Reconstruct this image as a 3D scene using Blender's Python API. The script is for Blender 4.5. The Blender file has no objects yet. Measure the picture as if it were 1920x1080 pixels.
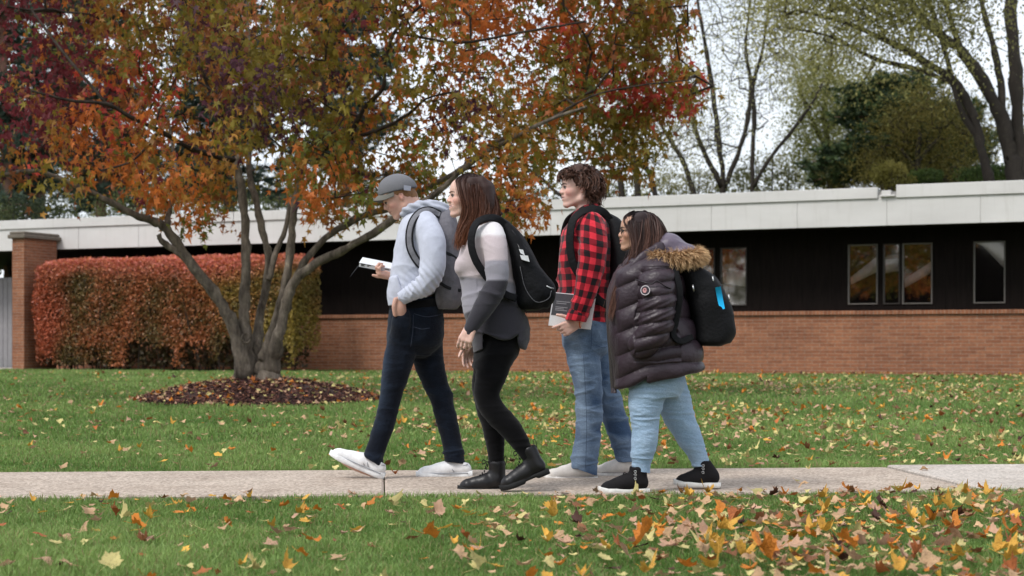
import bpy, math, random
import numpy as np
from mathutils import Vector, Matrix
random.seed(7)
SC = bpy.context.scene
COL = SC.collection
F, HC, HY, CX = 3000.0, 0.8, 644.0, 960.0     # focal length in photo pixels, eye height, horizon row, centre column

def W(px, py, Y):
    return np.array([(px - CX) / F * Y, Y, HC + (HY - py) / F * Y])

# ---------------------------------------------------------------- objects
def tag(o, label=None, cat=None, group=None, kind=None):
    if label: o['label'] = label
    if cat: o['category'] = cat
    if group: o['group'] = group
    if kind: o['kind'] = kind
    return o

def empty(name, loc, rz=0.0):
    o = bpy.data.objects.new(name, None)
    COL.objects.link(o)
    o.location = [float(c) for c in loc]
    o.rotation_euler = (0, 0, rz)
    o.empty_display_size = 0.2
    return o

def root_of(o):
    while o.parent: o = o.parent
    return o

def make_mesh(name, V, faces, mats, parent=None, col=None, attrs=None, smooth=True, midx=None, local=False):
    """V (N,3) in world space (moved into the frame of the top-level parent unless local)."""
    V = np.asarray(V, dtype=np.float64).reshape(-1, 3)
    if isinstance(faces, np.ndarray): faces = [faces]
    faces = [np.asarray(f, dtype=np.int32) for f in faces if len(f)]
    if parent is not None and not local:
        r = root_of(parent)
        M = np.array(Matrix.Translation(r.location) @ r.rotation_euler.to_matrix().to_4x4())
        Mi = np.linalg.inv(M)
        V = V @ Mi[:3, :3].T + Mi[:3, 3]
    me = bpy.data.meshes.new(name)
    nl = sum(f.size for f in faces); npo = sum(len(f) for f in faces)
    me.vertices.add(len(V)); me.vertices.foreach_set('co', V.astype(np.float32).ravel())
    me.loops.add(nl)
    me.loops.foreach_set('vertex_index', np.concatenate([f.ravel() for f in faces]))
    me.polygons.add(npo)
    sizes = np.concatenate([np.full(len(f), f.shape[1], np.int32) for f in faces])
    starts = np.concatenate([[0], np.cumsum(sizes)[:-1]]).astype(np.int32)
    me.polygons.foreach_set('loop_start', starts)
    me.polygons.foreach_set('use_smooth', np.full(npo, bool(smooth)))
    if midx is not None:
        me.polygons.foreach_set('material_index', np.asarray(midx, dtype=np.int32))
    me.update(calc_edges=True)
    if col is not None:
        c = np.asarray(col, dtype=np.float32)
        if c.ndim == 1: c = np.tile(c, (len(V), 1))
        if c.shape[1] == 3: c = np.hstack([c, np.ones((len(c), 1), np.float32)])
        a = me.attributes.new('Col', 'FLOAT_COLOR', 'POINT')
        a.data.foreach_set('color', c.ravel())
    for k, v in (attrs or {}).items():
        a = me.attributes.new(k, 'FLOAT_VECTOR', 'POINT')
        a.data.foreach_set('vector', np.asarray(v, dtype=np.float32).ravel())
    for m in (mats if isinstance(mats, (list, tuple)) else [mats]):
        me.materials.append(m)
    o = bpy.data.objects.new(name, me)
    COL.objects.link(o)
    if parent is not None: o.parent = parent
    return o

class MB:
    """collects boxes / tubes / sheets"""
    def __init__(s): s.V = []; s.F = {}; s.n = 0; s.C = []; s.M = {}
    def add(s, V, faces, col=None, mi=0):
        V = np.asarray(V, float)
        for f in (faces if isinstance(faces, list) else [faces]):
            f = np.asarray(f, int)
            if len(f): s.F.setdefault(f.shape[1], []).append(f + s.n); s.M.setdefault(f.shape[1], []).append(np.full(len(f), mi))
        s.V.append(V); s.n += len(V)
        s.C.append(np.tile(col if col is not None else (1, 1, 1), (len(V), 1)) if (col is None or np.ndim(col) == 1) else np.asarray(col))
    def box(s, lo, hi, col=None, mi=0, bev=0.0, M=None):
        lo = np.array(lo, float); hi = np.array(hi, float)
        if bev <= 0:
            V = np.array([[x, y, z] for x in (lo[0], hi[0]) for y in (lo[1], hi[1]) for z in (lo[2], hi[2])])
            f = np.array([[0, 1, 3, 2], [4, 6, 7, 5], [0, 4, 5, 1], [2, 3, 7, 6], [0, 2, 6, 4], [1, 5, 7, 3]])
            if M is not None: V = V @ M[:3, :3].T + M[:3, 3]
            s.add(V, f, col, mi); return
        V = []
        for sx in (0, 1):
            for sy in (0, 1):
                for sz in (0, 1):
                    c = np.array([(lo, hi)[sx][0], (lo, hi)[sy][1], (lo, hi)[sz][2]])
                    d = np.array([bev * (1 - 2 * sx), bev * (1 - 2 * sy), bev * (1 - 2 * sz)])
                    for ax in range(3):
                        q = c + d; q[ax] = c[ax]; V.append(q)
        V = np.array(V)
        i = lambda sx, sy, sz, ax: (sx * 4 + sy * 2 + sz) * 3 + ax
        q = [[i(0,0,0,0), i(0,0,1,0), i(0,1,1,0), i(0,1,0,0)], [i(1,0,0,0), i(1,1,0,0), i(1,1,1,0), i(1,0,1,0)],
             [i(0,0,0,1), i(1,0,0,1), i(1,0,1,1), i(0,0,1,1)], [i(0,1,0,1), i(0,1,1,1), i(1,1,1,1), i(1,1,0,1)],
             [i(0,0,0,2), i(0,1,0,2), i(1,1,0,2), i(1,0,0,2)], [i(0,0,1,2), i(1,0,1,2), i(1,1,1,2), i(0,1,1,2)]]
        for a in (0, 1):
            for b in (0, 1):
                q.append([i(0,a,b,1), i(1,a,b,1), i(1,a,b,2), i(0,a,b,2)])
                q.append([i(a,0,b,0), i(a,1,b,0), i(a,1,b,2), i(a,0,b,2)])
                q.append([i(a,b,0,0), i(a,b,1,0), i(a,b,1,1), i(a,b,0,1)])
        t = [[i(a,b,c,0), i(a,b,c,1), i(a,b,c,2)] for a in (0,1) for b in (0,1) for c in (0,1)]
        if M is not None: V = V @ M[:3, :3].T + M[:3, 3]
        s.add(V, [np.array(q), np.array(t)], col, mi)
    def build(s, name, mats, parent=None, smooth=False, local=False):
        ks = sorted(s.F)
        return make_mesh(name, np.vstack(s.V), [np.vstack(s.F[k]) for k in ks], mats, parent, np.vstack(s.C), None, smooth,
                         np.concatenate([np.concatenate(s.M[k]) for k in ks]), local)

def norm(v): v = np.asarray(v, float); return v / (np.linalg.norm(v) + 1e-12)

def catmull(P, n=6):
    P = np.asarray(P, float)
    if len(P) < 3 and n > 1:
        t = np.linspace(0, 1, n + 1)[:, None]; return P[0] * (1 - t) + P[-1] * t
    Q = np.vstack([2 * P[0] - P[1], P, 2 * P[-1] - P[-2]])
    out = []
    for i in range(1, len(Q) - 2):
        for t in np.arange(n) / n:
            a, b, c, d = Q[i-1], Q[i], Q[i+1], Q[i+2]
            out.append(0.5 * (2*b + (c-a)*t + (2*a-5*b+4*c-d)*t*t + (3*b-a-3*c+d)*t**3))
    out.append(P[-1])
    return np.array(out)

def tube(pts, rad, m=8, closed=True, bump=0.0, rng=None, flat=None):
    """continuous tube -> V, [quads, ngon caps as tris]"""
    pts = np.asarray(pts, float); n = len(pts); rad = np.broadcast_to(np.asarray(rad, float), (n,))
    T = np.gradient(pts, axis=0); T /= np.linalg.norm(T, axis=1)[:, None] + 1e-12
    up = np.array([0, 0, 1.0]) if abs(T[0][2]) < .9 else np.array([1.0, 0, 0])
    N = norm(np.cross(T[0], up)); V = []
    for i in range(n):
        N = norm(N - T[i] * np.dot(N, T[i])); B = np.cross(T[i], N)
        a = np.arange(m) / m * 2 * math.pi
        r = rad[i] * (1 + (bump * rng.standard_normal(m) if rng is not None else 0))
        V.append(pts[i] + (np.cos(a) * r)[:, None] * N + (np.sin(a) * r)[:, None] * B)
    V = np.vstack(V)
    i, j = np.meshgrid(np.arange(n - 1), np.arange(m), indexing='ij'); i = i.ravel(); j = j.ravel(); k = (j + 1) % m
    q = np.stack([i * m + j, (i + 1) * m + j, (i + 1) * m + k, i * m + k], 1)[:, ::-1]
    fs = [q]
    if closed:
        V = np.vstack([V, pts[0], pts[-1]]); c0, c1 = len(V) - 2, len(V) - 1
        j = np.arange(m); k = (j + 1) % m
        fs.append(np.vstack([np.stack([np.full(m, c0), j, k], 1)[:, ::-1], np.stack([np.full(m, c1), (n-1)*m + j, (n-1)*m + k], 1)]))
    return V, fs

def sweep(pts, nrm, w, t, closed=True, rnd=4):
    """strap: rounded-rect section, width w across, thickness t along nrm"""
    pts = np.asarray(pts, float); n = len(pts)
    nrm = np.broadcast_to(np.asarray(nrm, float), (n, 3)); w = np.broadcast_to(w, (n,))
    T = np.gradient(pts, axis=0); T /= np.linalg.norm(T, axis=1)[:, None] + 1e-12
    prof = []
    for (cx, cy, a0) in ((1, 1, 0), (-1, 1, 90), (-1, -1, 180), (1, -1, 270)):
        for k in range(rnd):
            a = math.radians(a0 + 90 * k / (rnd - 1)); prof.append((cx, cy, math.cos(a), math.sin(a)))
    prof = np.array(prof); m = len(prof); r = t * .45; V = []
    for i in range(n):
        N = norm(nrm[i] - T[i] * np.dot(nrm[i], T[i])); B = np.cross(T[i], N)
        x = prof[:, 0] * (w[i] / 2 - r) + prof[:, 2] * r; y = prof[:, 1] * (t / 2 - r) + prof[:, 3] * r
        V.append(pts[i] + x[:, None] * B + y[:, None] * N)
    V = np.vstack(V)
    i, j = np.meshgrid(np.arange(n - 1), np.arange(m), indexing='ij'); i = i.ravel(); j = j.ravel(); k = (j + 1) % m
    q = np.stack([i * m + j, (i + 1) * m + j, (i + 1) * m + k, i * m + k], 1)
    fs = [q, np.arange(m)[None, ::-1], (np.arange(m) + (n - 1) * m)[None]]
    return V, fs

def segs(A, B, ra, rb, m=4):
    """many independent tapered prisms, vectorised"""
    A = np.asarray(A, float); B = np.asarray(B, float); n = len(A)
    ra = np.broadcast_to(ra, (n,)); rb = np.broadcast_to(rb, (n,))
    T = B - A; T /= np.linalg.norm(T, axis=1)[:, None] + 1e-12
    up = np.where(np.abs(T[:, 2:3]) < .9, [[0, 0, 1.0]], [[1.0, 0, 0]])
    N = np.cross(T, up); N /= np.linalg.norm(N, axis=1)[:, None]; Bn = np.cross(T, N)
    V = np.zeros((n, 2 * m, 3))
    for j in range(m):
        a = 2 * math.pi * j / m
        d = math.cos(a) * N + math.sin(a) * Bn
        V[:, j] = A + d * ra[:, None]; V[:, m + j] = B + d * rb[:, None]
    base = (np.arange(n) * 2 * m)[:, None]
    q = np.vstack([base + np.array([[(j + 1) % m, m + (j + 1) % m, m + j, j]]) for j in range(m)])
    return V.reshape(-1, 3), q

class SN:
    """cheap smooth noise: warped sum of sines"""
    def __init__(s, seed, freq=1.0, n=9):
        r = np.random.default_rng(seed)
        d = r.standard_normal((3, n)); d /= np.linalg.norm(d, axis=0)
        s.K = d * freq * r.uniform(.55, 1.7, n); s.p = r.uniform(0, 6.28, n); s.n = n
        s.Q = r.standard_normal((3, 3)) * freq * .5; s.qp = r.uniform(0, 6.28, 3); s.w = 1.1 / freq
    def __call__(s, P, sc=(1, 1, 1)):
        P = np.asarray(P, float) * np.array(sc)
        P = P + s.w * np.sin(P @ s.Q + s.qp)
        return np.sin(P @ s.K + s.p).sum(-1) / math.sqrt(s.n / 2) / 1.5

# ---------------------------------------------------------------- implicit surfaces
def smin(a, b, k):
    h = np.clip(.5 + .5 * (b - a) / k, 0, 1)
    return b + (a - b) * h - k * h * (1 - h)

class Field:
    def __init__(s, lo, hi, h):
        s.h = h; lo = np.array(lo, float); n = np.ceil((np.array(hi) - lo) / h).astype(int) + 1
        s.ax = [(lo[i] + h * np.arange(n[i])).astype(np.float32) for i in range(3)]
        s.v = np.full(n, 1.0, np.float32)
    def _sl(s, lo, hi, pad):
        sl = []
        for i in range(3):
            a = int(np.searchsorted(s.ax[i], lo[i] - pad)); b = int(np.searchsorted(s.ax[i], hi[i] + pad))
            if b <= a: return None
            sl.append(slice(a, b))
        return tuple(sl)
    def op(s, lo, hi, fn, k=.01, mode='u'):
        sl = s._sl(lo, hi, k + 2.5 * s.h)
        if sl is None: return s
        X = s.ax[0][sl[0]][:, None, None]; Y = s.ax[1][sl[1]][None, :, None]; Z = s.ax[2][sl[2]][None, None, :]
        d = fn(X, Y, Z).astype(np.float32); cur = s.v[sl]
        if mode == 'u': s.v[sl] = smin(cur, d, k)
        elif mode == 's': s.v[sl] = -smin(-cur, d, k)
        elif mode == 'i': s.v[sl] = -smin(-cur, -d, k)
        return s
    def cone(s, a, b, ra, rb, sy=1.0, k=.01, mode='u'):
        a = np.array(a, float); b = np.array(b, float); ba = b - a; L = float(ba @ ba) + 1e-9
        R = max(ra, rb) * max(1, sy)
        def fn(X, Y, Z):
            x, y, z = X - a[0], Y - a[1], Z - a[2]
            t = np.clip((x * ba[0] + y * ba[1] + z * ba[2]) / L, 0, 1)
            r = ra + (rb - ra) * t
            return np.sqrt((x - t * ba[0])**2 + ((y - t * ba[1]) / sy)**2 + (z - t * ba[2])**2) - r
        return s.op(np.minimum(a, b) - R, np.maximum(a, b) + R, fn, k, mode)
    def chain(s, pts, sy=1.0, k=.012, sub=4, mode='u'):
        """pts rows (x,y,z,r)"""
        P = catmull(pts, sub) if sub > 1 else np.asarray(pts, float)
        tmp = Field.__new__(Field); tmp.h = s.h; tmp.ax = s.ax
        R = P[:, 3].max() * max(1, sy)
        lo = P[:, :3].min(0) - R; hi = P[:, :3].max(0) + R
        sl = s._sl(lo, hi, k + 2.5 * s.h)
        if sl is None: return s
        tmp.ax = [s.ax[i][sl[i]] for i in range(3)]; tmp.v = np.full([len(a) for a in tmp.ax], 1.0, np.float32)
        kk = 1e-4
        for i in range(len(P) - 1):
            tmp2 = tmp
            a, b, ra, rb = P[i, :3], P[i+1, :3], P[i, 3], P[i+1, 3]
            ba = b - a; L = float(ba @ ba) + 1e-9; Rr = max(ra, rb) * max(1, sy)
            def fn(X, Y, Z):
                x, y, z = X - a[0], Y - a[1], Z - a[2]
                t = np.clip((x * ba[0] + y * ba[1] + z * ba[2]) / L, 0, 1)
                return np.sqrt((x - t * ba[0])**2 + ((y - t * ba[1]) / sy)**2 + (z - t * ba[2])**2) - (ra + (rb - ra) * t)
            sl2 = tmp._sl(np.minimum(a, b) - Rr, np.maximum(a, b) + Rr, k + 2.5 * s.h)
            if sl2 is None: continue
            X = tmp.ax[0][sl2[0]][:, None, None]; Y = tmp.ax[1][sl2[1]][None, :, None]; Z = tmp.ax[2][sl2[2]][None, None, :]
            tmp.v[sl2] = np.minimum(tmp.v[sl2], fn(X, Y, Z))
        if mode == 'u': s.v[sl] = smin(s.v[sl], tmp.v, k)
        else: s.v[sl] = -smin(-s.v[sl], tmp.v, k)
        return s
    def ell(s, c, r, R=None, k=.01, mode='u'):
        c = np.array(c, float); r = np.array(r, float); m = r.max(); R = np.eye(3) if R is None else R
        mn = r.min()
        def fn(X, Y, Z):
            x, y, z = X - c[0], Y - c[1], Z - c[2]
            q = [(x * R[0, i] + y * R[1, i] + z * R[2, i]) for i in range(3)]
            k0 = np.sqrt((q[0]/r[0])**2 + (q[1]/r[1])**2 + (q[2]/r[2])**2)
            k1 = np.sqrt((q[0]/r[0]**2)**2 + (q[1]/r[1]**2)**2 + (q[2]/r[2]**2)**2) + 1e-6
            return k0 * (k0 - 1) / k1
        return s.op(c - m, c + m, fn, k, mode)
    def rbox(s, c, hs, rad, R=None, k=.01, mode='u'):
        c = np.array(c, float); hs = np.array(hs, float); R = np.eye(3) if R is None else R
        m = np.linalg.norm(hs)
        def fn(X, Y, Z):
            x, y, z = X - c[0], Y - c[1], Z - c[2]
            q = [np.abs(x * R[0, i] + y * R[1, i] + z * R[2, i]) - (hs[i] - rad) for i in range(3)]
            o = np.sqrt(np.maximum(q[0], 0)**2 + np.maximum(q[1], 0)**2 + np.maximum(q[2], 0)**2)
            return o + np.minimum(np.maximum(q[0], np.maximum(q[1], q[2])), 0) - rad
        return s.op(c - m, c + m, fn, k, mode)
    def loft(s, rows, n=2.3, k=.015, mode='u', sub=6):
        """rows (z, cx, cy, hx, hy), flat ends"""
        rows = np.array(sorted(rows, key=lambda r: r[0]), float)
        D = catmull(rows, sub); D = D[np.argsort(D[:, 0])]
        z0, z1 = rows[0, 0], rows[-1, 0]
        lo = np.array([(D[:, 1] - D[:, 3]).min(), (D[:, 2] - D[:, 4]).min(), z0]); hi = np.array([(D[:, 1] + D[:, 3]).max(), (D[:, 2] + D[:, 4]).max(), z1])
        def fn(X, Y, Z):
            f = lambda j: np.interp(Z, D[:, 0], D[:, j])
            cx, cy, hx, hy = f(1), f(2), f(3), f(4)
            q = ((np.abs(X - cx) / hx)**n + (np.abs(Y - cy) / hy)**n)**(1.0 / n)
            d = (q - 1) * np.minimum(hx, hy)
            return np.maximum(d, np.maximum(z0 - Z, Z - z1))
        return s.op(lo, hi, fn, k, mode)
    def half(s, p, nrm, k=.004, lo=None, hi=None):
        """remove the side nrm points to"""
        p = np.array(p, float); nrm = norm(nrm)
        lo = [a[0] for a in s.ax] if lo is None else lo; hi = [a[-1] for a in s.ax] if hi is None else hi
        sl = s._sl(lo, hi, 0)
        if sl is None: return s
        X = s.ax[0][sl[0]][:, None, None]; Y = s.ax[1][sl[1]][None, :, None]; Z = s.ax[2][sl[2]][None, None, :]
        d = ((X - p[0]) * nrm[0] + (Y - p[1]) * nrm[1] + (Z - p[2]) * nrm[2]).astype(np.float32)
        s.v[sl] = np.maximum(s.v[sl], d) if k <= 0 else -smin(-s.v[sl], -d, k)
        return s
    def mesh(s):
        v = s.v; ins = v < 0
        nx, ny, nz = v.shape
        c = np.zeros((nx-1, ny-1, nz-1), np.uint8)
        offs = [(i, j, k) for i in (0, 1) for j in (0, 1) for k in (0, 1)]
        for (i, j, k) in offs: c += ins[i:nx-1+i, j:ny-1+j, k:nz-1+k]
        act = np.argwhere((c > 0) & (c < 8))
        if not len(act): return np.zeros((0, 3)), np.zeros((0, 4), int)
        idm = np.full(c.shape, -1, np.int32); idm[tuple(act.T)] = np.arange(len(act))
        val = {o: v[act[:, 0]+o[0], act[:, 1]+o[1], act[:, 2]+o[2]] for o in offs}
        acc = np.zeros((len(act), 3)); cnt = np.zeros(len(act))
        for o in offs:
            for a in range(3):
                if o[a] == 0:
                    o2 = tuple(o[b] + (b == a) for b in range(3))
                    va, vb = val[o], val[o2]; m = (va < 0) != (vb < 0)
                    t = np.where(m, va / np.where(m, va - vb, 1), 0)
                    p = np.tile(np.array(o, float), (len(act), 1)); p[:, a] += t
                    acc[m] += p[m]; cnt[m] += 1
        P = act + acc / cnt[:, None]
        V = np.stack([s.ax[i][0] + P[:, i] * s.h for i in range(3)], 1)
        Q = []
        for a in range(3):
            b, d = (a + 1) % 3, (a + 2) % 3
            sl0 = [slice(None)] * 3; sl1 = [slice(None)] * 3
            sl0[a] = slice(0, -1); sl1[a] = slice(1, None)
            x0, x1 = ins[tuple(sl0)], ins[tuple(sl1)]
            e = np.argwhere(x0 != x1)
            e = e[(e[:, b] > 0) & (e[:, d] > 0) & (e[:, b] < v.shape[b]-1) & (e[:, d] < v.shape[d]-1)]
            if not len(e): continue
            def cell(db, dd):
                q = e.copy(); q[:, b] += db; q[:, d] += dd
                return idm[q[:, 0], q[:, 1], q[:, 2]]
            q = np.stack([cell(-1, -1), cell(0, -1), cell(0, 0), cell(-1, 0)], 1)
            fl = x0[tuple(e.T)]
            q[~fl] = q[~fl][:, ::-1]
            Q.append(q)
        Q = np.vstack(Q); Q = Q[(Q >= 0).all(1)]
        return V, Q

def vnormals(V, Q):
    a = V[Q[:, 2]] - V[Q[:, 0]]; b = V[Q[:, 3]] - V[Q[:, 1]]
    n = np.cross(a, b); N = np.zeros_like(V)
    for i in range(4): np.add.at(N, Q[:, i], n)
    return N / (np.linalg.norm(N, axis=1)[:, None] + 1e-12)

def relax(V, Q, it=2, f=.5):
    for _ in range(it):
        S = np.zeros_like(V); c = np.zeros(len(V))
        for i in range(4):
            for j in ((i + 1) % 4, (i + 3) % 4):
                np.add.at(S, Q[:, i], V[Q[:, j]]); np.add.at(c, Q[:, i], 1)
        V = V * (1 - f) + f * S / np.maximum(c, 1)[:, None]
    return V

# ---------------------------------------------------------------- materials
def lin(r, g=None, b=None):
    if g is None: r, g, b = r
    f = lambda c: (c / 255) / 12.92 if c / 255 <= .04045 else ((c / 255 + .055) / 1.055) ** 2.4
    return (f(r), f(g), f(b))

class NT:
    def __init__(s, name):
        s.m = bpy.data.materials.new(name); s.m.use_nodes = True; s.t = s.m.node_tree; s.t.nodes.clear()
        s.out = s.n('ShaderNodeOutputMaterial')
    def n(s, typ, **kw):
        nd = s.t.nodes.new(typ)
        for k, v in kw.items():
            if k.startswith('i_'):
                nd.inputs[k[2:].replace('_', ' ')].default_value = v
            else: setattr(nd, k, v)
        return nd
    def l(s, a, b): s.t.links.new(a, b)
    def coord(s, which='Object'): return s.n('ShaderNodeTexCoord').outputs[which]
    def noise(s, scale, detail=3, rough=.5, vec=None, out='Fac', sc=None):
        nd = s.n('ShaderNodeTexNoise'); nd.inputs['Scale'].default_value = scale; nd.inputs['Detail'].default_value = detail; nd.inputs['Roughness'].default_value = rough
        v = vec if vec is not None else s.coord()
        if sc is not None:
            mp = s.n('ShaderNodeMapping'); mp.inputs['Scale'].default_value = sc; s.l(v, mp.inputs['Vector']); v = mp.outputs[0]
        s.l(v, nd.inputs['Vector']); return nd.outputs[out]
    def ramp(s, fac, stops):
        r = s.n('ShaderNodeValToRGB'); e = r.color_ramp.elements
        while len(e) < len(stops): e.new(.5)
        for i, (p, c) in enumerate(stops):
            e[i].position = p; e[i].color = (*c, 1) if len(c) == 3 else c
        s.l(fac, r.inputs[0]); return r.outputs[0]
    def mix(s, fac, a, b, mode='MIX'):
        m = s.n('ShaderNodeMix', data_type='RGBA', blend_type=mode)
        for sock, v in ((m.inputs[0], fac), (m.inputs[6], a), (m.inputs[7], b)):
            if hasattr(v, 'node') or isinstance(v, bpy.types.NodeSocket): s.l(v, sock)
            else: sock.default_value = v if np.ndim(v) == 0 else ((*v, 1) if len(v) == 3 else v)
        return m.outputs[2]
    def math(s, op, a, b=0.0, c=None):
        m = s.n('ShaderNodeMath', operation=op)
        for i, v in enumerate((a, b) if c is None else (a, b, c)):
            if isinstance(v, bpy.types.NodeSocket): s.l(v, m.inputs[i])
            else: m.inputs[i].default_value = v
        return m.outputs[0]
    def attr(s, name='Col', out='Color'):
        return s.n('ShaderNodeAttribute', attribute_name=name).outputs[out]
    def bsdf(s, color, rough=.8, spec=.3, bump=None, bdist=.01, bstr=.5, sss=0, sheen=0, metal=0, coat=0):
        b = s.n('ShaderNodeBsdfPrincipled')
        if isinstance(color, bpy.types.NodeSocket): s.l(color, b.inputs['Base Color'])
        else: b.inputs['Base Color'].default_value = (*color, 1)
        if isinstance(rough, bpy.types.NodeSocket): s.l(rough, b.inputs['Roughness'])
        else: b.inputs['Roughness'].default_value = rough
        b.inputs['Specular IOR Level'].default_value = spec; b.inputs['Metallic'].default_value = metal
        b.inputs['Sheen Weight'].default_value = sheen; b.inputs['Coat Weight'].default_value = coat
        if sss:
            b.inputs['Subsurface Weight'].default_value = sss
            b.inputs['Subsurface Radius'].default_value = (1, .35, .2); b.inputs['Subsurface Scale'].default_value = .012
        if bump is not None:
            bp = s.n('ShaderNodeBump'); bp.inputs['Strength'].default_value = bstr; bp.inputs['Distance'].default_value = bdist
            s.l(bump, bp.inputs['Height']); s.l(bp.outputs[0], b.inputs['Normal'])
        s.b = b; return b
    def done(s, sh=None):
        s.l((sh or s.b.outputs[0]) if not hasattr(sh, 'outputs') else sh.outputs[0], s.out.inputs['Surface']); return s.m

def simple(name, c, rough=.7, spec=.3, var=.12, vs=20, bump=0.0, bs=200, sheen=0, metal=0, bd=.002):
    t = NT(name)
    nz = t.noise(vs, 4, .6)
    col = t.mix(nz, tuple(x * (1 - var) for x in c), tuple(min(1, x * (1 + var)) for x in c))
    t.bsdf(col, rough, spec, t.noise(bs, 2) if bump else None, bd, bump, sheen=sheen, metal=metal)
    return t.done()

def colmat(name, rough=.8, spec=.3, var=.15, vs=30, bump=0.0, bs=300, sheen=0, transl=0.0, bd=.002, sss=0, sc=None, bsc=None):
    """takes its colour from the mesh attribute Col"""
    t = NT(name)
    nz = t.noise(vs, 4, .6, sc=sc)
    g = t.ramp(nz, [(.25, (1 - var,) * 3), (.75, (1 + var,) * 3)])
    col = t.mix(1.0, t.attr(), g, 'MULTIPLY')
    t.bsdf(col, rough, spec, t.noise(bs, 3, sc=bsc) if bump else None, bd, bump, sheen=sheen, sss=sss)
    if transl:
        tr = t.n('ShaderNodeBsdfTranslucent'); t.l(col, tr.inputs[0])
        mx = t.n('ShaderNodeMixShader'); mx.inputs[0].default_value = transl
        t.l(t.b.outputs[0], mx.inputs[1]); t.l(tr.outputs[0], mx.inputs[2])
        return t.done(mx.outputs[0])
    return t.done()
# ================================================================ camera, sky, light
cam = bpy.data.cameras.new('camera'); camo = bpy.data.objects.new('camera', cam); COL.objects.link(camo)
camo.location = (0, 0, HC); camo.rotation_euler = (math.radians(90), 0, 0)
cam.sensor_width = 36; cam.lens = F / 1920 * 36; cam.shift_y = (HY - 540) / 1920
cam.clip_start = .1; cam.clip_end = 2000
cam.dof.use_dof = True; cam.dof.focus_distance = 9.0; cam.dof.aperture_fstop = 4.0
SC.camera = camo
SC.view_settings.view_transform = 'Standard'; SC.view_settings.look = 'None'; SC.view_settings.exposure = 0.8; SC.view_settings.gamma = 1
SC.cycles.use_denoising = True; SC.cycles.max_bounces = 6; SC.cycles.diffuse_bounces = 3; SC.cycles.transparent_max_bounces = 6
SC.cycles.use_adaptive_sampling = True; SC.cycles.adaptive_threshold = .02
SUN_EL, SUN_AZ = math.radians(48), math.radians(-35)       # azimuth measured from +Y towards +X; sun behind the camera's left shoulder below
w = bpy.data.worlds.new("World"); SC.world = w; w.use_nodes = True; wt = w.node_tree
bg = wt.nodes['Background']; bg.inputs[1].default_value = .145
sky = wt.nodes.new('ShaderNodeTexSky'); sky.sky_type = 'NISHITA'; sky.sun_disc = False
sky.sun_elevation = SUN_EL; sky.sun_rotation = math.radians(215); sky.air_density = 1.2; sky.dust_density = 2.0
tc = wt.nodes.new('ShaderNodeTexCoord'); mp = wt.nodes.new('ShaderNodeMapping'); mp.inputs['Scale'].default_value = (1.6, 1.6, 5)
nz = wt.nodes.new('ShaderNodeTexNoise'); nz.inputs['Scale'].default_value = 2.2; nz.inputs['Detail'].default_value = 6; nz.inputs['Roughness'].default_value = .55
cr = wt.nodes.new('ShaderNodeValToRGB'); cr.color_ramp.elements[0].position = .35; cr.color_ramp.elements[1].position = .7
cr.color_ramp.elements[0].color = (3.5, 3.8, 4.25, 1); cr.color_ramp.elements[1].color = (5.1, 5.2, 5.4, 1)
mx = wt.nodes.new('ShaderNodeMix'); mx.data_type = 'RGBA'; mx.inputs[0].default_value = .88
wt.links.new(tc.outputs['Generated'], mp.inputs[0]); wt.links.new(mp.outputs[0], nz.inputs[0]); wt.links.new(nz.outputs[0], cr.inputs[0])
wt.links.new(sky.outputs[0], mx.inputs[6]); wt.links.new(cr.outputs[0], mx.inputs[7]); wt.links.new(mx.outputs[2], bg.inputs[0])
sl = bpy.data.lights.new('sun', 'SUN'); sl.energy = 1.5; sl.angle = math.radians(16); sl.color = (1, .97, .93)
slo = bpy.data.objects.new('sun', sl); COL.objects.link(slo)
sd = Vector((-.55, -.5, .95))                                # where the light comes from: left, behind the camera, high
slo.rotation_euler = sd.to_track_quat('Z', 'Y').to_euler()
sky.sun_elevation = math.asin(sd.normalized().z); sky.sun_rotation = math.atan2(sd.x, sd.y)

# ================================================================ ground
def sstep(t): t = np.clip(t, 0, 1); return t * t * (3 - 2 * t)
def ground_z(x, y): return .19 * sstep((np.asarray(y, float) - 11.5) / 15.5) + 0 * np.asarray(x, float)
FAR = lambda x: 9.93 + .078 * np.asarray(x, float)          # sidewalk edges
NEAR = lambda x: 8.33 + .072 * np.asarray(x, float)
TY = 19.8; TC = np.array([(487 - CX) / F * TY, TY])           # ornamental tree and its mulch bed

ys = np.concatenate([[-200, -60, -20, -5], np.arange(0, 40, .5), [45, 60, 100, 200, 400, 900]]); xs = np.concatenate([[-900, -200, -60], np.arange(-30, 30.1, 2), [60, 200, 900]])
X, Y = np.meshgrid(xs, ys, indexing='xy'); V = np.stack([X.ravel(), Y.ravel(), ground_z(X, Y).ravel() - .012], 1)
nx_ = len(xs); i, j = np.meshgrid(np.arange(len(ys) - 1), np.arange(nx_ - 1), indexing='ij'); i = i.ravel(); j = j.ravel()
q = np.stack([i * nx_ + j, i * nx_ + j + 1, (i + 1) * nx_ + j + 1, (i + 1) * nx_ + j], 1)
t = NT('lawn_soil'); v = t.coord()
c1 = t.ramp(t.noise(1.2, 5, .6, v), [(.3, (.075, .115, .03)), (.7, (.12, .16, .045))])
c2 = t.mix(t.ramp(t.noise(60, 4, .7, v), [(.45, (0, 0, 0)), (.62, (1, 1, 1))]), c1, (.05, .045, .028))
t.bsdf(c2, .95, .1, t.noise(90, 3, .6, v), .02, .6); M_lawn = t.done()
tag(make_mesh('lawn', V, q, M_lawn), kind='structure')

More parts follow.
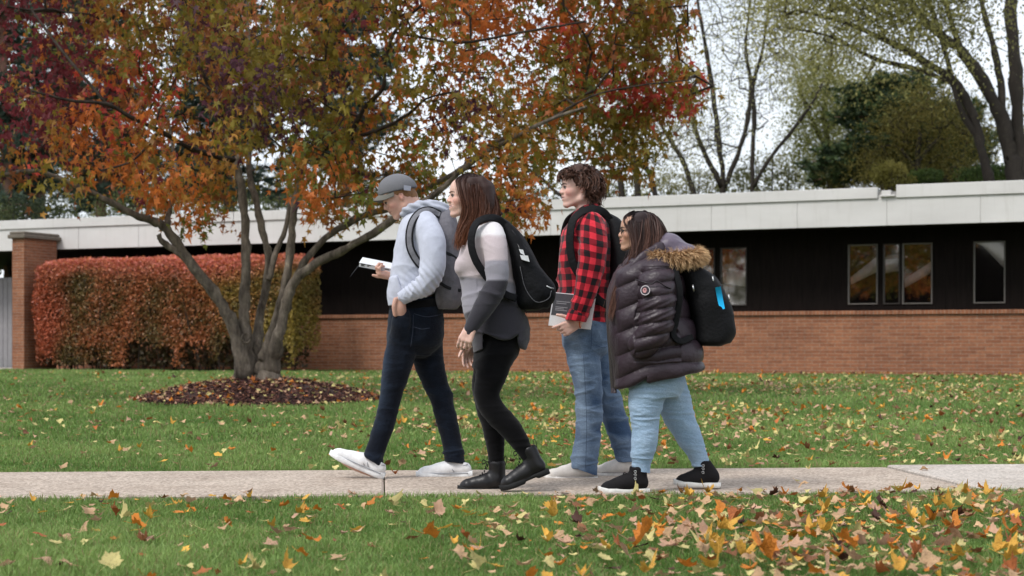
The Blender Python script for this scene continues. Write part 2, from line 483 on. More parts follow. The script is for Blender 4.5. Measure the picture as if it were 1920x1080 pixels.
# concrete sidewalk, slabs with a tooled edge, one newer and paler slab at the right
def concrete(name, a, b, sp=.5):
    t = NT(name); v = t.coord()
    big = t.ramp(t.noise(1.1, 5, .6, v), [(.3, a), (.7, b)])
    vo = t.n('ShaderNodeTexVoronoi'); vo.inputs['Scale'].default_value = 75; t.l(v, vo.inputs['Vector'])
    peb = t.ramp(vo.outputs['Color'], [(.2, (.62, .60, .58)), (.8, (1.25, 1.22, 1.2))])
    col = t.mix(sp, big, peb, 'MULTIPLY')
    st = t.ramp(t.noise(2.6, 6, .75, v), [(.48, (1, 1, 1)), (.72, (.74, .71, .68))])
    col = t.mix(1.0, col, st, 'MULTIPLY')
    t.bsdf(col, .9, .2, t.noise(160, 3, .7, v), .004, .7); return t.done()
M_old = concrete('old_concrete', (.40, .335, .28), (.49, .42, .355), .9); M_new = concrete('new_concrete', (.45, .41, .37), (.53, .485, .44), .7)
mb = MB(); js = [-13.4, -10.2, -7.0, -3.85, -.72, 2.44, 5.6, 8.8, 12.0]
for k in range(len(js) - 1):
    a, b = js[k] + .0035, js[k + 1] - .0035; top = .018 + (.012 if k >= 5 else 0) + .003 * (k % 2)
    x0n, x1n = a + .06, b + .06
    P = [(x0n, NEAR(x0n)), (x1n, NEAR(x1n)), (b - .07, FAR(b)), (a - .07, FAR(a))]
    c = np.mean(P, 0); Vv = []
    for zz, ins in ((-.08, 0), (top - .008, 0), (top, .010)):
        for p in P: d = norm(np.array(p) - c); Vv.append([p[0] - d[0] * ins * 1.4, p[1] - np.sign(d[1]) * ins, zz])
    f = [[8, 9, 10, 11]] + [[r * 4 + i, r * 4 + (i + 1) % 4, (r + 1) * 4 + (i + 1) % 4, (r + 1) * 4 + i] for r in (0, 1) for i in range(4)]
    mb.add(Vv, np.array(f), None, 1 if k >= 5 else 0)
tag(mb.build('sidewalk', [M_old, M_new]), kind='structure')

# ---------------------------------------------------------------- grass
def grass(name, rng, y0, y1, dens, h, wdt, marg=1.2):
    V = []; C = []
    n = int(dens * (y1 - y0) * (.66 * (y0 + y1) / 2 + 2 * marg))
    y = rng.uniform(y0, y1, n * 2); hw = .33 * y + marg; hm = .33 * y1 + marg
    x = rng.uniform(-1, 1, n * 2) * hm; k = np.abs(x) < hw; x, y = x[k][:n], y[k][:n]
    k = ~((y > NEAR(x) + .015) & (y < FAR(x) - .01)); k &= (((x - TC[0]) / 1.5)**2 + ((y - TC[1]) / 1.5)**2) > .96
    x, y = x[k], y[k]; n = len(x)
    cl = SN(3, 2.2)(np.stack([x, y, 0 * x], 1)); fine = SN(5, 14)(np.stack([x, y, 0 * x], 1))
    hh = h * rng.uniform(.55, 1.25, n) * (1 + .22 * cl + .22 * fine); a = rng.uniform(0, 6.283, n); ww = wdt * rng.uniform(.6, 1.3, n)
    la = rng.uniform(0, 6.283, n); ln = hh * rng.uniform(.1, .8, n)
    z = ground_z(x, y) - .012
    px, py_ = np.cos(a) * ww / 2, np.sin(a) * ww / 2; dx, dy = np.cos(la) * ln, np.sin(la) * ln
    P = np.zeros((n, 5, 3))
    P[:, 0] = np.stack([x - px, y - py_, z], 1); P[:, 1] = np.stack([x + px, y + py_, z], 1)
    P[:, 2] = np.stack([x - px * .8 + dx * .35, y - py_ * .8 + dy * .35, z + hh * .6], 1); P[:, 3] = np.stack([x + px * .8 + dx * .35, y + py_ * .8 + dy * .35, z + hh * .6], 1)
    P[:, 4] = np.stack([x + dx, y + dy, z + hh * (1 - .25 * (ln / hh))], 1)
    b = (np.arange(n) * 5)[:, None]
    g = np.clip(.5 + .32 * cl + .2 * fine + rng.normal(0, .28, n), 0, 1)[:, None]
    c = (1 - g) * np.array([.105, .205, .040]) + g * np.array([.25, .36, .10])
    dry = rng.random(n) < .11; c[dry] = np.array([.34, .29, .13]) * rng.uniform(.6, 1.1, (dry.sum(), 1))
    c = np.repeat(c, 5, 0)
    return P.reshape(-1, 3), b + [[0, 1, 3, 2]], b + [[2, 3, 4]], c
rng = np.random.default_rng(11)
gs = [grass('g', rng, 4.9, 6.8, 11000, .042, .0038, .5), grass('g', rng, 6.8, 9.2, 8000, .040, .0045, .6), grass('g', rng, 9.2, 13, 3600, .040, .0065),
      grass('g', rng, 13, 19, 1300, .046, .010), grass('g', rng, 19, 37, 420, .048, .017, 2)]
M_grass = colmat('grass_blades', .55, .35, .12, 3, transl=.3)
off = 0; Vs, Q, T, Cc = [], [], [], []
for (P, q4, t3, c) in gs: Vs.append(P); Q.append(q4 + off); T.append(t3 + off); Cc.append(c); off += len(P)
tag(make_mesh('grass', np.vstack(Vs), [np.vstack(Q), np.vstack(T)], M_grass, col=np.vstack(Cc), smooth=False), 'mown green grass blades covering the lawn on both sides of the walk', 'grass', kind='stuff')

# ---------------------------------------------------------------- fallen leaves
def leaf_shape(rng, lobes=5, deep=.5, curl=.5, res=2):
    """flat lobed leaf about 1 across, curled; returns V, tris"""
    ang = []; rad = []
    base = [math.radians(a) for a in (90, 38, 142, -18, 198)][:lobes]; ln = [1.0, .92, .92, .62, .62]
    o = sorted(range(lobes), key=lambda i: base[i])
    rim = []
    for n_, i in enumerate(o):
        a, l = base[i], ln[i] * rng.uniform(.88, 1.1)
        rim += [(a - .28, l * .80), (a - .17, l * .76), (a, l), (a + .16, l * .80), (a + .30, l * .74)]
        if n_ < len(o) - 1: rim.append(((a + base[o[n_ + 1]]) / 2, deep * rng.uniform(.9, 1.15) * 1.0))
    rim.append((math.radians(270), .12))
    P = np.array([[math.cos(a) * r, math.sin(a) * r, 0] for a, r in rim]) * .5
    mid = P * .5; c = np.array([[0, 0, 0]]); n = len(P)
    V = np.vstack([c, mid, P]); j = np.arange(n); k = (j + 1) % n
    T = np.vstack([np.stack([0 * j, 1 + j, 1 + k], 1), np.stack([1 + j, 1 + n + j, 1 + n + k], 1), np.stack([1 + j, 1 + n + k, 1 + k], 1)])
    d = rng.uniform(0, 3.14); u = V[:, 0] * math.cos(d) + V[:, 1] * math.sin(d); w_ = -V[:, 0] * math.sin(d) + V[:, 1] * math.cos(d)
    V[:, 2] = curl * (u**2 * rng.uniform(.6, 2.2) + w_**2 * rng.uniform(-.6, 1.4)) + .07 * curl * np.sin(7 * V[:, 0] + rng.uniform(0, 6)) + .06 * curl * np.sin(9 * V[:, 1] + rng.uniform(0, 6))
    return V, T
LEAFC = {  # name of colour -> base
 'orange': lin(208, 128, 48), 'golden': lin(220, 168, 72), 'tan': lin(196, 160, 122), 'pinkish tan': lin(196, 156, 128), 'brown': lin(136, 92, 62),
 'pale yellow': lin(206, 192, 128), 'rust': lin(178, 104, 58), 'dark brown': lin(74, 44, 34)}
def leaf_mat(name, c):
    t = NT(name); v = t.coord()
    nz = t.noise(4, 5, .65, v); col = t.ramp(nz, [(.3, tuple(x * .62 for x in c)), (.5, c), (.72, tuple(min(1, x * 1.18) for x in c))])
    sp = t.ramp(t.noise(22, 2, .5, v), [(.62, (1, 1, 1)), (.7, (.5, .38, .3))]); col = t.mix(.7, col, sp, 'MULTIPLY')
    t.bsdf(col, .62, .35, t.noise(14, 3, .6, v), .03, .5)
    tr = t.n('ShaderNodeBsdfTranslucent'); t.l(col, tr.inputs[0]); mx = t.n('ShaderNodeMixShader'); mx.inputs[0].default_value = .22
    t.l(t.b.outputs[0], mx.inputs[1]); t.l(tr.outputs[0], mx.inputs[2]); return t.done(mx.outputs[0])
rng = np.random.default_rng(21)
PROTO = []
for ci, (cn, c) in enumerate(LEAFC.items()):
    m_ = leaf_mat('fallen_leaf_' + cn.replace(' ', '_'), c)
    for s_ in range(4):
        curl = [.35, .8, 1.3, 2.0][s_]
        V, T = leaf_shape(rng, 5, .66, curl)
        st, sf = tube([(0, 0, 0), (0, -.25, .02 + .05 * curl), (.03, -.55, .03 + .16 * curl)], [.012, .010, .008], 4)
        T2 = np.vstack([T] + [np.vstack([f[:, [0, 1, 2]], f[:, [0, 2, 3]]]) if f.shape[1] == 4 else f for f in [x + len(V) for x in sf]])
        V2 = np.vstack([V, st]); V2[:, 2] -= V2[:, 2].min()
        me = bpy.data.meshes.new('fallen_leaf'); me.from_pydata([tuple(p) for p in V2], [], [tuple(int(a) for a in f) for f in T2]); me.materials.append(m_)
        me.polygons.foreach_set('use_smooth', np.full(len(me.polygons), True))
        PROTO.append((cn, s_, me, V2, T2, c))
# explicit big foreground leaves read off the photo: px, py, size cm, colour, curl index
BIG = [(205,1068,13,'pale yellow',0),(825,1000,13,'golden',1),(800,1018,11,'orange',2),(862,1055,13,'tan',1),(78,1015,9,'rust',1),(265,1002,9,'golden',1),(545,1000,12,'pinkish tan',0),(590,1030,10,'orange',2),
 (575,985,9,'golden',0),(420,1000,8,'tan',1),(105,1030,9,'pale yellow',0),(130,1072,9,'tan',0),(880,970,8,'golden',1),(905,975,8,'golden',0),(960,985,8,'tan',1),(1020,985,8,'pale yellow',1),
 (1215,1030,13,'orange',3),(1350,1000,12,'golden',2),(1370,985,12,'rust',3),(1360,965,10,'orange',2),(1180,1025,12,'pinkish tan',1),(1060,1030,10,'pinkish tan',1),(1150,1000,11,'pinkish tan',0),(1300,1000,12,'tan',0),
 (1395,1055,11,'golden',3),(1425,1060,13,'orange',3),(1455,1045,12,'orange',2),(1345,1072,14,'golden',2),(1290,1075,11,'orange',1),(1540,1005,11,'golden',3),(1580,1030,13,'orange',2),(1560,1045,12,'pinkish tan',1),
 (1485,1035,12,'pinkish tan',0),(1585,930,6,'orange',3),(1485,935,9,'rust',1),(1700,930,7,'orange',3),(1780,960,11,'golden',2),(1795,1005,11,'orange',3),(1775,1015,10,'rust',2),(1760,1030,14,'pinkish tan',0),(1700,1060,14,'pinkish tan',1),
 (1885,1015,10,'orange',3),(1890,1060,12,'golden',2),(1740,1070,12,'tan',1),(1640,1075,12,'tan',0),(1610,1060,13,'pinkish tan',1),(1420,975,11,'tan',1),(1500,990,12,'pinkish tan',0),(1580,975,11,'tan',1),(1640,965,9,'pinkish tan',1),
 (1860,940,10,'tan',0),(1200,940,7,'rust',1),(1100,950,8,'tan',1),(1120,945,8,'orange',0),(1040,975,9,'golden',2),(965,980,8,'orange',1),(1130,1010,8,'brown',1),(1090,1010,9,'tan',2),(1820,1010,11,'brown',0),(790,955,7,'pale yellow',1),
 (740,970,7,'pale yellow',0),(640,960,7,'rust',1),(500,950,7,'tan',0),(400,940,6,'golden',1),(330,955,6,'golden',2),(200,955,6,'rust',1),(15,975,6,'dark brown',1),(5,995,7,'rust',1),(1910,965,8,'tan',1),(1870,975,10,'golden',1)]
spots = []
def ray_ground(px, py):
    Y = HC * F / (py - HY); return (px - CX) / F * Y, Y
for (px, py, s_, cn, k) in BIG:
    x, y = ray_ground(px, py + s_ * .8); spots.append((x, y, s_ * .0088, cn, k, .015))
def dens(x, y):
    u = np.clip((x / y * F + CX) / 1920, -.2, 1.2)
    if y < 9: return .16 + .84 * np.clip((u - .42) / .35, 0, 1)
    return .16 + .84 * np.clip((u - .28) / .35, 0, 1) * (1 if y < 24 else .6)
names = list(LEAFC)
clump = SN(77, 1.1)
def scatter(n, y0, y1, szlo, szhi, w_):
    out = []
    while len(out) < n:
        y = rng.uniform(y0, y1); x = rng.uniform(-1, 1) * (.335 * y + .8)
        onwalk = NEAR(x) < y < FAR(x)
        if onwalk and rng.random() > .035: continue
        d = dens(x, y) * (1 + .6 * clump(np.array([[x, y, 0]]))[0])
        if ((x - TC[0])**2 + (y - TC[1])**2) < 1.55**2: continue
        if rng.random() > d: continue
        cn = names[rng.choice(8, p=w_)]; out.append((x, y, rng.uniform(szlo, szhi), cn, int(rng.choice(4, p=[.35, .3, .22, .13])), -1 if onwalk else .0))
    return out
wn = [.12, .14, .25, .16, .08, .17, .05, .03]; wf = [.10, .08, .25, .12, .09, .28, .05, .03]
near_ = scatter(1600, 5.2, 8.5, .018, .09, wn)
mid = scatter(850, 8.5, 14, .03, .085, wf) + scatter(2000, 14, 21, .03, .09, wf) + scatter(3000, 21, 33, .04, .09, wf)
near_.sort(key=lambda s: s[1] - 60 * s[2]); indiv = spots + near_[:225]; rest = near_[225:] + mid
place = lambda px: 'left part' if px < 640 else ('middle' if px < 1280 else 'right part')
kind_ = ['flat', 'slightly curled', 'curled', 'tightly curled']
def leaf_xf(x, y, sz, k, up):
    onwalk = NEAR(x) < y < FAR(x)
    z = float(ground_z(x, y)) + (.033 if onwalk else (.022 + up if y < 9 else .03))
    tilt = rng.normal(0, .12 if onwalk else .26, 2)
    if k >= 3 and not onwalk: tilt = tilt + np.array([rng.uniform(.0, .45), 0])
    return z, (tilt[0], tilt[1], rng.uniform(0, 6.283))
for n_, (x, y, sz, cn, k, up) in enumerate(indiv):
    pr = [p for p in PROTO if p[0] == cn and p[1] == k][0]
    o = bpy.data.objects.new('fallen_leaf', pr[2]); COL.objects.link(o)
    z, r = leaf_xf(x, y, sz, k, max(up, 0)); o.location = (x, y, z); o.rotation_euler = r; o.scale = (sz * 1.1,) * 3
    px = x / y * F + CX
    where = 'on the concrete walk' if NEAR(x) < y < FAR(x) else (f'on the near lawn, {place(px)} of the picture' if y < 9 else 'on the lawn behind the walk')
    tag(o, f'{kind_[k]} {cn} leaf lying {where}', 'fallen leaf', 'fallen leaves scattered over the near lawn')
Vs, T, Cc = [], [], []; off = 0
for (x, y, sz, cn, k, up) in rest:
    pr = PROTO[names.index(cn) * 4 + k]; z, r = leaf_xf(x, y, sz, k, 0)
    R = np.array(Matrix.Rotation(r[2], 3, 'Z') @ Matrix.Rotation(r[0], 3, 'X'))
    v = pr[3] * sz * 1.1; Vs.append(v @ R.T + [x, y, z]); T.append(pr[4] + off); off += len(v); Cc.append(np.tile(np.array(pr[5]) * rng.uniform(.7, 1.15), (len(v), 1)))
M_lc = colmat('leaf_litter', .6, .3, .25, 12, transl=.2)
tag(make_mesh('fallen_leaves', np.vstack(Vs), [np.vstack(T)], M_lc, col=np.vstack(Cc)), 'yellow, tan and orange autumn leaves strewn over the lawn', 'leaves', kind='stuff')

# ---------------------------------------------------------------- mulch bed
def mound(x, y):
    r = np.sqrt((x - TC[0])**2 + (y - TC[1])**2) / 1.5; return ground_z(x, y) + .25 * np.clip(1 - r**1.7, 0, 1)**.85
rr = np.linspace(0, 1.03, 26); aa = np.linspace(0, 2 * math.pi, 64, endpoint=False); nzm = SN(9, 5)
V = [[TC[0], TC[1], 0]] + [[TC[0] + 1.5 * r * math.cos(a) * (1 + .04 * math.sin(5 * a + 1)), TC[1] + 1.5 * r * math.sin(a), 0] for r in rr[1:] for a in aa]
V = np.array(V); V[:, 2] = mound(V[:, 0], V[:, 1]) + .02 * nzm(V) + .004; V[-64:, 2] -= .05
n = 64; i, j = np.meshgrid(np.arange(len(rr) - 2), np.arange(n), indexing='ij'); i = i.ravel(); j = j.ravel()
q = np.stack([1 + i * n + j, 1 + (i + 1) * n + j, 1 + (i + 1) * n + (j + 1) % n, 1 + i * n + (j + 1) % n], 1)
t3 = np.stack([0 * np.arange(n), 1 + np.arange(n), 1 + (np.arange(n) + 1) % n], 1)
M_mulch = colmat('bark_mulch', .85, .25, .3, 60)
rng = np.random.default_rng(5); N = 7500
r_ = 1.5 * np.sqrt(rng.random(N)) * 1.01; a_ = rng.uniform(0, 6.283, N); x = TC[0] + r_ * np.cos(a_); y = TC[1] + r_ * np.sin(a_)
c = np.stack([x, y, mound(x, y) + rng.uniform(.0, .03, N)], 1)
L = rng.uniform(.015, .06, N)[:, None]; Wd = rng.uniform(.006, .016, N)[:, None]
d1 = rng.standard_normal((N, 3)) * [1, 1, .45]; d1 /= np.linalg.norm(d1, axis=1)[:, None]; d2 = np.cross(d1, rng.standard_normal((N, 3)) * [.5, .5, 1]); d2 /= np.linalg.norm(d2, axis=1)[:, None]; d3 = np.cross(d1, d2)
P = np.stack([c + sx * L / 2 * d1 + sy * Wd * d2 + sz * .003 * d3 for sx in (-1, 1) for sy in (-1, 1) for sz in (-1, 1)], 1)
fb = np.array([[0, 1, 3, 2], [4, 6, 7, 5], [0, 4, 5, 1], [2, 3, 7, 6], [0, 2, 6, 4], [1, 5, 7, 3]])
fq = ((np.arange(N) * 8)[:, None, None] + fb[None]).reshape(-1, 4)
cc = np.array([lin(92, 58, 50), lin(64, 38, 34), lin(120, 84, 70), lin(44, 28, 26)])[rng.integers(0, 4, N)] * rng.uniform(.7, 1.2, (N, 1))
mo = make_mesh('mulch_bed', np.vstack([V, P.reshape(-1, 3)]), [np.vstack([q, fq + len(V)]), t3], M_mulch, col=np.vstack([np.tile(lin(50, 32, 28), (len(V), 1)), np.repeat(cc, 8, 0)]), smooth=False)
tag(mo, 'round raised bed of dark brown bark mulch under the many-stemmed tree', 'mulch bed', kind='stuff')
Vs, T, Cc = [], [], []; off = 0
for k in range(900):
    a = rng.uniform(0, 6.283); r = 1.62 * math.sqrt(rng.random()); x, y = TC[0] + r * math.cos(a), TC[1] + r * math.sin(a)
    pr = PROTO[[2, 3, 5, 5, 0, 6][rng.integers(0, 6)] * 4 + int(rng.integers(0, 3))]; sz = rng.uniform(.035, .09)
    R = np.array(Matrix.Rotation(rng.uniform(0, 6.28), 3, 'Z') @ Matrix.Rotation(rng.normal(.2, .4), 3, 'X'))
    v = pr[3] * sz; Vs.append(v @ R.T + [x, y, float(mound(x, y)) + .025]); T.append(pr[4] + off); off += len(v); Cc.append(np.tile(np.array(pr[5]) * rng.uniform(.75, 1.2), (len(v), 1)))
tag(make_mesh('leaf_scatter', np.vstack(Vs), [np.vstack(T)], M_lc, col=np.vstack(Cc)), 'small dry leaves lying over the dark bark mulch', 'leaves', kind='stuff')

# ================================================================ building
L0 = np.array([-12.67, 39.6]); U = norm([22.27, -9.6]); NN = np.array([U[1], -U[0]])      # along the facade, outwards
BZ = math.atan2(U[1], U[0])
def s_of(px, d):
    k = (px - CX) / F; return -(L0[0] + d * NN[0] - k * (L0[1] + d * NN[1])) / (U[0] - k * U[1])
def fw(s, d, z): return np.array([L0[0] + s * U[0] + d * NN[0], L0[1] + s * U[1] + d * NN[1], z])
def brick(name, bw=.30, bh=.067):
    t = NT(name); sp = t.n('ShaderNodeSeparateXYZ'); t.l(t.coord(), sp.inputs[0]); cb = t.n('ShaderNodeCombineXYZ')
    t.l(t.math('ADD', sp.outputs[0], sp.outputs[1]), cb.inputs[0]); t.l(sp.outputs[2], cb.inputs[1])
    b = t.n('ShaderNodeTexBrick'); t.l(cb.outputs[0], b.inputs[0]); b.inputs['Scale'].default_value = 1; b.inputs['Brick Width'].default_value = bw; b.inputs['Row Height'].default_value = bh
    b.inputs['Mortar Size'].default_value = .006; b.inputs['Mortar Smooth'].default_value = .3; b.inputs['Bias'].default_value = 0
    b.inputs['Color1'].default_value = (.35, .155, .086, 1); b.inputs['Color2'].default_value = (.255, .105, .058, 1); b.inputs['Mortar'].default_value = (.34, .26, .205, 1)
    nz = t.ramp(t.noise(14, 4, .6), [(.3, (.75, .75, .75)), (.7, (1.2, 1.15, 1.1))]); col = t.mix(1, b.outputs['Color'], nz, 'MULTIPLY')
    n2 = t.ramp(t.noise(.9, 4, .6), [(.3, (.86, .86, .88)), (.7, (1.08, 1.05, 1.02))]); col = t.mix(1, col, n2, 'MULTIPLY')
    hgt = t.math('SUBTRACT', 1.0, b.outputs['Fac']); t.bsdf(col, .88, .2, hgt, .008, .8); return t.done()
M_brick = brick('brickwork')
M_sill = brick('rowlock_brick', .075, .5)
t = NT('dark_siding'); sp = t.n('ShaderNodeSeparateXYZ'); t.l(t.coord(), sp.inputs[0])
gr = t.math('FRACT', t.math('MULTIPLY', sp.outputs[0], 1 / .2)); g = t.ramp(gr, [(0, (0, 0, 0)), (.03, (0, 0, 0)), (.05, (1, 1, 1)), (.97, (1, 1, 1))])
c = t.ramp(t.noise(3, 4, .6, sc=(6, 6, .6)), [(.3, (.007, .005, .0045)), (.7, (.012, .0085, .0075))]); t.bsdf(c, .8, .08, g, .01, .7); M_dark = t.done()
t = NT('painted_fascia'); v = t.coord()
c = t.ramp(t.noise(.7, 5, .6, sc=(1, 1, 3)), [(.3, (.57, .55, .53)), (.7, (.66, .64, .62))])
st = t.ramp(t.noise(2.2, 5, .7, sc=(5, 5, .35)), [(.55, (1, 1, 1)), (.8, (.86, .85, .83))]); c = t.mix(1, c, st, 'MULTIPLY'); t.bsdf(c, .55, .3, t.noise(8, 2), .01, .15); M_fascia = t.done()
M_roof = simple('roof_membrane', (.30, .29, .28), .9)
M_frame = simple('bronze_frame', (.13, .115, .105), .45, .4)
M_framed = simple('dark_bronze_frame', (.035, .028, .025), .45, .4)
t = NT('tinted_glass'); gl = t.n('ShaderNodeBsdfGlossy'); gl.inputs['Roughness'].default_value = .03; gl.inputs['Color'].default_value = (.9, .88, .86, 1)
b = t.n('ShaderNodeBsdfTransparent'); b.inputs[0].default_value = (.9, .88, .88, 1); mx = t.n('ShaderNodeMixShader'); mx.inputs[0].default_value = .035; t.l(b.outputs[0], mx.inputs[1]); t.l(gl.outputs[0], mx.inputs[2]); M_glass = t.done(mx.outputs[0])
M_streak = simple('pale_reflection_tone', (.80, .75, .73), .9, .1)  # pale colour standing in for white reflections in the glass
mx = t.n('ShaderNodeMixShader'); mx.inputs[0].default_value = .24; t.l(b.outputs[0], mx.inputs[1]); t.l(gl.outputs[0], mx.inputs[2]); M_glass = t.done(mx.outputs[0])

bld = empty('school_building', (L0[0], L0[1], 0), BZ)
tag(bld, 'long low brick building with a pale flat roof fascia and dark recessed window wall', 'building')
SW, SE = 1.45, 33.0; OV = .9; DEPTH = 12
m = MB(); m.box((SW, 0, -.1), (SE, .3, 1.36)); m.box((SW, .3, -.1), (SW + .3, DEPTH, 3.0)); m.box((SE - .3, .3, -.1), (SE, DEPTH, 3.0)); m.box((SW + .3, DEPTH - .3, -.1), (SE - .3, DEPTH, 3.0))
m.build('brick_wall', M_brick, bld, local=True)
m = MB(); m.box((SW + .002, -.045, 1.36), (SE, .12, 1.44), bev=.008); m.build('brick_sill', M_sill, bld, local=True)
wins = [(1306, 1338, 1), (1348, 1398, 1), (1588, 1644, 0), (1654, 1686, 1), (1690, 1747, 0), (1824, 1884, 0)]
zb, zt = 1.56, 2.74
wr = sorted([(s_of(a, 0), s_of(b, 0), lt) for a, b, lt in wins])
m = MB(); m.box((SW + .002, .10, 1.44), (SE, .16, zb)); m.box((SW + .002, .10, zt), (SE, .16, 3.03))
c0 = SW + .002
for (a, b, _) in wr: m.box((c0, .10, zb), (a, .16, zt)); c0 = b
m.box((c0, .10, zb), (SE, .16, zt)); m.build('siding', M_dark, bld, local=True)
STREAKS = {round(s_of(k, 0), 2): v for k, v in {1588: ([0, 1], [.34, .55], [.46, .80]), 1654: ([0, 1], [.52, .56], [.74, .74]), 1690: ([0, 1], [.28, .52], [.42, .70]), 1824: ([0, .25, 1], [.98, .93, .56], [1, 1, .98]), 1348: ([0, 1], [.40, .32], [.58, .62])}.items()}  # outlines of the pale sheets, shaped like reflected diagonal streaks
for (a, b, dk) in wr:
    fr = MB(); w_ = .026; y0, y1 = .075, .15
    fr.box((a, y0, zb), (b, y1, zb + w_), bev=.004); fr.box((a, y0, zt - w_), (b, y1, zt), bev=.004); fr.box((a, y0, zb + w_), (a + w_, y1, zt - w_), bev=.004); fr.box((b - w_, y0, zb + w_), (b, y1, zt - w_), bev=.004)
    fo = fr.build('window', M_framed if dk else M_frame, bld, local=True)
    rz = random.uniform(-.012, .012); g = MB(); g.box((a + w_, .118, zb + w_), (b - w_, .126, zt - w_)); V = np.vstack(g.V); V[:, 1] += (V[:, 0] - a) * rz
    g.V = [V]; go = g.build('pane', M_glass, fo, local=True)
    sh = STREAKS.get(round(a, 2))
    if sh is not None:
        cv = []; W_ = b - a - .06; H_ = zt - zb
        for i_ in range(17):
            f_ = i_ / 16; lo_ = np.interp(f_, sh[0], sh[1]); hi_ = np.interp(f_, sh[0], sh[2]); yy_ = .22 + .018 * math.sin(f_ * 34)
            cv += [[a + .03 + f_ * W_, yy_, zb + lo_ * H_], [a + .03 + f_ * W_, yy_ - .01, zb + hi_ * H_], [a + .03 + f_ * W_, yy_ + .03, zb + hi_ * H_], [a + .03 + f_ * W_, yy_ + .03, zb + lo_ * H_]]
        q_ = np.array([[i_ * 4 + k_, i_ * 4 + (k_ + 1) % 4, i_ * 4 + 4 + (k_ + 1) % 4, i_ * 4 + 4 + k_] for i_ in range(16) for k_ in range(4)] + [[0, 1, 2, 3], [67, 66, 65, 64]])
        make_mesh('reflection_streak', cv, q_, M_streak, fo, local=True)  # added sheet behind the pane, imitates a reflected streak
m = MB(); m.box((SW + .3, 1.3, 0.0), (SE - .3, 1.35, 3.02)); m.build('back_partition', M_dark, bld, local=True)
# roof, soffit and fascia
m = MB(); m.box((-6, -OV + .03, 3.03), (SE + 1, DEPTH + .6, 3.07)); m.build('soffit', M_dark, bld, local=True)
m = MB(); m.box((-6, -OV + .03, 3.60), (SE + 1, DEPTH + .6, 3.66)); m.build('roof', M_roof, bld, local=True)
ds = s_of(1663, OV) - s_of(1495, OV); j0 = s_of(1663, OV); ks = [j0 + k * ds for k in range(-16, 9)]
m = MB()
for a, b in zip(ks[:-1], ks[1:]): m.box((max(a, -6) + .006, -OV, 3.02), (b - .006, -OV + .03, 3.53), bev=.004)
m.box((ks[0], -OV + .012, 3.03), (ks[-1], -OV + .029, 3.60)); m.build('fascia_panel', M_fascia, bld, local=True)
g0, g1 = s_of(1646, OV), s_of(1681, OV)
m = MB(); m.box((ks[0], -OV - .035, 3.535), (g0, -OV + .06, 3.745), bev=.006); m.box((g1, -OV - .035, 3.535), (ks[-1], -OV + .06, 3.775), bev=.006); m.build('roof_edge_trim', M_fascia, bld, local=True)
m = MB(); m.box((g0 + .05, -OV - .06, 3.56), (g1 - .02, -OV + .10, 3.60), bev=.006); m.box((g0 + .07, -OV - .03, 3.60), (g1 - .10, -OV + .12, 3.68), bev=.006); m.build('roof_drain', M_fascia, bld, local=True)

# free-standing brick pier with a stone cap
pier = empty('brick_pier', fw(2.37, 1.55, .1), BZ); tag(pier, 'tall orange brick pier with a weathered stone cap beside the hedge', 'brick pier')
r = MB(); r.box((-.17, -.57, -.15), (.17, .57, 3.11)); r.build('brick_shaft', M_brick, pier, local=True)
M_stone = simple('cap_stone', (.155, .13, .105), .9, .2, .3, 9, .5, 60)
r = MB(); r.box((-.25, -.65, 3.11), (.25, .65, 3.20), bev=.015); r.box((-.22, -.62, 3.20), (.22, .62, 3.27), bev=.02); r.build('stone_cap', M_stone, pier, local=True)
# slatted fence left of it
M_fence = simple('weathered_boards', (.27, .26, .27), .85, .2, .25, 5, .4, 40)
fence = empty('board_fence', fw(-2, -.2, .15), BZ); tag(fence, 'grey weathered upright board fence at the far left edge behind the pier', 'fence')
r = MB(); k = -3.0
while k < 4.1: r.box((k, -.012, 0), (k + .135, .012, 2.28 + .01 * math.sin(k * 40)), bev=.004); k += .145
r.build('boards', M_fence, fence, local=True)
r = MB(); r.box((-3, .012, .4), (4.1, .06, .5)); r.box((-3, .012, 1.8), (4.1, .06, 1.9)); r.build('rail', M_fence, fence, local=True)
m = MB(); 
p0, p1, p2, p3 = fw(-4, 3.4, 0), fw(2.1, 3.4, 0), fw(2.1, .3, 0), fw(-4, .3, 0)
for p in (p0, p1, p2, p3): p[2] = ground_z(p[0], p[1]) + .02
m.add([p0, p1, p2, p3], np.array([[0, 1, 2, 3]])); tag(m.build('path', M_new), kind='structure')

# building and wood behind the camera, seen only as reflections in the window glass
rb = empty('white_gabled_building', (-35, -37, 0)); tag(rb, 'dark building with white gable boards reflected in the window glass', 'building')
m = MB(); zz = [(-9, 4.4), (-3.2, 7.15), (-1.8, 5.2), (3.2, 8.3), (9, 4.4)]
for (xa, za), (xb, zb_) in zip(zz[:-1], zz[1:]): V, f = sweep(np.array([(xa, 0, za), (xb, 0, zb_)]), (0, 1, 0), .75, .15); m.add(V, f)
m.build('gable_board', M_fascia, rb, local=True)
m = MB(); m.box((-14, -8, 0), (14, -.3, 4.0))
P5 = np.array([(x, y, z) for y in (-8, -.3) for (x, z) in [(-9, 4.0)] + [(a, b - .3) for a, b in zz] + [(9, 4.0)]]); n5 = 7
m.add(P5, [np.array([[i, (i + 1) % n5, n5 + (i + 1) % n5, n5 + i] for i in range(n5)]), np.array([list(range(n5))]), np.array([list(range(n5, 2 * n5))[::-1]])]); m.build('wall', M_dark, rb, local=True)

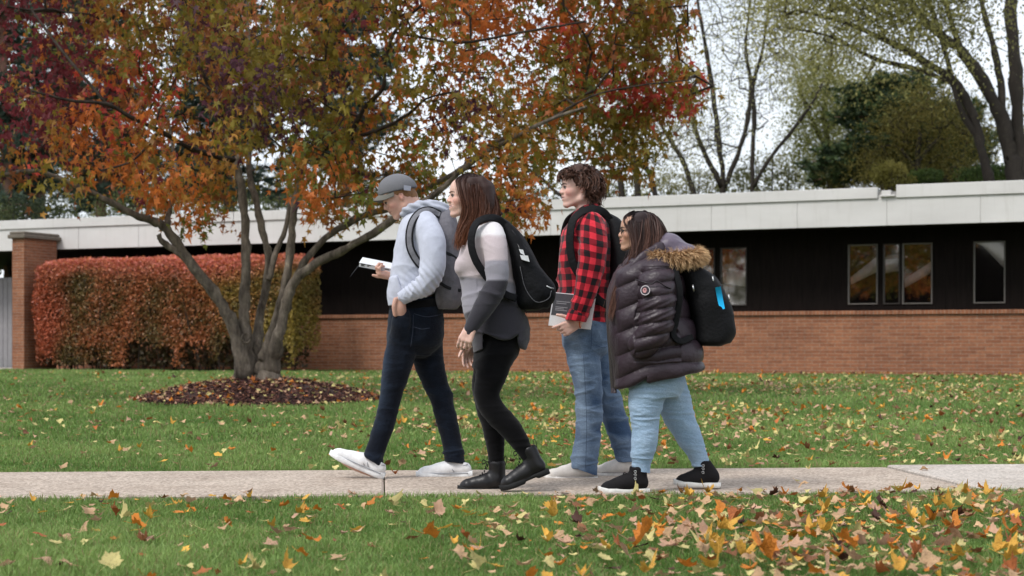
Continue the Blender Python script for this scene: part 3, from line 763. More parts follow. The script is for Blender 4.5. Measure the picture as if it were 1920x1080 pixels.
# ---------------------------------------------------------------- leaves and trees
def star_leaf(rng, n, c, size, col, droop=.5, out=None, simple_=False):
    """n leaves: centres c (n,3), sizes, colours -> V, F, C"""
    if simple_: rim = np.array([[0, -.5], [.38, -.05], [.12, .1], [0, .55], [-.12, .1], [-.36, 0]])
    else:
        rim = []
        for a, l in ((-35, .62), (28, 1.0), (90, 1.35), (152, 1.0), (215, .62)):
            rim += [(a, l * .72)]; 
            if a < 200: rim += [(a + 31, .30)]
        rim.append((270, .14)); rim = np.array([[math.cos(math.radians(a)) * l, math.sin(math.radians(a)) * l] for a, l in rim])
    m = len(rim)
    nrm = rng.standard_normal((n, 3)) * [1, 1, .45] + [0, 0, .2 if not simple_ else .35]
    if out is not None: nrm = nrm + out * .6
    nrm /= np.linalg.norm(nrm, axis=1)[:, None]
    tip = rng.standard_normal((n, 3)) * .7 + [0, 0, -droop]; tip -= nrm * (tip * nrm).sum(1)[:, None]; tip /= np.linalg.norm(tip, axis=1)[:, None] + 1e-9
    sd_ = np.cross(tip, nrm); cv = rng.uniform(-.75, .2, n); wx = rng.uniform(.55, 1.0, n) if not simple_ else np.ones(n)
    P = np.zeros((n, m + 1, 3)); P[:, 0] = c
    for k in range(m):
        x, y = rim[k]; jl = 1 + (0 if simple_ else rng.normal(0, .20, n)); P[:, 1 + k] = c + (size * jl)[:, None] * (x * sd_ * wx[:, None] + y * tip + (cv * (x * x + .6 * y * y))[:, None] * nrm)
    j = np.arange(m); tri = np.stack([0 * j, 1 + j, 1 + (j + 1) % m], 1)
    T = ((np.arange(n) * (m + 1))[:, None, None] + tri[None]).reshape(-1, 3)
    return P.reshape(-1, 3), T, np.repeat(col, m + 1, 0)

def in_poly(x, y, P):
    P = np.asarray(P, float); r = np.zeros(len(x), bool); j = len(P) - 1
    for i in range(len(P)):
        c = ((P[i, 1] > y) != (P[j, 1] > y)) & (x < (P[j, 0] - P[i, 0]) * (y - P[i, 1]) / (P[j, 1] - P[i, 1] + 1e-9) + P[i, 0]); r ^= c; j = i
    return r

def colonize(start, targets, rng, step=.25, jit=.12, up=.1, bias=None):
    """grow twigs from start nodes to targets -> nodes, parent, terminal ids"""
    N = len(start) + len(targets) * 12; P = np.zeros((N, 3)); par = np.full(N, -1); P[:len(start)] = start; n = len(start)
    d0 = np.array([np.min(((start - t)**2).sum(1)) for t in targets]); order = np.argsort(d0); term = []
    for k in order:
        t = targets[k]; dv = P[:n] - t; d = (dv**2).sum(1); d = d + (np.maximum(dv[:, 2], 0)**2) * 1.2
        i = int(np.argmin(d)); a = P[i].copy(); L = np.linalg.norm(t - a); m = max(1, min(10, int(L / step)))
        pr = i; bend = rng.standard_normal(3) * L * jit; bend[2] += up * L
        for q in range(1, m + 1):
            s = q / m; P[n] = a + (t - a) * s + bend * math.sin(math.pi * s) * .6; par[n] = pr; pr = n; n += 1
        term.append(n - 1)
    return P[:n], par[:n], term

def skeleton_mesh(P, par, nstart, rtip, rmax, pw=.45, m=5):
    n = len(P); cnt = np.ones(n)
    for i in range(n - 1, nstart - 1, -1):
        if par[i] >= 0: cnt[par[i]] += cnt[i] * .5 if par[i] < nstart else cnt[i]
    cnt = np.minimum(cnt, 400); r = np.minimum(rtip * cnt**pw, rmax)
    idx = np.arange(nstart, n); p = par[idx]; rp = np.where(p < nstart, r[idx] * 1.05, r[p])
    return segs(P[p], P[idx], np.minimum(rp, rmax), r[idx], m)

def limb_tubes(limbs, Yd, rng, dy=None, m=9, sub=5, flare=0):
    """limbs: list of [(px,py,r_px,doff),...] -> V, faces list, nodes"""
    Vs, Q, T, nodes, off = [], [], [], [], 0
    for L in limbs:
        P = []
        for p in L:
            o = p[3] if len(p) > 3 else 0; q = W(p[0], p[1], Yd + o); P.append([*q, p[2] / F * Yd])
        D = catmull(P, sub); D[:, :3] += rng.standard_normal((len(D), 3)) * D[:, 3:4] * .10
        r = D[:, 3] * (1 + .08 * rng.standard_normal(len(D)))
        V, f = tube(D[:, :3], np.maximum(r, .003), m, True, .05, rng); Vs.append(V); Q.append(f[0] + off); T.append(f[1] + off); off += len(V); nodes.append(D[1:, :3])
    return np.vstack(Vs), np.vstack(Q), np.vstack(T), np.vstack(nodes)

def bark(name, a, b, sc=6):
    t = NT(name); nz = t.noise(sc, 6, .7, sc=(1, 1, .35)); c = t.ramp(nz, [(.3, a), (.55, tuple((x + y) / 2 for x, y in zip(a, b))), (.7, b)])
    li = t.ramp(t.noise(sc * 3, 3, .6), [(.58, (1, 1, 1)), (.66, (1.5, 1.55, 1.35))]); c = t.mix(.6, c, li, 'MULTIPLY')
    t.bsdf(c, .9, .15, t.noise(sc * 6, 5, .7, sc=(1, 1, .4)), .02, .8); return t.done()
M_bark = bark('grey_bark', (.045, .035, .028), (.30, .25, .20), 11); M_twig = bark('dark_twig', (.03, .022, .018), (.07, .052, .042))
M_leafm = colmat('autumn_foliage', .5, .35, .22, 9, transl=.5)

# the many-stemmed ornamental tree
rng = np.random.default_rng(31)
tree = empty('autumn_tree', (TC[0], TC[1], float(mound(TC[0], TC[1])) - .05)); tag(tree, 'many-stemmed tree with red, orange and olive autumn leaves in a mulch bed', 'tree')
limbs = [
 [(462,712,30,0),(458,690,22,-.1),(440,620,18,-.15),(410,560,16,-.2),(355,490,15,-.3),(312,430,13,-.35),(285,413,12,-.4),(250,402,10,-.5),(200,375,9,-.6),(150,352,8,-.7),(105,332,7,-.8),(60,320,6,-.9),(-10,332,5,-1)],
 [(312,432,9,-.35),(318,390,7,-.2),(332,340,6,0),(325,280,5,.2),(315,220,4,.4)],
 [(357,492,9,-.3),(325,468,9,-.35),(303,452,8,-.4),(297,440,7,-.42)],
 [(468,715,32,0),(462,680,24,0),(458,620,19,0),(457,560,16,0),(462,480,14,0),(458,400,13,0),(450,340,12,0),(443,300,10,0),(470,265,7,.2),(480,200,6,.4),(470,100,5,.5),(460,0,4,.6)],
 [(443,302,9,0),(400,292,8,-.2),(350,275,7,-.5),(300,245,6,-.8),(250,222,6,-1),(200,195,5,-1.2),(130,188,4,-1.4),(60,170,3,-1.6)],
 [(478,712,26,.05),(482,660,16,.1),(486,600,13,.2),(505,500,12,.35),(492,430,11,.5),(478,370,10,.6),(468,330,9,.7),(472,260,7,.9),(520,180,6,1.1),(540,80,5,1.3),(560,-40,4,1.5)],
 [(492,715,26,-.05),(498,680,20,-.1),(506,640,16,-.15),(520,590,14,-.2),(533,540,13,-.2),(545,470,12,-.15),(550,400,11,-.1),(562,340,9,-.1),(578,285,8,-.1),(600,250,6,-.1),(610,180,5,-.1),(590,90,4,0),(600,-30,4,0)],
 [(505,525,9,.1),(515,480,8,.2),(535,430,7,.3),(548,370,6,.4),(590,330,5,.5),(640,290,4,.6)],
 [(500,715,30,-.1),(508,690,22,-.12),(520,640,17,-.3),(535,575,15,-.35),(550,530,14,-.4),(590,495,13,-.5),(640,470,11,-.6),(700,437,11,-.7),(750,402,10,-.8),(810,368,9,-.9),(868,318,8,-1),(905,290,7,-1.1),(960,260,6,-1.2),(1030,225,5,-1.3),(1100,200,4,-1.4)],
 [(528,600,11,-.1),(548,540,12,-.05),(575,485,11,0),(620,440,10,.1),(680,405,10,.2),(740,388,9,.3),(800,352,8,.4),(860,320,7,.6),(920,270,6,.8),(1000,240,5,1),(1090,180,4,1.2),(1180,160,3,1.4)],
 [(578,290,7,-.1),(620,275,7,-.3),(650,262,7,-.5),(670,225,7,-.6),(690,195,7,-.7),(718,165,6,-.8),(722,120,5,-.9),(740,60,5,-1),(790,10,4,-1.1)],
 [(652,262,5,-.5),(690,250,5,-.6),(730,235,5,-.8),(770,210,4,-1),(800,185,3,-1.1),(860,170,3,-1.2)],
 [(905,290,4,-1.1),(940,300,4,-1.2),(960,340,3,-1.3),(990,380,2.5,-1.4)],
 [(472,262,6,.3),(400,180,5,.1),(372,110,5,-.1),(368,60,4,-.2),(350,0,4,-.3)],
 [(600,250,5,0),(680,150,4,.8),(760,60,4,1.2),(850,-20,3,1.6)],[(1030,225,4,-1.2),(1110,180,3,-1.1),(1200,160,2.5,-1),(1290,150,2,-1)],[(860,320,4,.6),(960,300,4,1.0),(1080,300,3,1.2),(1180,290,2,1.3)],
 [(300,245,4,-.8),(250,300,3,-1.1),(190,320,3,-1.3)],[(200,195,4,-1.2),(120,100,4,-1),(60,20,3,-.8)],[(740,60,4,-1),(860,80,4,-1.3),(980,60,3,-1.5),(1100,40,3,-1.6)]]
limbs = [[(a[0], a[1], a[2] * (.66 if a[1] < 660 else .8), *a[3:]) for a in L] for L in limbs]
V, Q, T, nodes = limb_tubes(limbs[:4] + limbs[5:10], TY, rng)
V_, Q_, T_, nodes_ = limb_tubes([limbs[4]] + limbs[10:], TY, rng); make_mesh('upper_limbs', V_, [Q_, T_], bark('young_bark', (.022, .016, .013), (.085, .065, .052), 9), tree); nodes = np.vstack([nodes, nodes_])
# branch collar knot on the front of the trunk
kn, kf = tube(np.array([W(462 + 8 * math.cos(a), 634 - 9 * math.sin(a), TY - .215) for a in np.linspace(0, 6.1, 16)]), .013, 6)
make_mesh('trunk', np.vstack([V, kn]), [np.vstack([Q, kf[0] + len(V)]), np.vstack([T, kf[1] + len(V)])], M_bark, tree)
poly = [(-160,-330),(1230,-330),(1262,0),(1302,55),(1240,95),(1300,140),(1318,165),(1330,178),(1225,212),(1242,290),(1185,335),(1120,300),(1040,290),(1000,330),(1035,398),(965,425),(915,400),(880,330),(850,325),(780,372),(700,385),(640,420),(590,410),(612,360),(560,340),(540,310),(480,300),(440,325),(408,380),(402,435),(370,440),(350,375),(310,395),(280,350),(200,372),(120,352),(60,348),(-20,350),(-160,330)]
N = 16000; px = rng.uniform(-160, 1400, N); py = rng.uniform(-330, 440, N); k = in_poly(px, py, poly); px, py = px[k], py[k]
edge = np.clip(np.minimum((px + 400) / 500, (1400 - px) / 500), .25, 1); dz = rng.uniform(-1, 1, len(px)) * 2.7 * edge
Yt = TY + dz; tg = np.stack([(px - CX) / F * TY, Yt, HC + (HY - py) / F * TY], 1)     # the crown is built at its own distance
gap = SN(41, 1.9)(tg) + .75 * SN(42, 4.2)(tg); k = gap > .20; k &= ~((py < -60) & (rng.random(len(py)) < .6)); tg = tg[k]; px, py = px[k], py[k]
sel = rng.permutation(len(tg))[:2400]; tg = tg[sel]; px, py = px[sel], py[sel]
P, par, term = colonize(nodes, tg, rng, .22, .12, .05)
V, q = skeleton_mesh(P, par, len(nodes), .003, .016, .38, 4)
make_mesh('branches', V, q, M_twig, tree)
pal = {'olive': lin(138, 122, 48), 'ybrown': lin(176, 128, 58), 'orange': lin(204, 118, 56), 'red': lin(198, 78, 64), 'burg': lin(122, 52, 58), 'purple': lin(92, 54, 66), 'green': lin(120, 124, 56), 'brown': lin(156, 96, 58)}
def blob(p, q, cx, cy, rx, ry): return np.exp(-((p - cx) / rx)**2 - ((q - cy) / ry)**2)
n1, n2 = SN(51, 1.6)(tg), SN(52, 2.6)(tg)
w_ = {'olive': .40 + .6 * n1 + 1.0 * blob(px, py, 960, 220, 380, 150) + .5 * blob(px, py, 700, 330, 300, 90), 'ybrown': .5 + .5 * n2, 'orange': .22 - .5 * n1 + .8 * blob(px, py, 230, 280, 160, 110) + .45 * blob(px, py, 1000, 40, 260, 80),
      'red': -.12 - .35 * n2 + 1.2 * blob(px, py, 290, 170, 90, 70) + 1.9 * blob(px, py, 1230, 165, 130, 28) + .2 * blob(px, py, 1150, 40, 160, 60),
      'burg': -.15 + .5 * n2 + 3.2 * blob(px, py, 40, 130, 110, 170) + .8 * blob(px, py, 700, 30, 200, 60), 'purple': -.05 - .2 * n1 + .8 * blob(px, py, 40, 300, 60, 60) + 2.1 * blob(px, py, 440, 140, 50, 60) + 2.0 * blob(px, py, 400, 30, 60, 40) + 2.1 * blob(px, py, 520, 220, 90, 45) + 1.7 * blob(px, py, 640, 180, 40, 40) + 1.5 * blob(px, py, 880, 230, 70, 40),
      'green': .25 + .6 * n1 * n2 + .6 * blob(px, py, 760, 330, 200, 60), 'brown': .42 + .3 * n1}
Wm = np.stack([np.maximum(w_[k], 0) + .03 for k in pal], 1)**2.5; Wm /= Wm.sum(1)[:, None]; PC = np.array([pal[k] for k in pal])
nl = 15; tm = np.zeros((len(tg), 3)); ordr = np.argsort([np.min(((nodes - t)**2).sum(1)) for t in tg]); 
cen = np.repeat(tg, nl, 0) + rng.standard_normal((len(tg) * nl, 3)) * [.10, .10, .12] + [0, 0, -.06]
cum = np.repeat(Wm.cumsum(1), nl, 0); main = (np.repeat(rng.random(len(tg)), nl)); pick = np.where(rng.random(len(cen)) < .72, main, rng.random(len(cen)))
ci = (pick[:, None] > cum).sum(1).clip(0, 7); col = PC[ci] * rng.uniform(.72, 1.22, (len(cen), 1))
V, T, C = star_leaf(rng, len(cen), cen, rng.uniform(.055, .125, len(cen)), col, 1.5)
make_mesh('crown', V, [T], M_leafm, tree, col=C, smooth=False)

# clipped hedge
rng = np.random.default_rng(61)
s0, s1 = 2.80, s_of(603, .9); H0, H1 = .28, 2.72
hedge = empty('clipped_hedge', fw((s0 + s1) / 2, 1.5, .15), BZ); tag(hedge, 'long boxy clipped hedge, pink-red on top and yellow-green at its right end', 'hedge')
N = 52000; u = rng.random((N, 3)); face = rng.choice(4, N, p=[.66, .18, .09, .07])
s_ = s0 + (s1 - s0) * u[:, 0]; d_ = .9 + 1.2 * u[:, 1]; z_ = H0 + (H1 - H0) * u[:, 2]**.9; dep = np.abs(rng.normal(0, .09, N))
d_ = np.where(face == 0, 2.1 - dep, d_); z_ = np.where(face == 1, H1 - dep, z_); s_ = np.where(face == 2, s1 - dep, np.where(face == 3, s0 + dep, s_))
bn = SN(62, 2.0); Ph = np.stack([s_, d_, z_], 1); bmp = bn(Ph); b2 = SN(63, 5)(Ph)
# rounded shoulders and a swelling, uneven face
sh = np.clip((z_ - (H1 - .35)) / .35, 0, 1)**2; d_ = np.where(face == 0, d_ - .2 * sh + .06 * bmp + .04 * b2, d_)
es = np.clip((.45 - (s_ - s0)) / .45, 0, 1)**2 + np.clip((.3 - (s1 - s_)) / .3, 0, 1)**2; z_ = z_ - .20 * es * (z_ > 2) + .035 * b2 * (face == 1) - .03 * np.abs((s_ - s0) / (s1 - s0) - .35) * (face == 1)
low = (z_ < .95); k = ~(low & (.55 * SN(64, 2.3)(Ph) + .5 * SN(65, 7)(Ph) + rng.normal(0, .25, N) < (.95 - z_) * 2.4 - .75)); s_, d_, z_, face, bmp, b2 = [a[k] for a in (s_, d_, z_, face, bmp, b2)]; N = len(s_)
cen = fw(0, 0, 0)[None] + s_[:, None] * np.array([*U, 0]) + d_[:, None] * np.array([*NN, 0]) + z_[:, None] * [0, 0, 1]
tt = (s_ - s0) / (s1 - s0); zt_ = (z_ - H0) / (H1 - H0); r1 = rng.random(N)
top = np.clip((zt_ - .78) * 5 + .3 * bmp, 0, 1)[:, None]; gr_ = np.clip((tt - .72) * 3.6 + .5 * bmp, 0, 1)[:, None]; midc = np.clip(.5 + .5 * bmp + .5 * b2 + rng.normal(0, .35, N), 0, 1)[:, None]
c = midc * np.array(lin(168, 100, 62)) + (1 - midc) * np.array(lin(104, 86, 48)); lf = np.clip((.16 - tt) * 8 + .4 * b2, 0, 1)[:, None]; c = c * (1 - .4 * lf) + .4 * lf * np.array(lin(190, 84, 66))
c = c * (1 - gr_ * .85) + gr_ * .85 * np.array(lin(140, 126, 54)); tc_ = np.where(r1[:, None] < .6, np.array(lin(206, 120, 104)), np.array(lin(192, 116, 76))); c = c * (1 - top) + top * tc_; c *= rng.uniform(.65, 1.2, (N, 1))
V, T, C = star_leaf(rng, N, cen, rng.uniform(.045, .075, N), c * 1.15, .1, simple_=True)
M_hl = colmat('hedge_leaves', .45, .4, .15, 9, transl=.22)
make_mesh('foliage', V, [T], M_hl, hedge, col=C, smooth=False)
N = 90; s_ = np.round(rng.uniform(s0 + .3, s1 - .3, N) / .55) * .55 + rng.normal(0, .06, N); d_ = rng.uniform(1.2, 1.9, N); A = np.array([fw(a, b, .14) for a, b in zip(s_, d_)]); B = A + rng.standard_normal((N, 3)) * [.35, .3, .2] + [0, 0, 1.5]
V, q = segs(A, B, .016, .006, 4); make_mesh('stems', V, q, M_twig, hedge)
# inner twiggy shade: dense branching inside the hedge
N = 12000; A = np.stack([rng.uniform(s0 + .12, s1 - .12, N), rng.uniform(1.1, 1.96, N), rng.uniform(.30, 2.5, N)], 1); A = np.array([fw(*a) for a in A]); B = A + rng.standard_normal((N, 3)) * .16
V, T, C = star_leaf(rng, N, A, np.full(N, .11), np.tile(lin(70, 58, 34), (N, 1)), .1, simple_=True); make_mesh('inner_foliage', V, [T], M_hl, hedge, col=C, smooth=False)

# ---------------------------------------------------------------- trees beyond the roof
M_bgbark = bark('distant_bark', (.026, .022, .018), (.062, .052, .043), 3); M_pine = bark('pine_bark', (.16, .085, .06), (.26, .15, .11), 3)
M_bgleaf = colmat('distant_leaves', .6, .25, .25, 1.5, transl=.3); M_needle = colmat('needles', .6, .25, .3, 1.2, transl=.15)
def bg_tree(name, label, limbs, Y, poly, ntg, dep, colr, lsize, nleaf, seed, spread=.35, mb_=M_bgbark, rt=.006, rm=.045, group='trees beyond the roof', cat='tree', gapv=-.3, jit=.15):
    rng = np.random.default_rng(seed); o = W(limbs[0][0][0], limbs[0][0][1], Y); g = empty(name, (o[0], o[1], .19)); tag(g, label, cat, group)
    lm = [[(limbs[0][0][0], HY + (HC - .19) * F / Y, limbs[0][0][2] * 1.2)] + limbs[0]] + limbs[1:]
    V, Q, T, nodes = limb_tubes(lm, Y, rng, m=7); make_mesh('trunk', V, [Q, T], mb_, g)
    P_ = np.array(poly, float); n = ntg * 9; px = rng.uniform(P_[:, 0].min(), P_[:, 0].max(), n); py = rng.uniform(P_[:, 1].min(), P_[:, 1].max(), n); k = in_poly(px, py, poly); px, py = px[k], py[k]
    tg = np.stack([(px - CX) / F * Y, Y + rng.uniform(-dep, dep, len(px)), HC + (HY - py) / F * Y], 1); tg = tg[SN(seed + 1, .7)(tg) + .4 * SN(seed + 2, 1.8)(tg) > gapv][:ntg]
    P, par, term = colonize(nodes, tg, rng, .5, jit, .08); V, q = skeleton_mesh(P, par, len(nodes), rt, rm, .4, 3); make_mesh('branches', V, q, mb_, g)
    if nleaf:
        n = len(tg) * nleaf; c = np.repeat(tg, nleaf, 0) + rng.standard_normal((n, 3)) * spread; a, b = np.array(colr[0]), np.array(colr[1])
        f = np.clip(.5 + .45 * np.repeat(SN(seed + 3, 1.0)(tg), nleaf) + rng.normal(0, .25, n), 0, 1)[:, None]
        V, T, C = star_leaf(rng, n, c, rng.uniform(.6, 1.3, n) * lsize, (1 - f) * a + f * b, .4, simple_=True); make_mesh('crown', V, [T], M_bgleaf, g, col=C, smooth=False)
    return g
ol = (lin(112, 110, 62), lin(160, 156, 104))
bg_tree('bare_tree', 'nearly bare vase-shaped tree with thin dark stems rising behind the roof', [[(1356,352,5.5),(1350,290,5),(1340,200,5),(1325,100,4),(1308,0,3),(1300,-80,2)],[(1358,352,5),(1384,290,4.5),(1402,225,4.5),(1408,160,4),(1398,90,3),(1405,20,2.5),(1412,-60,2)],
 [(1354,350,6),(1322,290,5),(1296,220,4),(1268,140,3),(1245,50,2)],[(1410,385,4.5),(1411,290,4.2),(1414,220,4.5),(1412,160,4),(1430,90,3),(1442,10,2)],[(1411,352,4),(1445,295,3.5),(1485,245,3.2),(1525,190,2.6),(1545,150,2)],[(1306,385,5),(1284,310,4.5),(1258,265,4),(1232,220,3),(1205,160,2)]],
 52, [(1170,-150),(1500,-150),(1500,60),(1480,180),(1440,250),(1330,300),(1250,280),(1170,230)], 2300, 3.2, (lin(150, 150, 110), lin(178, 176, 136)), .08, 5, 101, .6, rt=.0042, rm=.035, gapv=-.6)
bg_tree('leaning_tree', 'big tree at the right edge with dark leaning limbs and thin olive leaves', [[(1903,345,17),(1895,290,16),(1880,230,14),(1850,165,12),(1805,100,10),(1745,50,8),(1700,-10,6),(1670,-80,5)],[(1855,345,10),(1843,290,9),(1825,220,9),(1795,160,8),(1740,120,7),(1670,80,6),(1590,45,4),(1500,20,3)],
 [(1912,345,14),(1908,220,13),(1900,110,12),(1893,0,11),(1890,-100,9)],[(1880,230,8),(1875,150,7),(1858,70,6),(1840,0,5),(1830,-80,4)],[(1795,160,5),(1720,130,5),(1640,110,4),(1560,70,3),(1480,52,2)],[(1835,260,7),(1800,200,6),(1770,90,5),(1740,0,4),(1700,-80,3)],[(1805,100,6),(1780,30,5),(1760,-60,4)]],
 42, [(1470,-150),(1990,-150),(1990,250),(1880,240),(1800,180),(1640,150),(1500,110),(1460,30)], 1150, 3.4, (lin(98, 98, 52), lin(150, 146, 88)), .09, 40, 111, .60, rt=.005, rm=.045, gapv=.15)
bg_tree('olive_tree', 'feathery pale olive tree left of the dark pine', [[(1560,360,7),(1555,280,6),(1545,210,5),(1555,140,4),(1560,80,3)],[(1555,290,5),(1520,220,4),(1500,170,3)],[(1550,250,5),(1600,180,4),(1640,120,3)]],
 56, [(1485,110),(1540,62),(1600,70),(1680,110),(1660,180),(1600,240),(1560,330),(1500,350),(1480,260),(1500,200)], 420, 2.0, (lin(110, 114, 58), lin(152, 150, 88)), .085, 60, 121, .40)
bg_tree('autumn_shrub_tree', 'small round olive-brown tree just above the fascia right of the bare tree', [[(1720,370,6),(1720,300,5),(1725,250,4)],[(1722,320,4),(1690,280,3)],[(1722,300,4),(1760,260,3)]], 46, [(1620,300),(1660,220),(1720,170),(1790,190),(1840,250),(1830,340),(1700,350),(1620,350)], 330, 1.6, (lin(76, 76, 34), lin(122, 112, 54)), .07, 60, 131, .32)
bg_tree('thin_tree', 'small dark bare tree behind the curly-haired walker', [[(1165,362,6),(1150,320,5),(1120,280,4),(1080,240,3)],[(1200,390,7),(1190,310,6),(1185,270,5),(1200,220,4)],[(1235,392,6),(1215,320,5),(1180,290,4),(1140,270,3)],[(1160,385,4),(1060,370,4),(1010,330,3),(960,300,2)]],
 47, [(960,120),(1300,120),(1300,300),(1220,330),(1100,310),(980,340)], 420, 2.0, ol, .07, 22, 141, .5, rt=.006)
# pines on the left
def pine(label, trunk, Y, levels, seed, r0=11, wid=2.6, dens=1.0, cA=lin(38, 54, 44), cB=lin(84, 100, 84)):
    rng = np.random.default_rng(seed); o = W(trunk[0][0], trunk[0][1], Y); g = empty('pine_tree', (o[0], o[1], .19)); tag(g, label, 'pine tree', 'pines beyond the roof')
    L = [(trunk[0][0], HY + (HC - .19) * F / Y, r0)] + [(a, b, r0 * (1 - .09 * i)) for i, (a, b) in enumerate(trunk)]
    V, Q, T, nodes = limb_tubes([L], Y, rng, m=8); make_mesh('trunk', V, [Q, T], M_pine, g)
    A, B, cs, cc = [], [], [], []
    lv = sorted(levels); yy = np.arange(lv[0][0], lv[-1][0] + 1, 24); levels = [(y_, 1.3 * np.interp(y_, [l[0] for l in lv], [l[1] for l in lv]) * rng.uniform(.7, 1.15)) for y_ in yy]
    for (py, hw) in levels:
        i = int(np.argmin([abs((HC + (HY - py) / F * Y) - n[2]) for n in nodes])); base = nodes[i]
        for k in range(max(5, int(8 * dens))):
            a = rng.uniform(0, 6.283); ln = hw / F * Y * rng.uniform(.5, 1.05); d = np.array([math.cos(a), math.sin(a), rng.uniform(-.12, .22)]); tip = base + d * ln + [0, 0, rng.uniform(-.2, .3)]
            A.append(base + [0, 0, rng.uniform(-.3, .3)]); B.append(tip); m_ = int(ln * 12 * dens) + 3
            for q in range(m_):
                f = rng.uniform(.25, 1.0); c = A[-1] * (1 - f) + tip * f + rng.standard_normal(3) * [.22, .22, .10]; cs.append(c); cc.append(rng.uniform(0, 1))
    V, q = segs(np.array(A), np.array(B), .045, .012, 4); make_mesh('boughs', V, q, M_pine, g)
    cs = np.array(cs); cc = np.array(cc); nn = 34; n = len(cs) * nn; c = np.repeat(cs, nn, 0); dirs = rng.standard_normal((n, 3)) * [1, 1, .55] + [0, 0, .12]; dirs /= np.linalg.norm(dirs, axis=1)[:, None]
    s_ = np.cross(dirs, rng.standard_normal((n, 3))); s_ /= np.linalg.norm(s_, axis=1)[:, None]; ln = rng.uniform(.12, .30, n)[:, None]; P = np.stack([c - s_ * .022, c + s_ * .022, c + dirs * ln], 1)
    f = np.repeat(cc, nn)[:, None]; C = (1 - f) * np.array(cA) + f * np.array(cB)
    make_mesh('crown', P.reshape(-1, 3), [np.arange(n * 3).reshape(-1, 3)], M_needle, g, col=np.repeat(C, 3, 0), smooth=False)
pine('tall dark pine seen through the orange leaves, mid left', [(430,400),(428,300),(420,200),(410,100),(400,0),(395,-100)], 50, [(380,110),(330,120),(270,110),(220,130),(160,120),(100,110),(40,100),(-20,90)], 201, 11)
pine('dark pine behind the crown near the capped walker', [(650,400),(648,300),(645,200),(640,100),(640,0),(640,-100)], 54, [(330,100),(250,110),(180,90),(110,110),(60,100),(0,90),(-50,80)], 202, 9, dens=.9)
pine('leaning pink-barked pine at the far left', [(70,400),(80,300),(100,200),(128,90),(150,0),(165,-100)], 48, [(380,60),(150,70),(60,110),(-10,120),(-60,100)], 203, 12, dens=.8)
pine('short dark pine with a reddish stem above the brick pier', [(188,400),(190,330),(195,260),(200,190),(205,120)], 52, [(385,110),(350,120),(300,90),(250,80),(200,60),(150,50)], 204, 10, dens=1.0)
pine('pine at the picture edge over the grey fence', [(15,400),(12,300),(10,200),(5,80),(0,-60)], 46, [(390,70),(350,90),(200,60),(100,80),(0,90)], 205, 10, dens=.7)
pine('broad dark evergreen in layers above the roof drain', [(1690,400),(1692,330),(1690,270),(1688,210),(1685,160)], 49, [(340,150),(322,160),(300,150),(280,155),(258,140),(238,140),(218,120),(200,110),(182,90),(166,70),(152,45)], 206, 8, dens=1.5, cA=lin(34, 50, 34), cB=lin(80, 98, 58))
pine('small evergreen between the pine and the leaning tree', [(1800,400),(1800,340),(1800,300),(1802,250)], 53, [(345,70),(325,75),(305,65),(285,60),(262,40),(245,25)], 207, 6, dens=1.2, cA=lin(34, 46, 30), cB=lin(76, 88, 50))
# bushes along the roof line
def bush(label, px, py, hw, hh, Y, cA, cB, seed, n=2600, ls=.08):
    rng = np.random.default_rng(seed); o = W(px, py, Y); g = empty('bush', (o[0], o[1], .19)); tag(g, label, 'bush', 'bushes beyond the roof')
    sx, sz = hw / F * Y, hh / F * Y; d = rng.standard_normal((n, 3)); d /= np.linalg.norm(d, axis=1)[:, None]; rad = rng.uniform(.55, 1.0, n)[:, None]; rad = rad * (1 + .38 * SN(seed, 3.0)(d))[:, None]
    c = o + d * rad * [sx, sx * .6, sz]; f = np.clip(.5 + .6 * SN(seed + 1, 2.5)(c) + rng.normal(0, .2, n), 0, 1)[:, None]; V, T, C = star_leaf(rng, n, c, rng.uniform(.6, 1.3, n) * ls, (1 - f) * np.array(cA) + f * np.array(cB), .1, simple_=True)
    make_mesh('foliage', V, [T], M_bgleaf, g, col=C, smooth=False)
    A = np.tile([o[0], o[1], .1], (24, 1)); B = o + d[:24] * [sx, sx * .6, sz] * .8; V, q = segs(A, B, .04, .01, 4); make_mesh('stems', V, q, M_bgbark, g)
dk = (lin(44, 54, 34), lin(96, 104, 62)); mu = (lin(104, 104, 62), lin(150, 146, 96)); br = (lin(58, 78, 34), lin(100, 116, 56))
for i, a in enumerate([('dark bush above the fascia beside the brick pier', 60, 400, 95, 38, 44, *dk), ('dark green bush behind the left limb of the autumn tree', 260, 395, 110, 42, 46, *dk), ('dark bush behind the straight stems of the autumn tree', 480, 392, 110, 36, 47, *dk),
   ('low dim bush beneath the cap wearer\'s branch', 660, 388, 90, 30, 48, lin(70, 78, 50), lin(120, 122, 84)), ('muted olive bush behind the two left walkers', 900, 380, 110, 34, 50, *mu), ('muted olive bush behind the curly-haired head', 1130, 362, 100, 36, 52, *mu), ('hazy olive bush below the bare tree', 1290, 345, 80, 40, 55, *mu),
   ('olive bush at the foot of the limb right of the bare tree', 1440, 330, 85, 46, 54, lin(84, 88, 44), lin(136, 132, 76)), ('dull green bush left of the roof drain', 1580, 330, 70, 34, 50, lin(76, 78, 40), lin(124, 116, 62)), ('bright green bush just right of the roof drain', 1735, 338, 50, 16, 44, *br), ('bright green bush under the leaning tree', 1860, 328, 70, 20, 44, *br),
   ('olive-brown bush directly behind the roof drain', 1670, 335, 40, 28, 43, lin(104, 100, 44), lin(150, 140, 72))]):
    bush(*a, seed=300 + i)
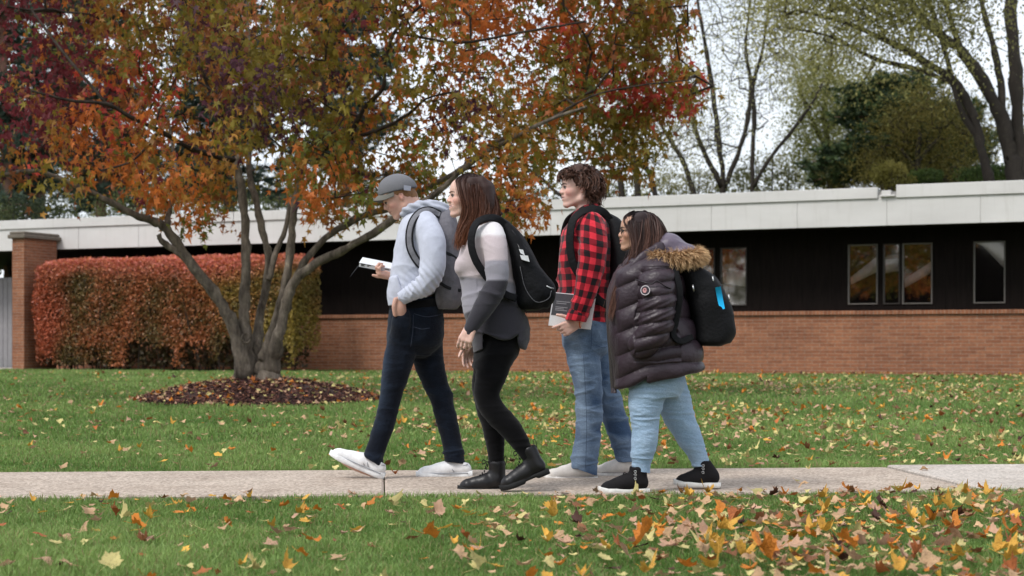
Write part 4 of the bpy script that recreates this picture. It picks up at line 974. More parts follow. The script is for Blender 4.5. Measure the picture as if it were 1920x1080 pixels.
# wood far behind everything: closes the horizon, plus an unseen rear row for the window reflections
rng = np.random.default_rng(71); Vs, Ts, Cs, off = [], [], [], 0
def wood(n, fx, fy, hz, ls):
    global off
    c = np.stack([fx(n), fy(n), hz(n)], 1); f = np.clip(.5 + .5 * SN(72, .25)(c) + rng.normal(0, .2, n), 0, 1)[:, None]
    V, T, C = star_leaf(rng, n, c, rng.uniform(.6, 1.4, n) * ls, (1 - f) * np.array(lin(66, 70, 48)) + f * np.array(lin(140, 134, 98)), .2, simple_=True); Vs.append(V); Ts.append(T + off); Cs.append(C); off += len(V)
_wx = rng.uniform(-60, 60, 30000); _top = 11.2 + 1.6 * SN(73, .35)(np.stack([_wx, 0 * _wx, 0 * _wx], 1)) + .8 * SN(74, 1.1)(np.stack([_wx, 0 * _wx, 0 * _wx], 1))
wood(30000, lambda n: _wx, lambda n: rng.uniform(92, 106, n), lambda n: _top * (1 - .75 * rng.random(n)**1.6), .30)
wood(16000, lambda n: rng.uniform(-110, 40, n), lambda n: rng.uniform(-74, -58, n), lambda n: rng.uniform(0, 13, n), .9)  # unseen row behind the camera, added to keep the window reflections dark
tag(make_mesh('treeline', np.vstack(Vs), [np.vstack(Ts)], M_bgleaf, col=np.vstack(Cs), smooth=False), 'distant mass of dull olive woodland behind the trees and the roof, plus an unseen row added behind the camera', 'woodland', kind='stuff')
# ================================================================ people
class Pers:
    def __init__(s, px, foot_py, Yd, label):
        s.Y = Yd; s.k = Yd / F; z = 0.02
        s.root = empty('person', (W(px, foot_py, Yd)[0], Yd, z)); tag(s.root, label, 'person')
    def P(s, px, py, off=0.0): return W(px, py, s.Y + off)
    def rows(s, R): return [(s.P(0, r[0])[2], s.P((r[1] + r[2]) / 2, 0)[0], (r[4] if len(r) > 4 else 0) + s.Y, (r[2] - r[1]) / 2 * s.k, r[3]) for r in R]
    def pts(s, R): return [[*s.P(r[0], r[1], r[2]), r[3] * s.k] for r in R]
    def field(s, x0, y0, x1, y1, hy, h=.005, offc=0.0):
        a, b = s.P(x0, y1, offc), s.P(x1, y0, offc)
        return Field([a[0] - .03, s.Y + offc - hy, a[2] - .03], [b[0] + .03, s.Y + offc + hy, b[2] + .03], h)
    def cut(s, fl, A, B, off, box=14, k=.004, below=True, hy=.14):
        """trim along the photo line A-B (keeps what is above it)"""
        a, b = s.P(*A, off), s.P(*B, off); t = norm(b - a); n = np.array([t[2], 0, -t[0]]); n = n if n[2] < 0 else -n
        if not below: n = -n
        lo = np.minimum(a, b) - [.08, hy, .16 if below else .05]; hi = np.maximum(a, b) + [.08, hy, .05 if below else .16]; lo[1] = a[1] - hy; hi[1] = a[1] + hy
        fl.half(a, n, k, lo, hi); return fl

def finish(name, fl, mat, parent, disp=None, col=None, it=1, attrs=None):
    V, Q = fl.mesh(); V = relax(V, Q, it, .4); N = vnormals(V, Q)
    if disp is not None: V = V + N * disp(V, N)[:, None]
    c = col(V, N) if callable(col) else col
    at = {k: f(V, N) for k, f in attrs.items()} if attrs else None
    return make_mesh(name, V, Q, mat, parent, col=c, attrs=at)

def rotm(pitch=0, yaw=0, roll=0):
    """columns: forward, left (towards the camera), up; pitch > 0 looks down, yaw > 0 turns to the camera"""
    f = np.array([-1.0, 0, 0]); l = np.array([0, -1.0, 0]); u = np.array([0, 0, 1.0])
    p, y, r = [math.radians(a) for a in (pitch, yaw, roll)]
    f, u = f * math.cos(p) - u * math.sin(p), u * math.cos(p) + f * math.sin(p)
    l, u = l * math.cos(r) + u * math.sin(r), u * math.cos(r) - l * math.sin(r)
    Rz = np.array([[math.cos(y), -math.sin(y), 0], [math.sin(y), math.cos(y), 0], [0, 0, 1]])
    return Rz @ np.stack([f, l, u], 1)

class Head:
    def __init__(s, C, S, R, female=False): s.C = np.array(C, float); s.S = S; s.R = R; s.fem = female
    def w(s, u, v, w_): return s.C + s.R @ (np.array([u, v, w_], float) * s.S)
    def loc(s, V): return (V - s.C) @ s.R / s.S
    def e(s, fl, c, r, k=.03, mode='u'): fl.ell(s.w(*c), np.array(r) * s.S, s.R, k * s.S, mode)
    def c(s, fl, a, b, ra, rb, k=.03, mode='u'): fl.cone(s.w(*a), s.w(*b), ra * s.S, rb * s.S, 1, k * s.S, mode)
    def build(s, fl, smile=0.0, open_=0.0, nose=1.0, full=1.0):
        f = s.fem
        s.e(fl, (-.045, 0, .135), (.415, .325, .355), .02)
        s.e(fl, (.13, 0, -.10), (.235, .245 * full, .34), .10)
        s.e(fl, (.20, 0, .16), (.19, .25, .22), .08)                       # forehead
        for v in (-1, 1):
            s.c(fl, (-.10, v * .215, -.12), (-.03, v * .205 * full, -.28), .075, .07, .08)
            s.c(fl, (-.03, v * .195 * full, -.28), (.27, v * .055, -.425), .07, .062, .07)
            s.e(fl, (.235, v * .165, -.10), (.11, .085, .09), .08)       # cheekbone
            s.c(fl, (.335, v * .05, .055), (.27, v * .20, .035), .05 if not f else .04, .04, .05)   # brow
        s.e(fl, (.30, 0, -.42), (.075, .085, .065), .06)                  # chin
        s.e(fl, (.285, 0, -.25), (.115, .13, .13), .06)                   # muzzle
        for v in (-1, 1):
            s.e(fl, (.405, v * .125, -.012), (.075, .07, .052), .035, 's')  # sockets
            s.e(fl, (.305, v * .125, -.015), (.062, .062, .055), .012)      # lid bulge
        nt = .436 * nose
        s.c(fl, (.345, 0, .03), (.405 * nose, 0, -.07), .034, .044, .04); s.c(fl, (.40 * nose, 0, -.07), (nt, 0, -.105), .044, .042, .03)
        for v in (-1, 1): s.e(fl, (.400, v * .055, -.128), (.045, .036, .034), .025)
        s.e(fl, (.37, 0, -.165), (.05, .05, .03), .03)
        for v in (-1, 1):
            wd = .10 + .03 * smile; up = .035 * smile
            s.c(fl, (.388, 0, -.218), (.325 - .03 * smile, v * wd, -.236 + up), .024, .014, .02)
            s.c(fl, (.378, 0, -.280 - .03 * open_), (.322 - .03 * smile, v * wd, -.246 + up), .028, .014, .02)
            s.c(fl, (.412, 0, -.248 - .01 * open_), (.325, v * (wd + .015), -.241 + up), .008 + .014 * open_, .006, .008, 's')
        for v in (-1, 1):                                                   # ears
            s.e(fl, (-.055, v * .305, -.015), (.062, .028, .10), .02); s.e(fl, (-.03, v * .30, -.10), (.035, .025, .04), .02)
            s.e(fl, (-.045, v * .335, -.01), (.034, .02, .058), .012, 's')
        s.e(fl, (-.23, 0, -.10), (.20, .22, .24), .08)                      # occiput
    def skin(s, base, lips=(.55, .22, .19), blush=.12):
        def col(V, N):
            q = s.loc(V); c = np.tile(np.array(base, float), (len(V), 1))
            inh = (np.abs(q).max(1) < .6)
            def g(cx, cy, cz, rx, ry, rz): return np.exp(-((q[:, 0] - cx) / rx)**2 - ((np.abs(q[:, 1]) - cy) / ry)**2 - ((q[:, 2] - cz) / rz)**2)
            m = np.clip(g(.38, .0, -.248, .09, .12, .048) * 1.7 - .45, 0, 1) * inh; c = c * (1 - m[:, None]) + m[:, None] * np.array(lips); m2 = np.clip(g(.37, 0, -.246, .1, .14, .011) * 1.3 - .2, 0, 1) * inh; c = c * (1 - .75 * m2[:, None])
            b = np.clip(g(.26, .18, -.13, .12, .1, .1), 0, 1) * blush + g(.46, 0, -.12, .05, .05, .05) * blush * .8 + g(-.05, .31, -.03, .07, .05, .1) * blush
            c = c * (1 + b[:, None] * np.array([1.2, -.9, -.8]) * inh[:, None])
            return np.clip(c, 0, 1)
        return col
    def eyes(s, parent, iris=(.10, .06, .035), brow=(.06, .035, .02), browt=.016):
        for v in (-1, 1):
            c = s.w(.316, v * .125, -.015); r = .056 * s.S; n1, n2 = 14, 10
            th = np.linspace(0, math.pi, n2); ph = np.linspace(0, 2 * math.pi, n1, endpoint=False)
            L = np.array([[math.cos(t), math.sin(t) * math.cos(p), math.sin(t) * math.sin(p)] for t in th for p in ph])
            V = c + (L * r * [1, 1, .8]) @ s.R.T
            i, j = np.meshgrid(np.arange(n2 - 1), np.arange(n1), indexing='ij'); i = i.ravel(); j = j.ravel(); k = (j + 1) % n1
            q = np.stack([i * n1 + j, (i + 1) * n1 + j, (i + 1) * n1 + k, i * n1 + k], 1)
            C = np.where(L[:, :1] > .88, [[.008, .006, .006]], np.where(L[:, :1] > .68, [iris], [[.50, .46, .44]]))
            make_mesh('eye', V, q, M_eye, parent, col=C)
            b = [s.w(.402, v * .055, .070), s.w(.388, v * .12, .095), s.w(.325, v * .205, .070)]
            V, f = tube(catmull(b, 4), np.linspace(browt, browt * .5, 9) * s.S, 6); make_mesh('eyebrow', V, f, M_hair_any, parent, col=np.array(brow))
            lsh = [s.w(.372, v * .075, .000), s.w(.378, v * .125, .022), s.w(.335, v * .185, .003)]
            V, f = tube(catmull(lsh, 4), .012 * s.S, 5); make_mesh('eyelashes', V, f, M_hair_any, parent, col=np.array((.02, .014, .012)))

def hand(fl, wrist, d, nrm, thumb, curls=(25, 30, 35, 40), spread=.10, L=.18, tc=25, k=.004, tdir=None, sc=1.0):
    """palm + four separate fingers + thumb; nrm = back of the hand, thumb = side the thumb is on"""
    d = norm(d); nrm = norm(np.array(nrm) - d * np.dot(nrm, d)); side = np.cross(d, nrm); side = side if np.dot(side, thumb) > 0 else -side
    wr = np.array(wrist, float); u = L / .18 * sc
    kn = []
    for i, o in enumerate((.030, .010, -.011, -.030)):
        a = wr + side * o * .55 * u + d * .012 * u; b = wr + side * o * u + d * (.090 - .004 * abs(i - 1)) * u + nrm * .003 * u
        fl.cone(a, b, .0155 * u, .0125 * u, 1, .010 * u); kn.append(b)
    fl.cone(wr + side * .006 * u, wr + d * .05 * u + side * .008 * u - nrm * .004, .020 * u, .021 * u, 1, .012)
    for i, (b, ln) in enumerate(zip(kn, (.072, .080, .074, .058))):
        a0 = spread * (1.5 - i) * .6; dd = norm(d + side * a0); p = b; ang = 0
        for j, (fr, r0, r1) in enumerate(((.45, .0098, .0088), (.30, .0088, .0080), (.25, .0080, .0066))):
            ang += math.radians(curls[i] * (1.0 if j else .8)); v = dd * math.cos(ang) - nrm * math.sin(ang); q = p + v * ln * fr * u
            fl.cone(p, q, r0 * u, r1 * u, 1, k if j or True else .006); p = q
    t0 = wr + d * .020 * u + side * .020 * u - nrm * .004 * u; td = norm(d * .75 + side * .75 - nrm * .25) if tdir is None else norm(tdir)
    t1 = t0 + td * .042 * u; c = math.radians(tc); v = norm(td * math.cos(c) + d * math.sin(c) * .8 - nrm * math.sin(c) * .4); t2 = t1 + v * .034 * u; v2 = norm(v + d * .25 - nrm * .15); t3 = t2 + v2 * .026 * u
    fl.cone(t0, t1, .016 * u, .0125 * u, 1, .012 * u); fl.cone(t1, t2, .0115 * u, .0098 * u, 1, .004); fl.cone(t2, t3, .0098 * u, .0080 * u, 1, .004)

LAST = {}
def folds(seed, amp, f=(14, 14, 34), fine=.35, mask=None):
    a, b, c = SN(seed, 1.0), SN(seed + 1, 1.0), SN(seed + 2, 1.0)
    def fn(V, N):
        x = a(V, f); x = 1 - 2 * np.abs(x) ** .7; y = 1 - 2 * np.abs(b(V, tuple(q * 2.3 for q in f))) ** .7; z = c(V, (5, 5, 7)); u = x * (.55 + .45 * z) + 1.2 * fine * y
        LAST['u'] = u; d = amp * u - amp * .3
        return np.maximum(d * (mask(V, N) if mask else 1), -.0055)
    return fn

# ---------- materials
M_skin = colmat('skin', .48, .35, .05, 60, .25, 900, sss=.12, bd=.0006)
M_eye = colmat('eyeball', .12, .6, .01); M_hair_any = colmat('hair', .55, .22, .28, 40, .5, 260, sc=(5, 5, .8), bsc=(3, 3, .5), bd=.002)
M_strand = colmat('hair_strands', .5, .28, .2, 70)
M_fleece = colmat('fleece', .95, .12, .10, 26, .5, 240, sheen=.2, bd=.003)
M_knit = colmat('fine_knit', .92, .12, .14, 260, .6, 420, sheen=.2, sc=(1, 1, 3), bsc=(1, 1, .35), bd=.003)
M_plain = colmat('cotton', .9, .15, .08, 120, .3, 800, bd=.001)
M_black = colmat('black_stretch', .92, .06, .15, 30, .2, 600, sheen=.1, bd=.001)
M_nylon = colmat('nylon', .7, .18, .25, 26, .6, 60, bd=.006)
M_leather = colmat('leather', .38, .32, .15, 60, .35, 160, bd=.002)
M_rubber = colmat('rubber', .75, .25, .22, 30)
M_shoe = colmat('woven_shoe', .8, .2, .16, 22, .5, 420, bd=.002)
M_metal = simple('metal_fitting', (.55, .55, .55), .3, .5, metal=.9)
def denim(name, c, fade, sc=1.0, rough=.92):
    t = NT(name); v = t.coord(); f = t.attr('Fade', 'Fac')
    n1 = t.noise(9, 5, .7, v, sc=(1, 1, .6)); n2 = t.noise(420, 2, .6, v, sc=(1, 1, .35))
    k = t.math('ADD', t.math('MULTIPLY', t.math('SUBTRACT', n1, .5), .9), f); k = t.math('MAXIMUM', t.math('MINIMUM', k, 1.0), 0.0)
    col = t.mix(k, c, fade); g = t.ramp(n2, [(.3, (.78, .78, .8)), (.7, (1.2, 1.2, 1.18))]); col = t.mix(1, col, g, 'MULTIPLY')
    n3 = t.noise(34, 4, .65, v, sc=(1, 1, 2.2)); t.bsdf(col, rough, .15, n3, .009, .6, sheen=.08); return t.done()
M_dk_denim = denim('dark_denim', (.0038, .0062, .0125), (.020, .033, .058)); M_md_denim = denim('mid_denim', (.045, .080, .15), (.27, .36, .48)); M_lt_denim = denim('light_denim', (.23, .35, .50), (.42, .54, .68))
t = NT('buffalo_plaid'); at = t.n('ShaderNodeAttribute', attribute_name='Plaid'); sp = t.n('ShaderNodeSeparateXYZ'); t.l(at.outputs['Vector'], sp.inputs[0])
wv = t.noise(9, 3, .5); 
def band(x): 
    fr = t.math('FRACT', t.math('ADD', x, t.math('MULTIPLY', t.math('SUBTRACT', wv, .5), .25))); return t.ramp(fr, [(.0, (0, 0, 0)), (.48, (0, 0, 0)), (.52, (1, 1, 1)), (.97, (1, 1, 1))])
a, b = band(sp.outputs[0]), band(sp.outputs[1]); s2 = t.mix(.5, a, b)
c = t.ramp(s2, [(0, (.60, .028, .045)), (.25, (.60, .028, .045)), (.30, (.20, .010, .018)), (.70, (.20, .010, .018)), (.75, (.012, .008, .010)), (1, (.012, .008, .010))])
fz = t.ramp(t.noise(500, 2), [(.3, (.8, .8, .8)), (.7, (1.15, 1.15, 1.15))]); c = t.mix(1, c, fz, 'MULTIPLY'); t.bsdf(c, .95, .1, t.noise(600, 2), .001, .4, sheen=.2); M_plaid = t.done()

def set_float(o, name, vals):
    a = o.data.attributes.new(name, 'FLOAT', 'POINT'); a.data.foreach_set('value', np.asarray(vals, np.float32))
def verts(o):
    n = len(o.data.vertices); v = np.zeros(n * 3, np.float32); o.data.vertices.foreach_get('co', v); return v.reshape(-1, 3) + np.array(root_of(o).location)

def strands(name, guides, n, mat, parent, rng, width=.0028, jit=.006, wave=.004, wf=3, col=(.05, .03, .02), cvar=.35, tipcol=None, m=12, clump=.4, short=.3, shell=None):
    """ribbons interpolated between neighbouring guide polylines"""
    G = np.array([catmull(g, 6)[np.linspace(0, (len(g) - 1) * 6, m).astype(int)] for g in guides]); k = len(G)
    t = rng.random(n) * (k - 1); i = np.minimum(t.astype(int), k - 2); f = (t - i)[:, None, None]; P = G[i] * (1 - f) + G[i + 1] * f
    s = np.linspace(0, 1, m)[None, :, None]; off = rng.standard_normal((n, 1, 3)) * jit * np.where(rng.random((n, 1, 1)) < .04, 3.2, 1.0); P = P + off * (.10 + s)
    cl = np.round(t * 9) / 9; ph = cl[:, None, None] * 40 + rng.normal(0, clump, (n, 1, 1)); ax = rng.standard_normal((n, 1, 3)); P = P + wave * s * (np.sin(wf * s * 6.28 + ph) * [1, .5, .1] + .3 * ax * np.cos(wf * s * 9 + ph))
    if short: 
        L = rng.uniform(1 - short, 1, (n, 1)); q = L * np.linspace(0, 1, m)[None] * (m - 1); i0 = np.minimum(q.astype(int), m - 2); fr = (q - i0)[..., None]; r = np.arange(n)[:, None]; P = P[r, i0] * (1 - fr) + P[r, i0 + 1] * fr
    if shell is not None:
        c_, r_ = shell; q = (P - c_) / r_; nn_ = np.linalg.norm(q, axis=2)[..., None]; P = np.where(nn_ < 1.0, c_ + (P - c_) / (nn_ + 1e-6) * (1 + np.abs(rng.normal(0, .018, (n, 1, 1)))), P)
    return ribbons(name, P, width, mat, parent, rng, col, cvar, tipcol)

def ribbons(name, P, width, mat, parent, rng, col, cvar=.35, tipcol=None, C=None, build=True):
    n, m = P.shape[:2]; T = np.gradient(P, axis=1); T /= np.linalg.norm(T, axis=2)[..., None] + 1e-9; a = rng.standard_normal((n, 1, 3)) + [0, -.6, 0]; B = np.cross(T, a); B /= np.linalg.norm(B, axis=2)[..., None] + 1e-9
    tw = np.linspace(1, .25, m)[None, :, None] * width / 2 * rng.uniform(.6, 1.3, (n, 1, 1)); V = np.stack([P - B * tw, P + B * tw], 2).reshape(-1, 3)
    j = np.arange(m - 1); q = np.stack([2 * j, 2 * j + 1, 2 * j + 3, 2 * j + 2], 1); Q = ((np.arange(n) * 2 * m)[:, None, None] + q[None]).reshape(-1, 4)
    c = np.tile(np.array(col, float), (n, m, 1)); s = np.linspace(0, 1, m)[None, :, None]
    if tipcol is not None: c = c * (1 - s**1.3) + np.array(tipcol) * s**1.3
    c = c * rng.uniform(1 - cvar, 1 + cvar, (n, 1, 1))
    if not build: return V, Q, np.repeat(c, 2, 1).reshape(-1, 3)
    return make_mesh(name, V, Q, mat, parent, col=np.repeat(c, 2, 1).reshape(-1, 3))

def shoe(p, heel, pitch, L, off, parent, kind, yaw=0.0, lean=0.0):
    """heel = photo pixel of the back bottom corner of the sole; toe points to -x; pitch > 0 lifts the toe"""
    H = p.P(*heel, off); a = math.radians(pitch); yw = math.radians(yaw)
    f = np.array([-math.cos(a) * math.cos(yw), -math.sin(yw) * math.cos(a), math.sin(a)]); l = norm(np.cross([0, 0, 1.0], f)); u = np.cross(f, l)
    R = np.stack([f, l, u], 1); q = lambda x, y, z: H + R @ np.array([x, y, z])
    fl = Field(np.minimum.reduce([q(x, y, z) for x in (-.03, L + .03) for y in (-.07, .07) for z in (-.02, .24)]), np.maximum.reduce([q(x, y, z) for x in (-.03, L + .03) for y in (-.07, .07) for z in (-.02, .24)]), .0035)
    st = .03 if kind != 'canvas' else .022
    C = {'sneaker': ((.93, .93, .94), (.88, .88, .88)), 'boot': ((.012, .011, .012), (.012, .012, .012)), 'canvas': ((.76, .71, .66), (.84, .80, .76)), 'hightop': ((.010, .009, .010), (.78, .76, .72))}[kind]
    C = tuple(tuple(x * .85 if x > .3 else x for x in c) for c in C)
    tw = .040; th = {'sneaker': .058, 'boot': .062, 'canvas': .052, 'hightop': .055}[kind]
    fl.cone(q(.038, 0, .055), q(L * .45, 0, .052), .036, .038, 1, .02); fl.cone(q(L * .45, 0, .050), q(L - .052, 0, th - .022), .040, .036, 1, .02); fl.cone(q(L - .052, .006, th - .024), q(L - .034, 0, th - .026), .034, .028, 1, .01)
    fl.cone(q(.075, 0, .085), q(L * .62, 0, .055), .034, .026, 1, .03)
    if kind in ('boot', 'hightop'):
        hh = .175 if kind == 'boot' else .148; fl.cone(q(.052, 0, .07), q(.055 + lean, 0, hh - .02), .042, .046, .95, .02); fl.half(q(.05, 0, hh), u, .003); fl.cone(q(.055 + lean, 0, hh + .02), q(.06 + lean, 0, hh - .03), .039, .036, 1, .003, 's')
    else: fl.cone(q(.052, 0, .06), q(.058, 0, .085), .038, .036, 1, .02); fl.half(q(.05, 0, .098), norm(u - .25 * f), .004)
    fl.half(q(0, 0, .012), -u, 0)
    o = finish('shoe' if kind != 'boot' else 'boot', fl, M_leather if kind == 'boot' else M_shoe, parent, lambda V, N: .0012 * SN(4, 60)(V), col=np.array(C[0]))
    # sole
    xs = np.linspace(0, 1, 22); wdt = np.interp(xs, [0, .03, .12, .35, .55, .75, .88, .96, 1], [.012, .026, .034, .031, .037, .043, .039, .024, .008]); V = []; tp = []
    for x, w_ in zip(xs, wdt):
        rise = .012 * max(0, (x - .7) / .3)**2 + (.006 if kind == 'sneaker' else 0) * (x < .12) * (1 - x / .12); X = -.006 + x * (L + .010); top = st + rise + (.012 * (1 - x) if kind == 'sneaker' else 0); hl = .0 if kind != 'boot' else (.010 if .27 < x < .5 else 0)
        for y in (-1, 1): V += [q(X, y * w_ * .94, rise + hl), q(X, y * (w_ + .004), rise + .006 + hl), q(X, y * (w_ + .003), top - .004), q(X, y * (w_ - .003), top)]
    V = np.array(V); n = len(xs); Q = []
    ring = [0, 1, 2, 3, 7, 6, 5, 4]
    for i in range(n - 1):
        for a_ in range(8): b_ = (a_ + 1) % 8; Q.append([i * 8 + ring[a_], i * 8 + ring[b_], (i + 1) * 8 + ring[b_], (i + 1) * 8 + ring[a_]])
    for i in (0, n - 1): Q += [[i * 8 + 0, i * 8 + 1, i * 8 + 5, i * 8 + 4], [i * 8 + 1, i * 8 + 2, i * 8 + 6, i * 8 + 5], [i * 8 + 2, i * 8 + 3, i * 8 + 7, i * 8 + 6]]
    make_mesh('sole', V, np.array(Q), M_rubber, o, col=np.array(C[1]))
    if kind in ('boot', 'hightop', 'sneaker'):
        mb = MB(); zz = np.linspace(0, 1, 5 if kind != 'boot' else 7); lc = {'boot': (.02, .018, .018), 'hightop': (.02, .018, .018), 'sneaker': (.7, .7, .72)}[kind]
        p0, p1 = (q(L * .62, 0, .079), q(.098, 0, .10)) if kind != 'boot' else (q(L * .60, 0, .083), q(.100, 0, .165))
        pm = q(.115, 0, .108)
        for i in range(len(zz)):
            c = (1 - zz[i])**2 * p0 + 2 * zz[i] * (1 - zz[i]) * pm + zz[i]**2 * p1
            for sg in (-1, 1): V, f2 = tube(np.array([c - l * .022 * sg - u * .004, c + u * .004 + f * .003, c + l * .022 * sg - u * .004 + u * .008]), .0022 if kind != 'boot' else .0028, 5); mb.add(V, f2)
        if kind != 'sneaker':
            for sg in (-1, 1): V, f2 = tube(catmull([p1 + f * .004, p1 + f * .03 + l * .01 * sg + u * .012, p1 + f * .035 + l * .02 * sg - u * .01, p1 + f * .012 + l * .015 * sg - u * .004, p1 + f * .02 + l * .03 * sg - u * .035], 4), .0022, 5); mb.add(V, f2)
        mb.C = [np.tile(lc, (len(c), 1)) for c in mb.C]; mb.build('laces', M_plain, o, smooth=True)
    if kind in ('sneaker', 'canvas'):
        mb = MB(); cz = (.34, .35, .38) if kind == 'sneaker' else (.36, .33, .31)
        for sg in (-1, 1):
            if kind == 'sneaker':
                for (x0, x1, z0, z1) in ((.10, .13, .040, .085), (.125, .155, .040, .080), (.15, .18, .040, .072)): V, f2 = tube(np.array([q(x0, sg * .0405, z0), q((x0 + x1) / 2, sg * .041, (z0 + z1) / 2 - .002), q(x1, sg * .026, z1)]), .0028, 5); mb.add(V, f2)
            V, f2 = tube(catmull([q(.02, sg * .036, st + .004), q(.10, sg * .0395, st + .003), q(L * .6, sg * .042, st + .002), q(L - .03, sg * .030, st + .003)], 5), .0028, 5); mb.add(V, f2)
            V, f2 = tube(catmull([q(.018, sg * .030, .088), q(.05, sg * .038, .078), q(.085, sg * .034, .088)], 5), .003, 5); mb.add(V, f2)
        mb.C = [np.tile(cz, (len(c), 1)) for c in mb.C]; mb.build('trim', M_plain, o, smooth=True)
    if kind == 'hightop':
        mb = MB()
        for sg in (-1,  1):
            for zz in (.085, .105, .122): V, f2 = tube(catmull([q(.082 + lean * .6, sg * .042, zz), q(.070 + lean * .6, sg * .047, zz + .004), q(.068 + lean * .6, sg * .047, zz - .006), q(.078 + lean * .6, sg * .046, zz - .006)], 3), .0022, 5); mb.add(V, f2)
        mb.build('lace_hooks', M_metal, o, smooth=True)
    if kind == 'boot':
        V, f2 = sweep(catmull([q(.010, 0, .150), q(.002, 0, .185), q(.012, 0, .198), q(.020, 0, .165)], 4), f, .016, .003); make_mesh('pull_tab', V, f2, M_plain, o, col=np.array((.015, .015, .015)))
    return o

def strap(name, p, rows, w_px, mat, parent, col, t=.010, n=(0, -1, .35), nr=None, trim=None):
    pts = catmull([p.P(*r[:3]) for r in rows], 6); nn = n if nr is None else catmull([norm(r[3]) for r in rows], 6)
    V, f = sweep(pts, nn, w_px * p.k, t); o = make_mesh(name, V, f, mat, parent, col=np.array(col))
    if trim is not None:
        T = np.gradient(pts, axis=0); T /= np.linalg.norm(T, axis=1)[:, None]; nb = np.broadcast_to(np.asarray(nn, float), pts.shape); B = np.cross(T, nb); B /= np.linalg.norm(B, axis=1)[:, None]
        mb = MB()
        for sg in (-1, 1): V, f2 = tube(pts + B * sg * w_px * p.k * .5, t * .62, 6); mb.add(V, f2)
        mb.C = [np.tile(trim, (len(c), 1)) for c in mb.C]; mb.build('strap_binding', mat, o, smooth=True)
    return o
def line_mesh(mb, pts, r, m=5): V, f = tube(catmull(pts, 5), r, m); mb.add(V, f)

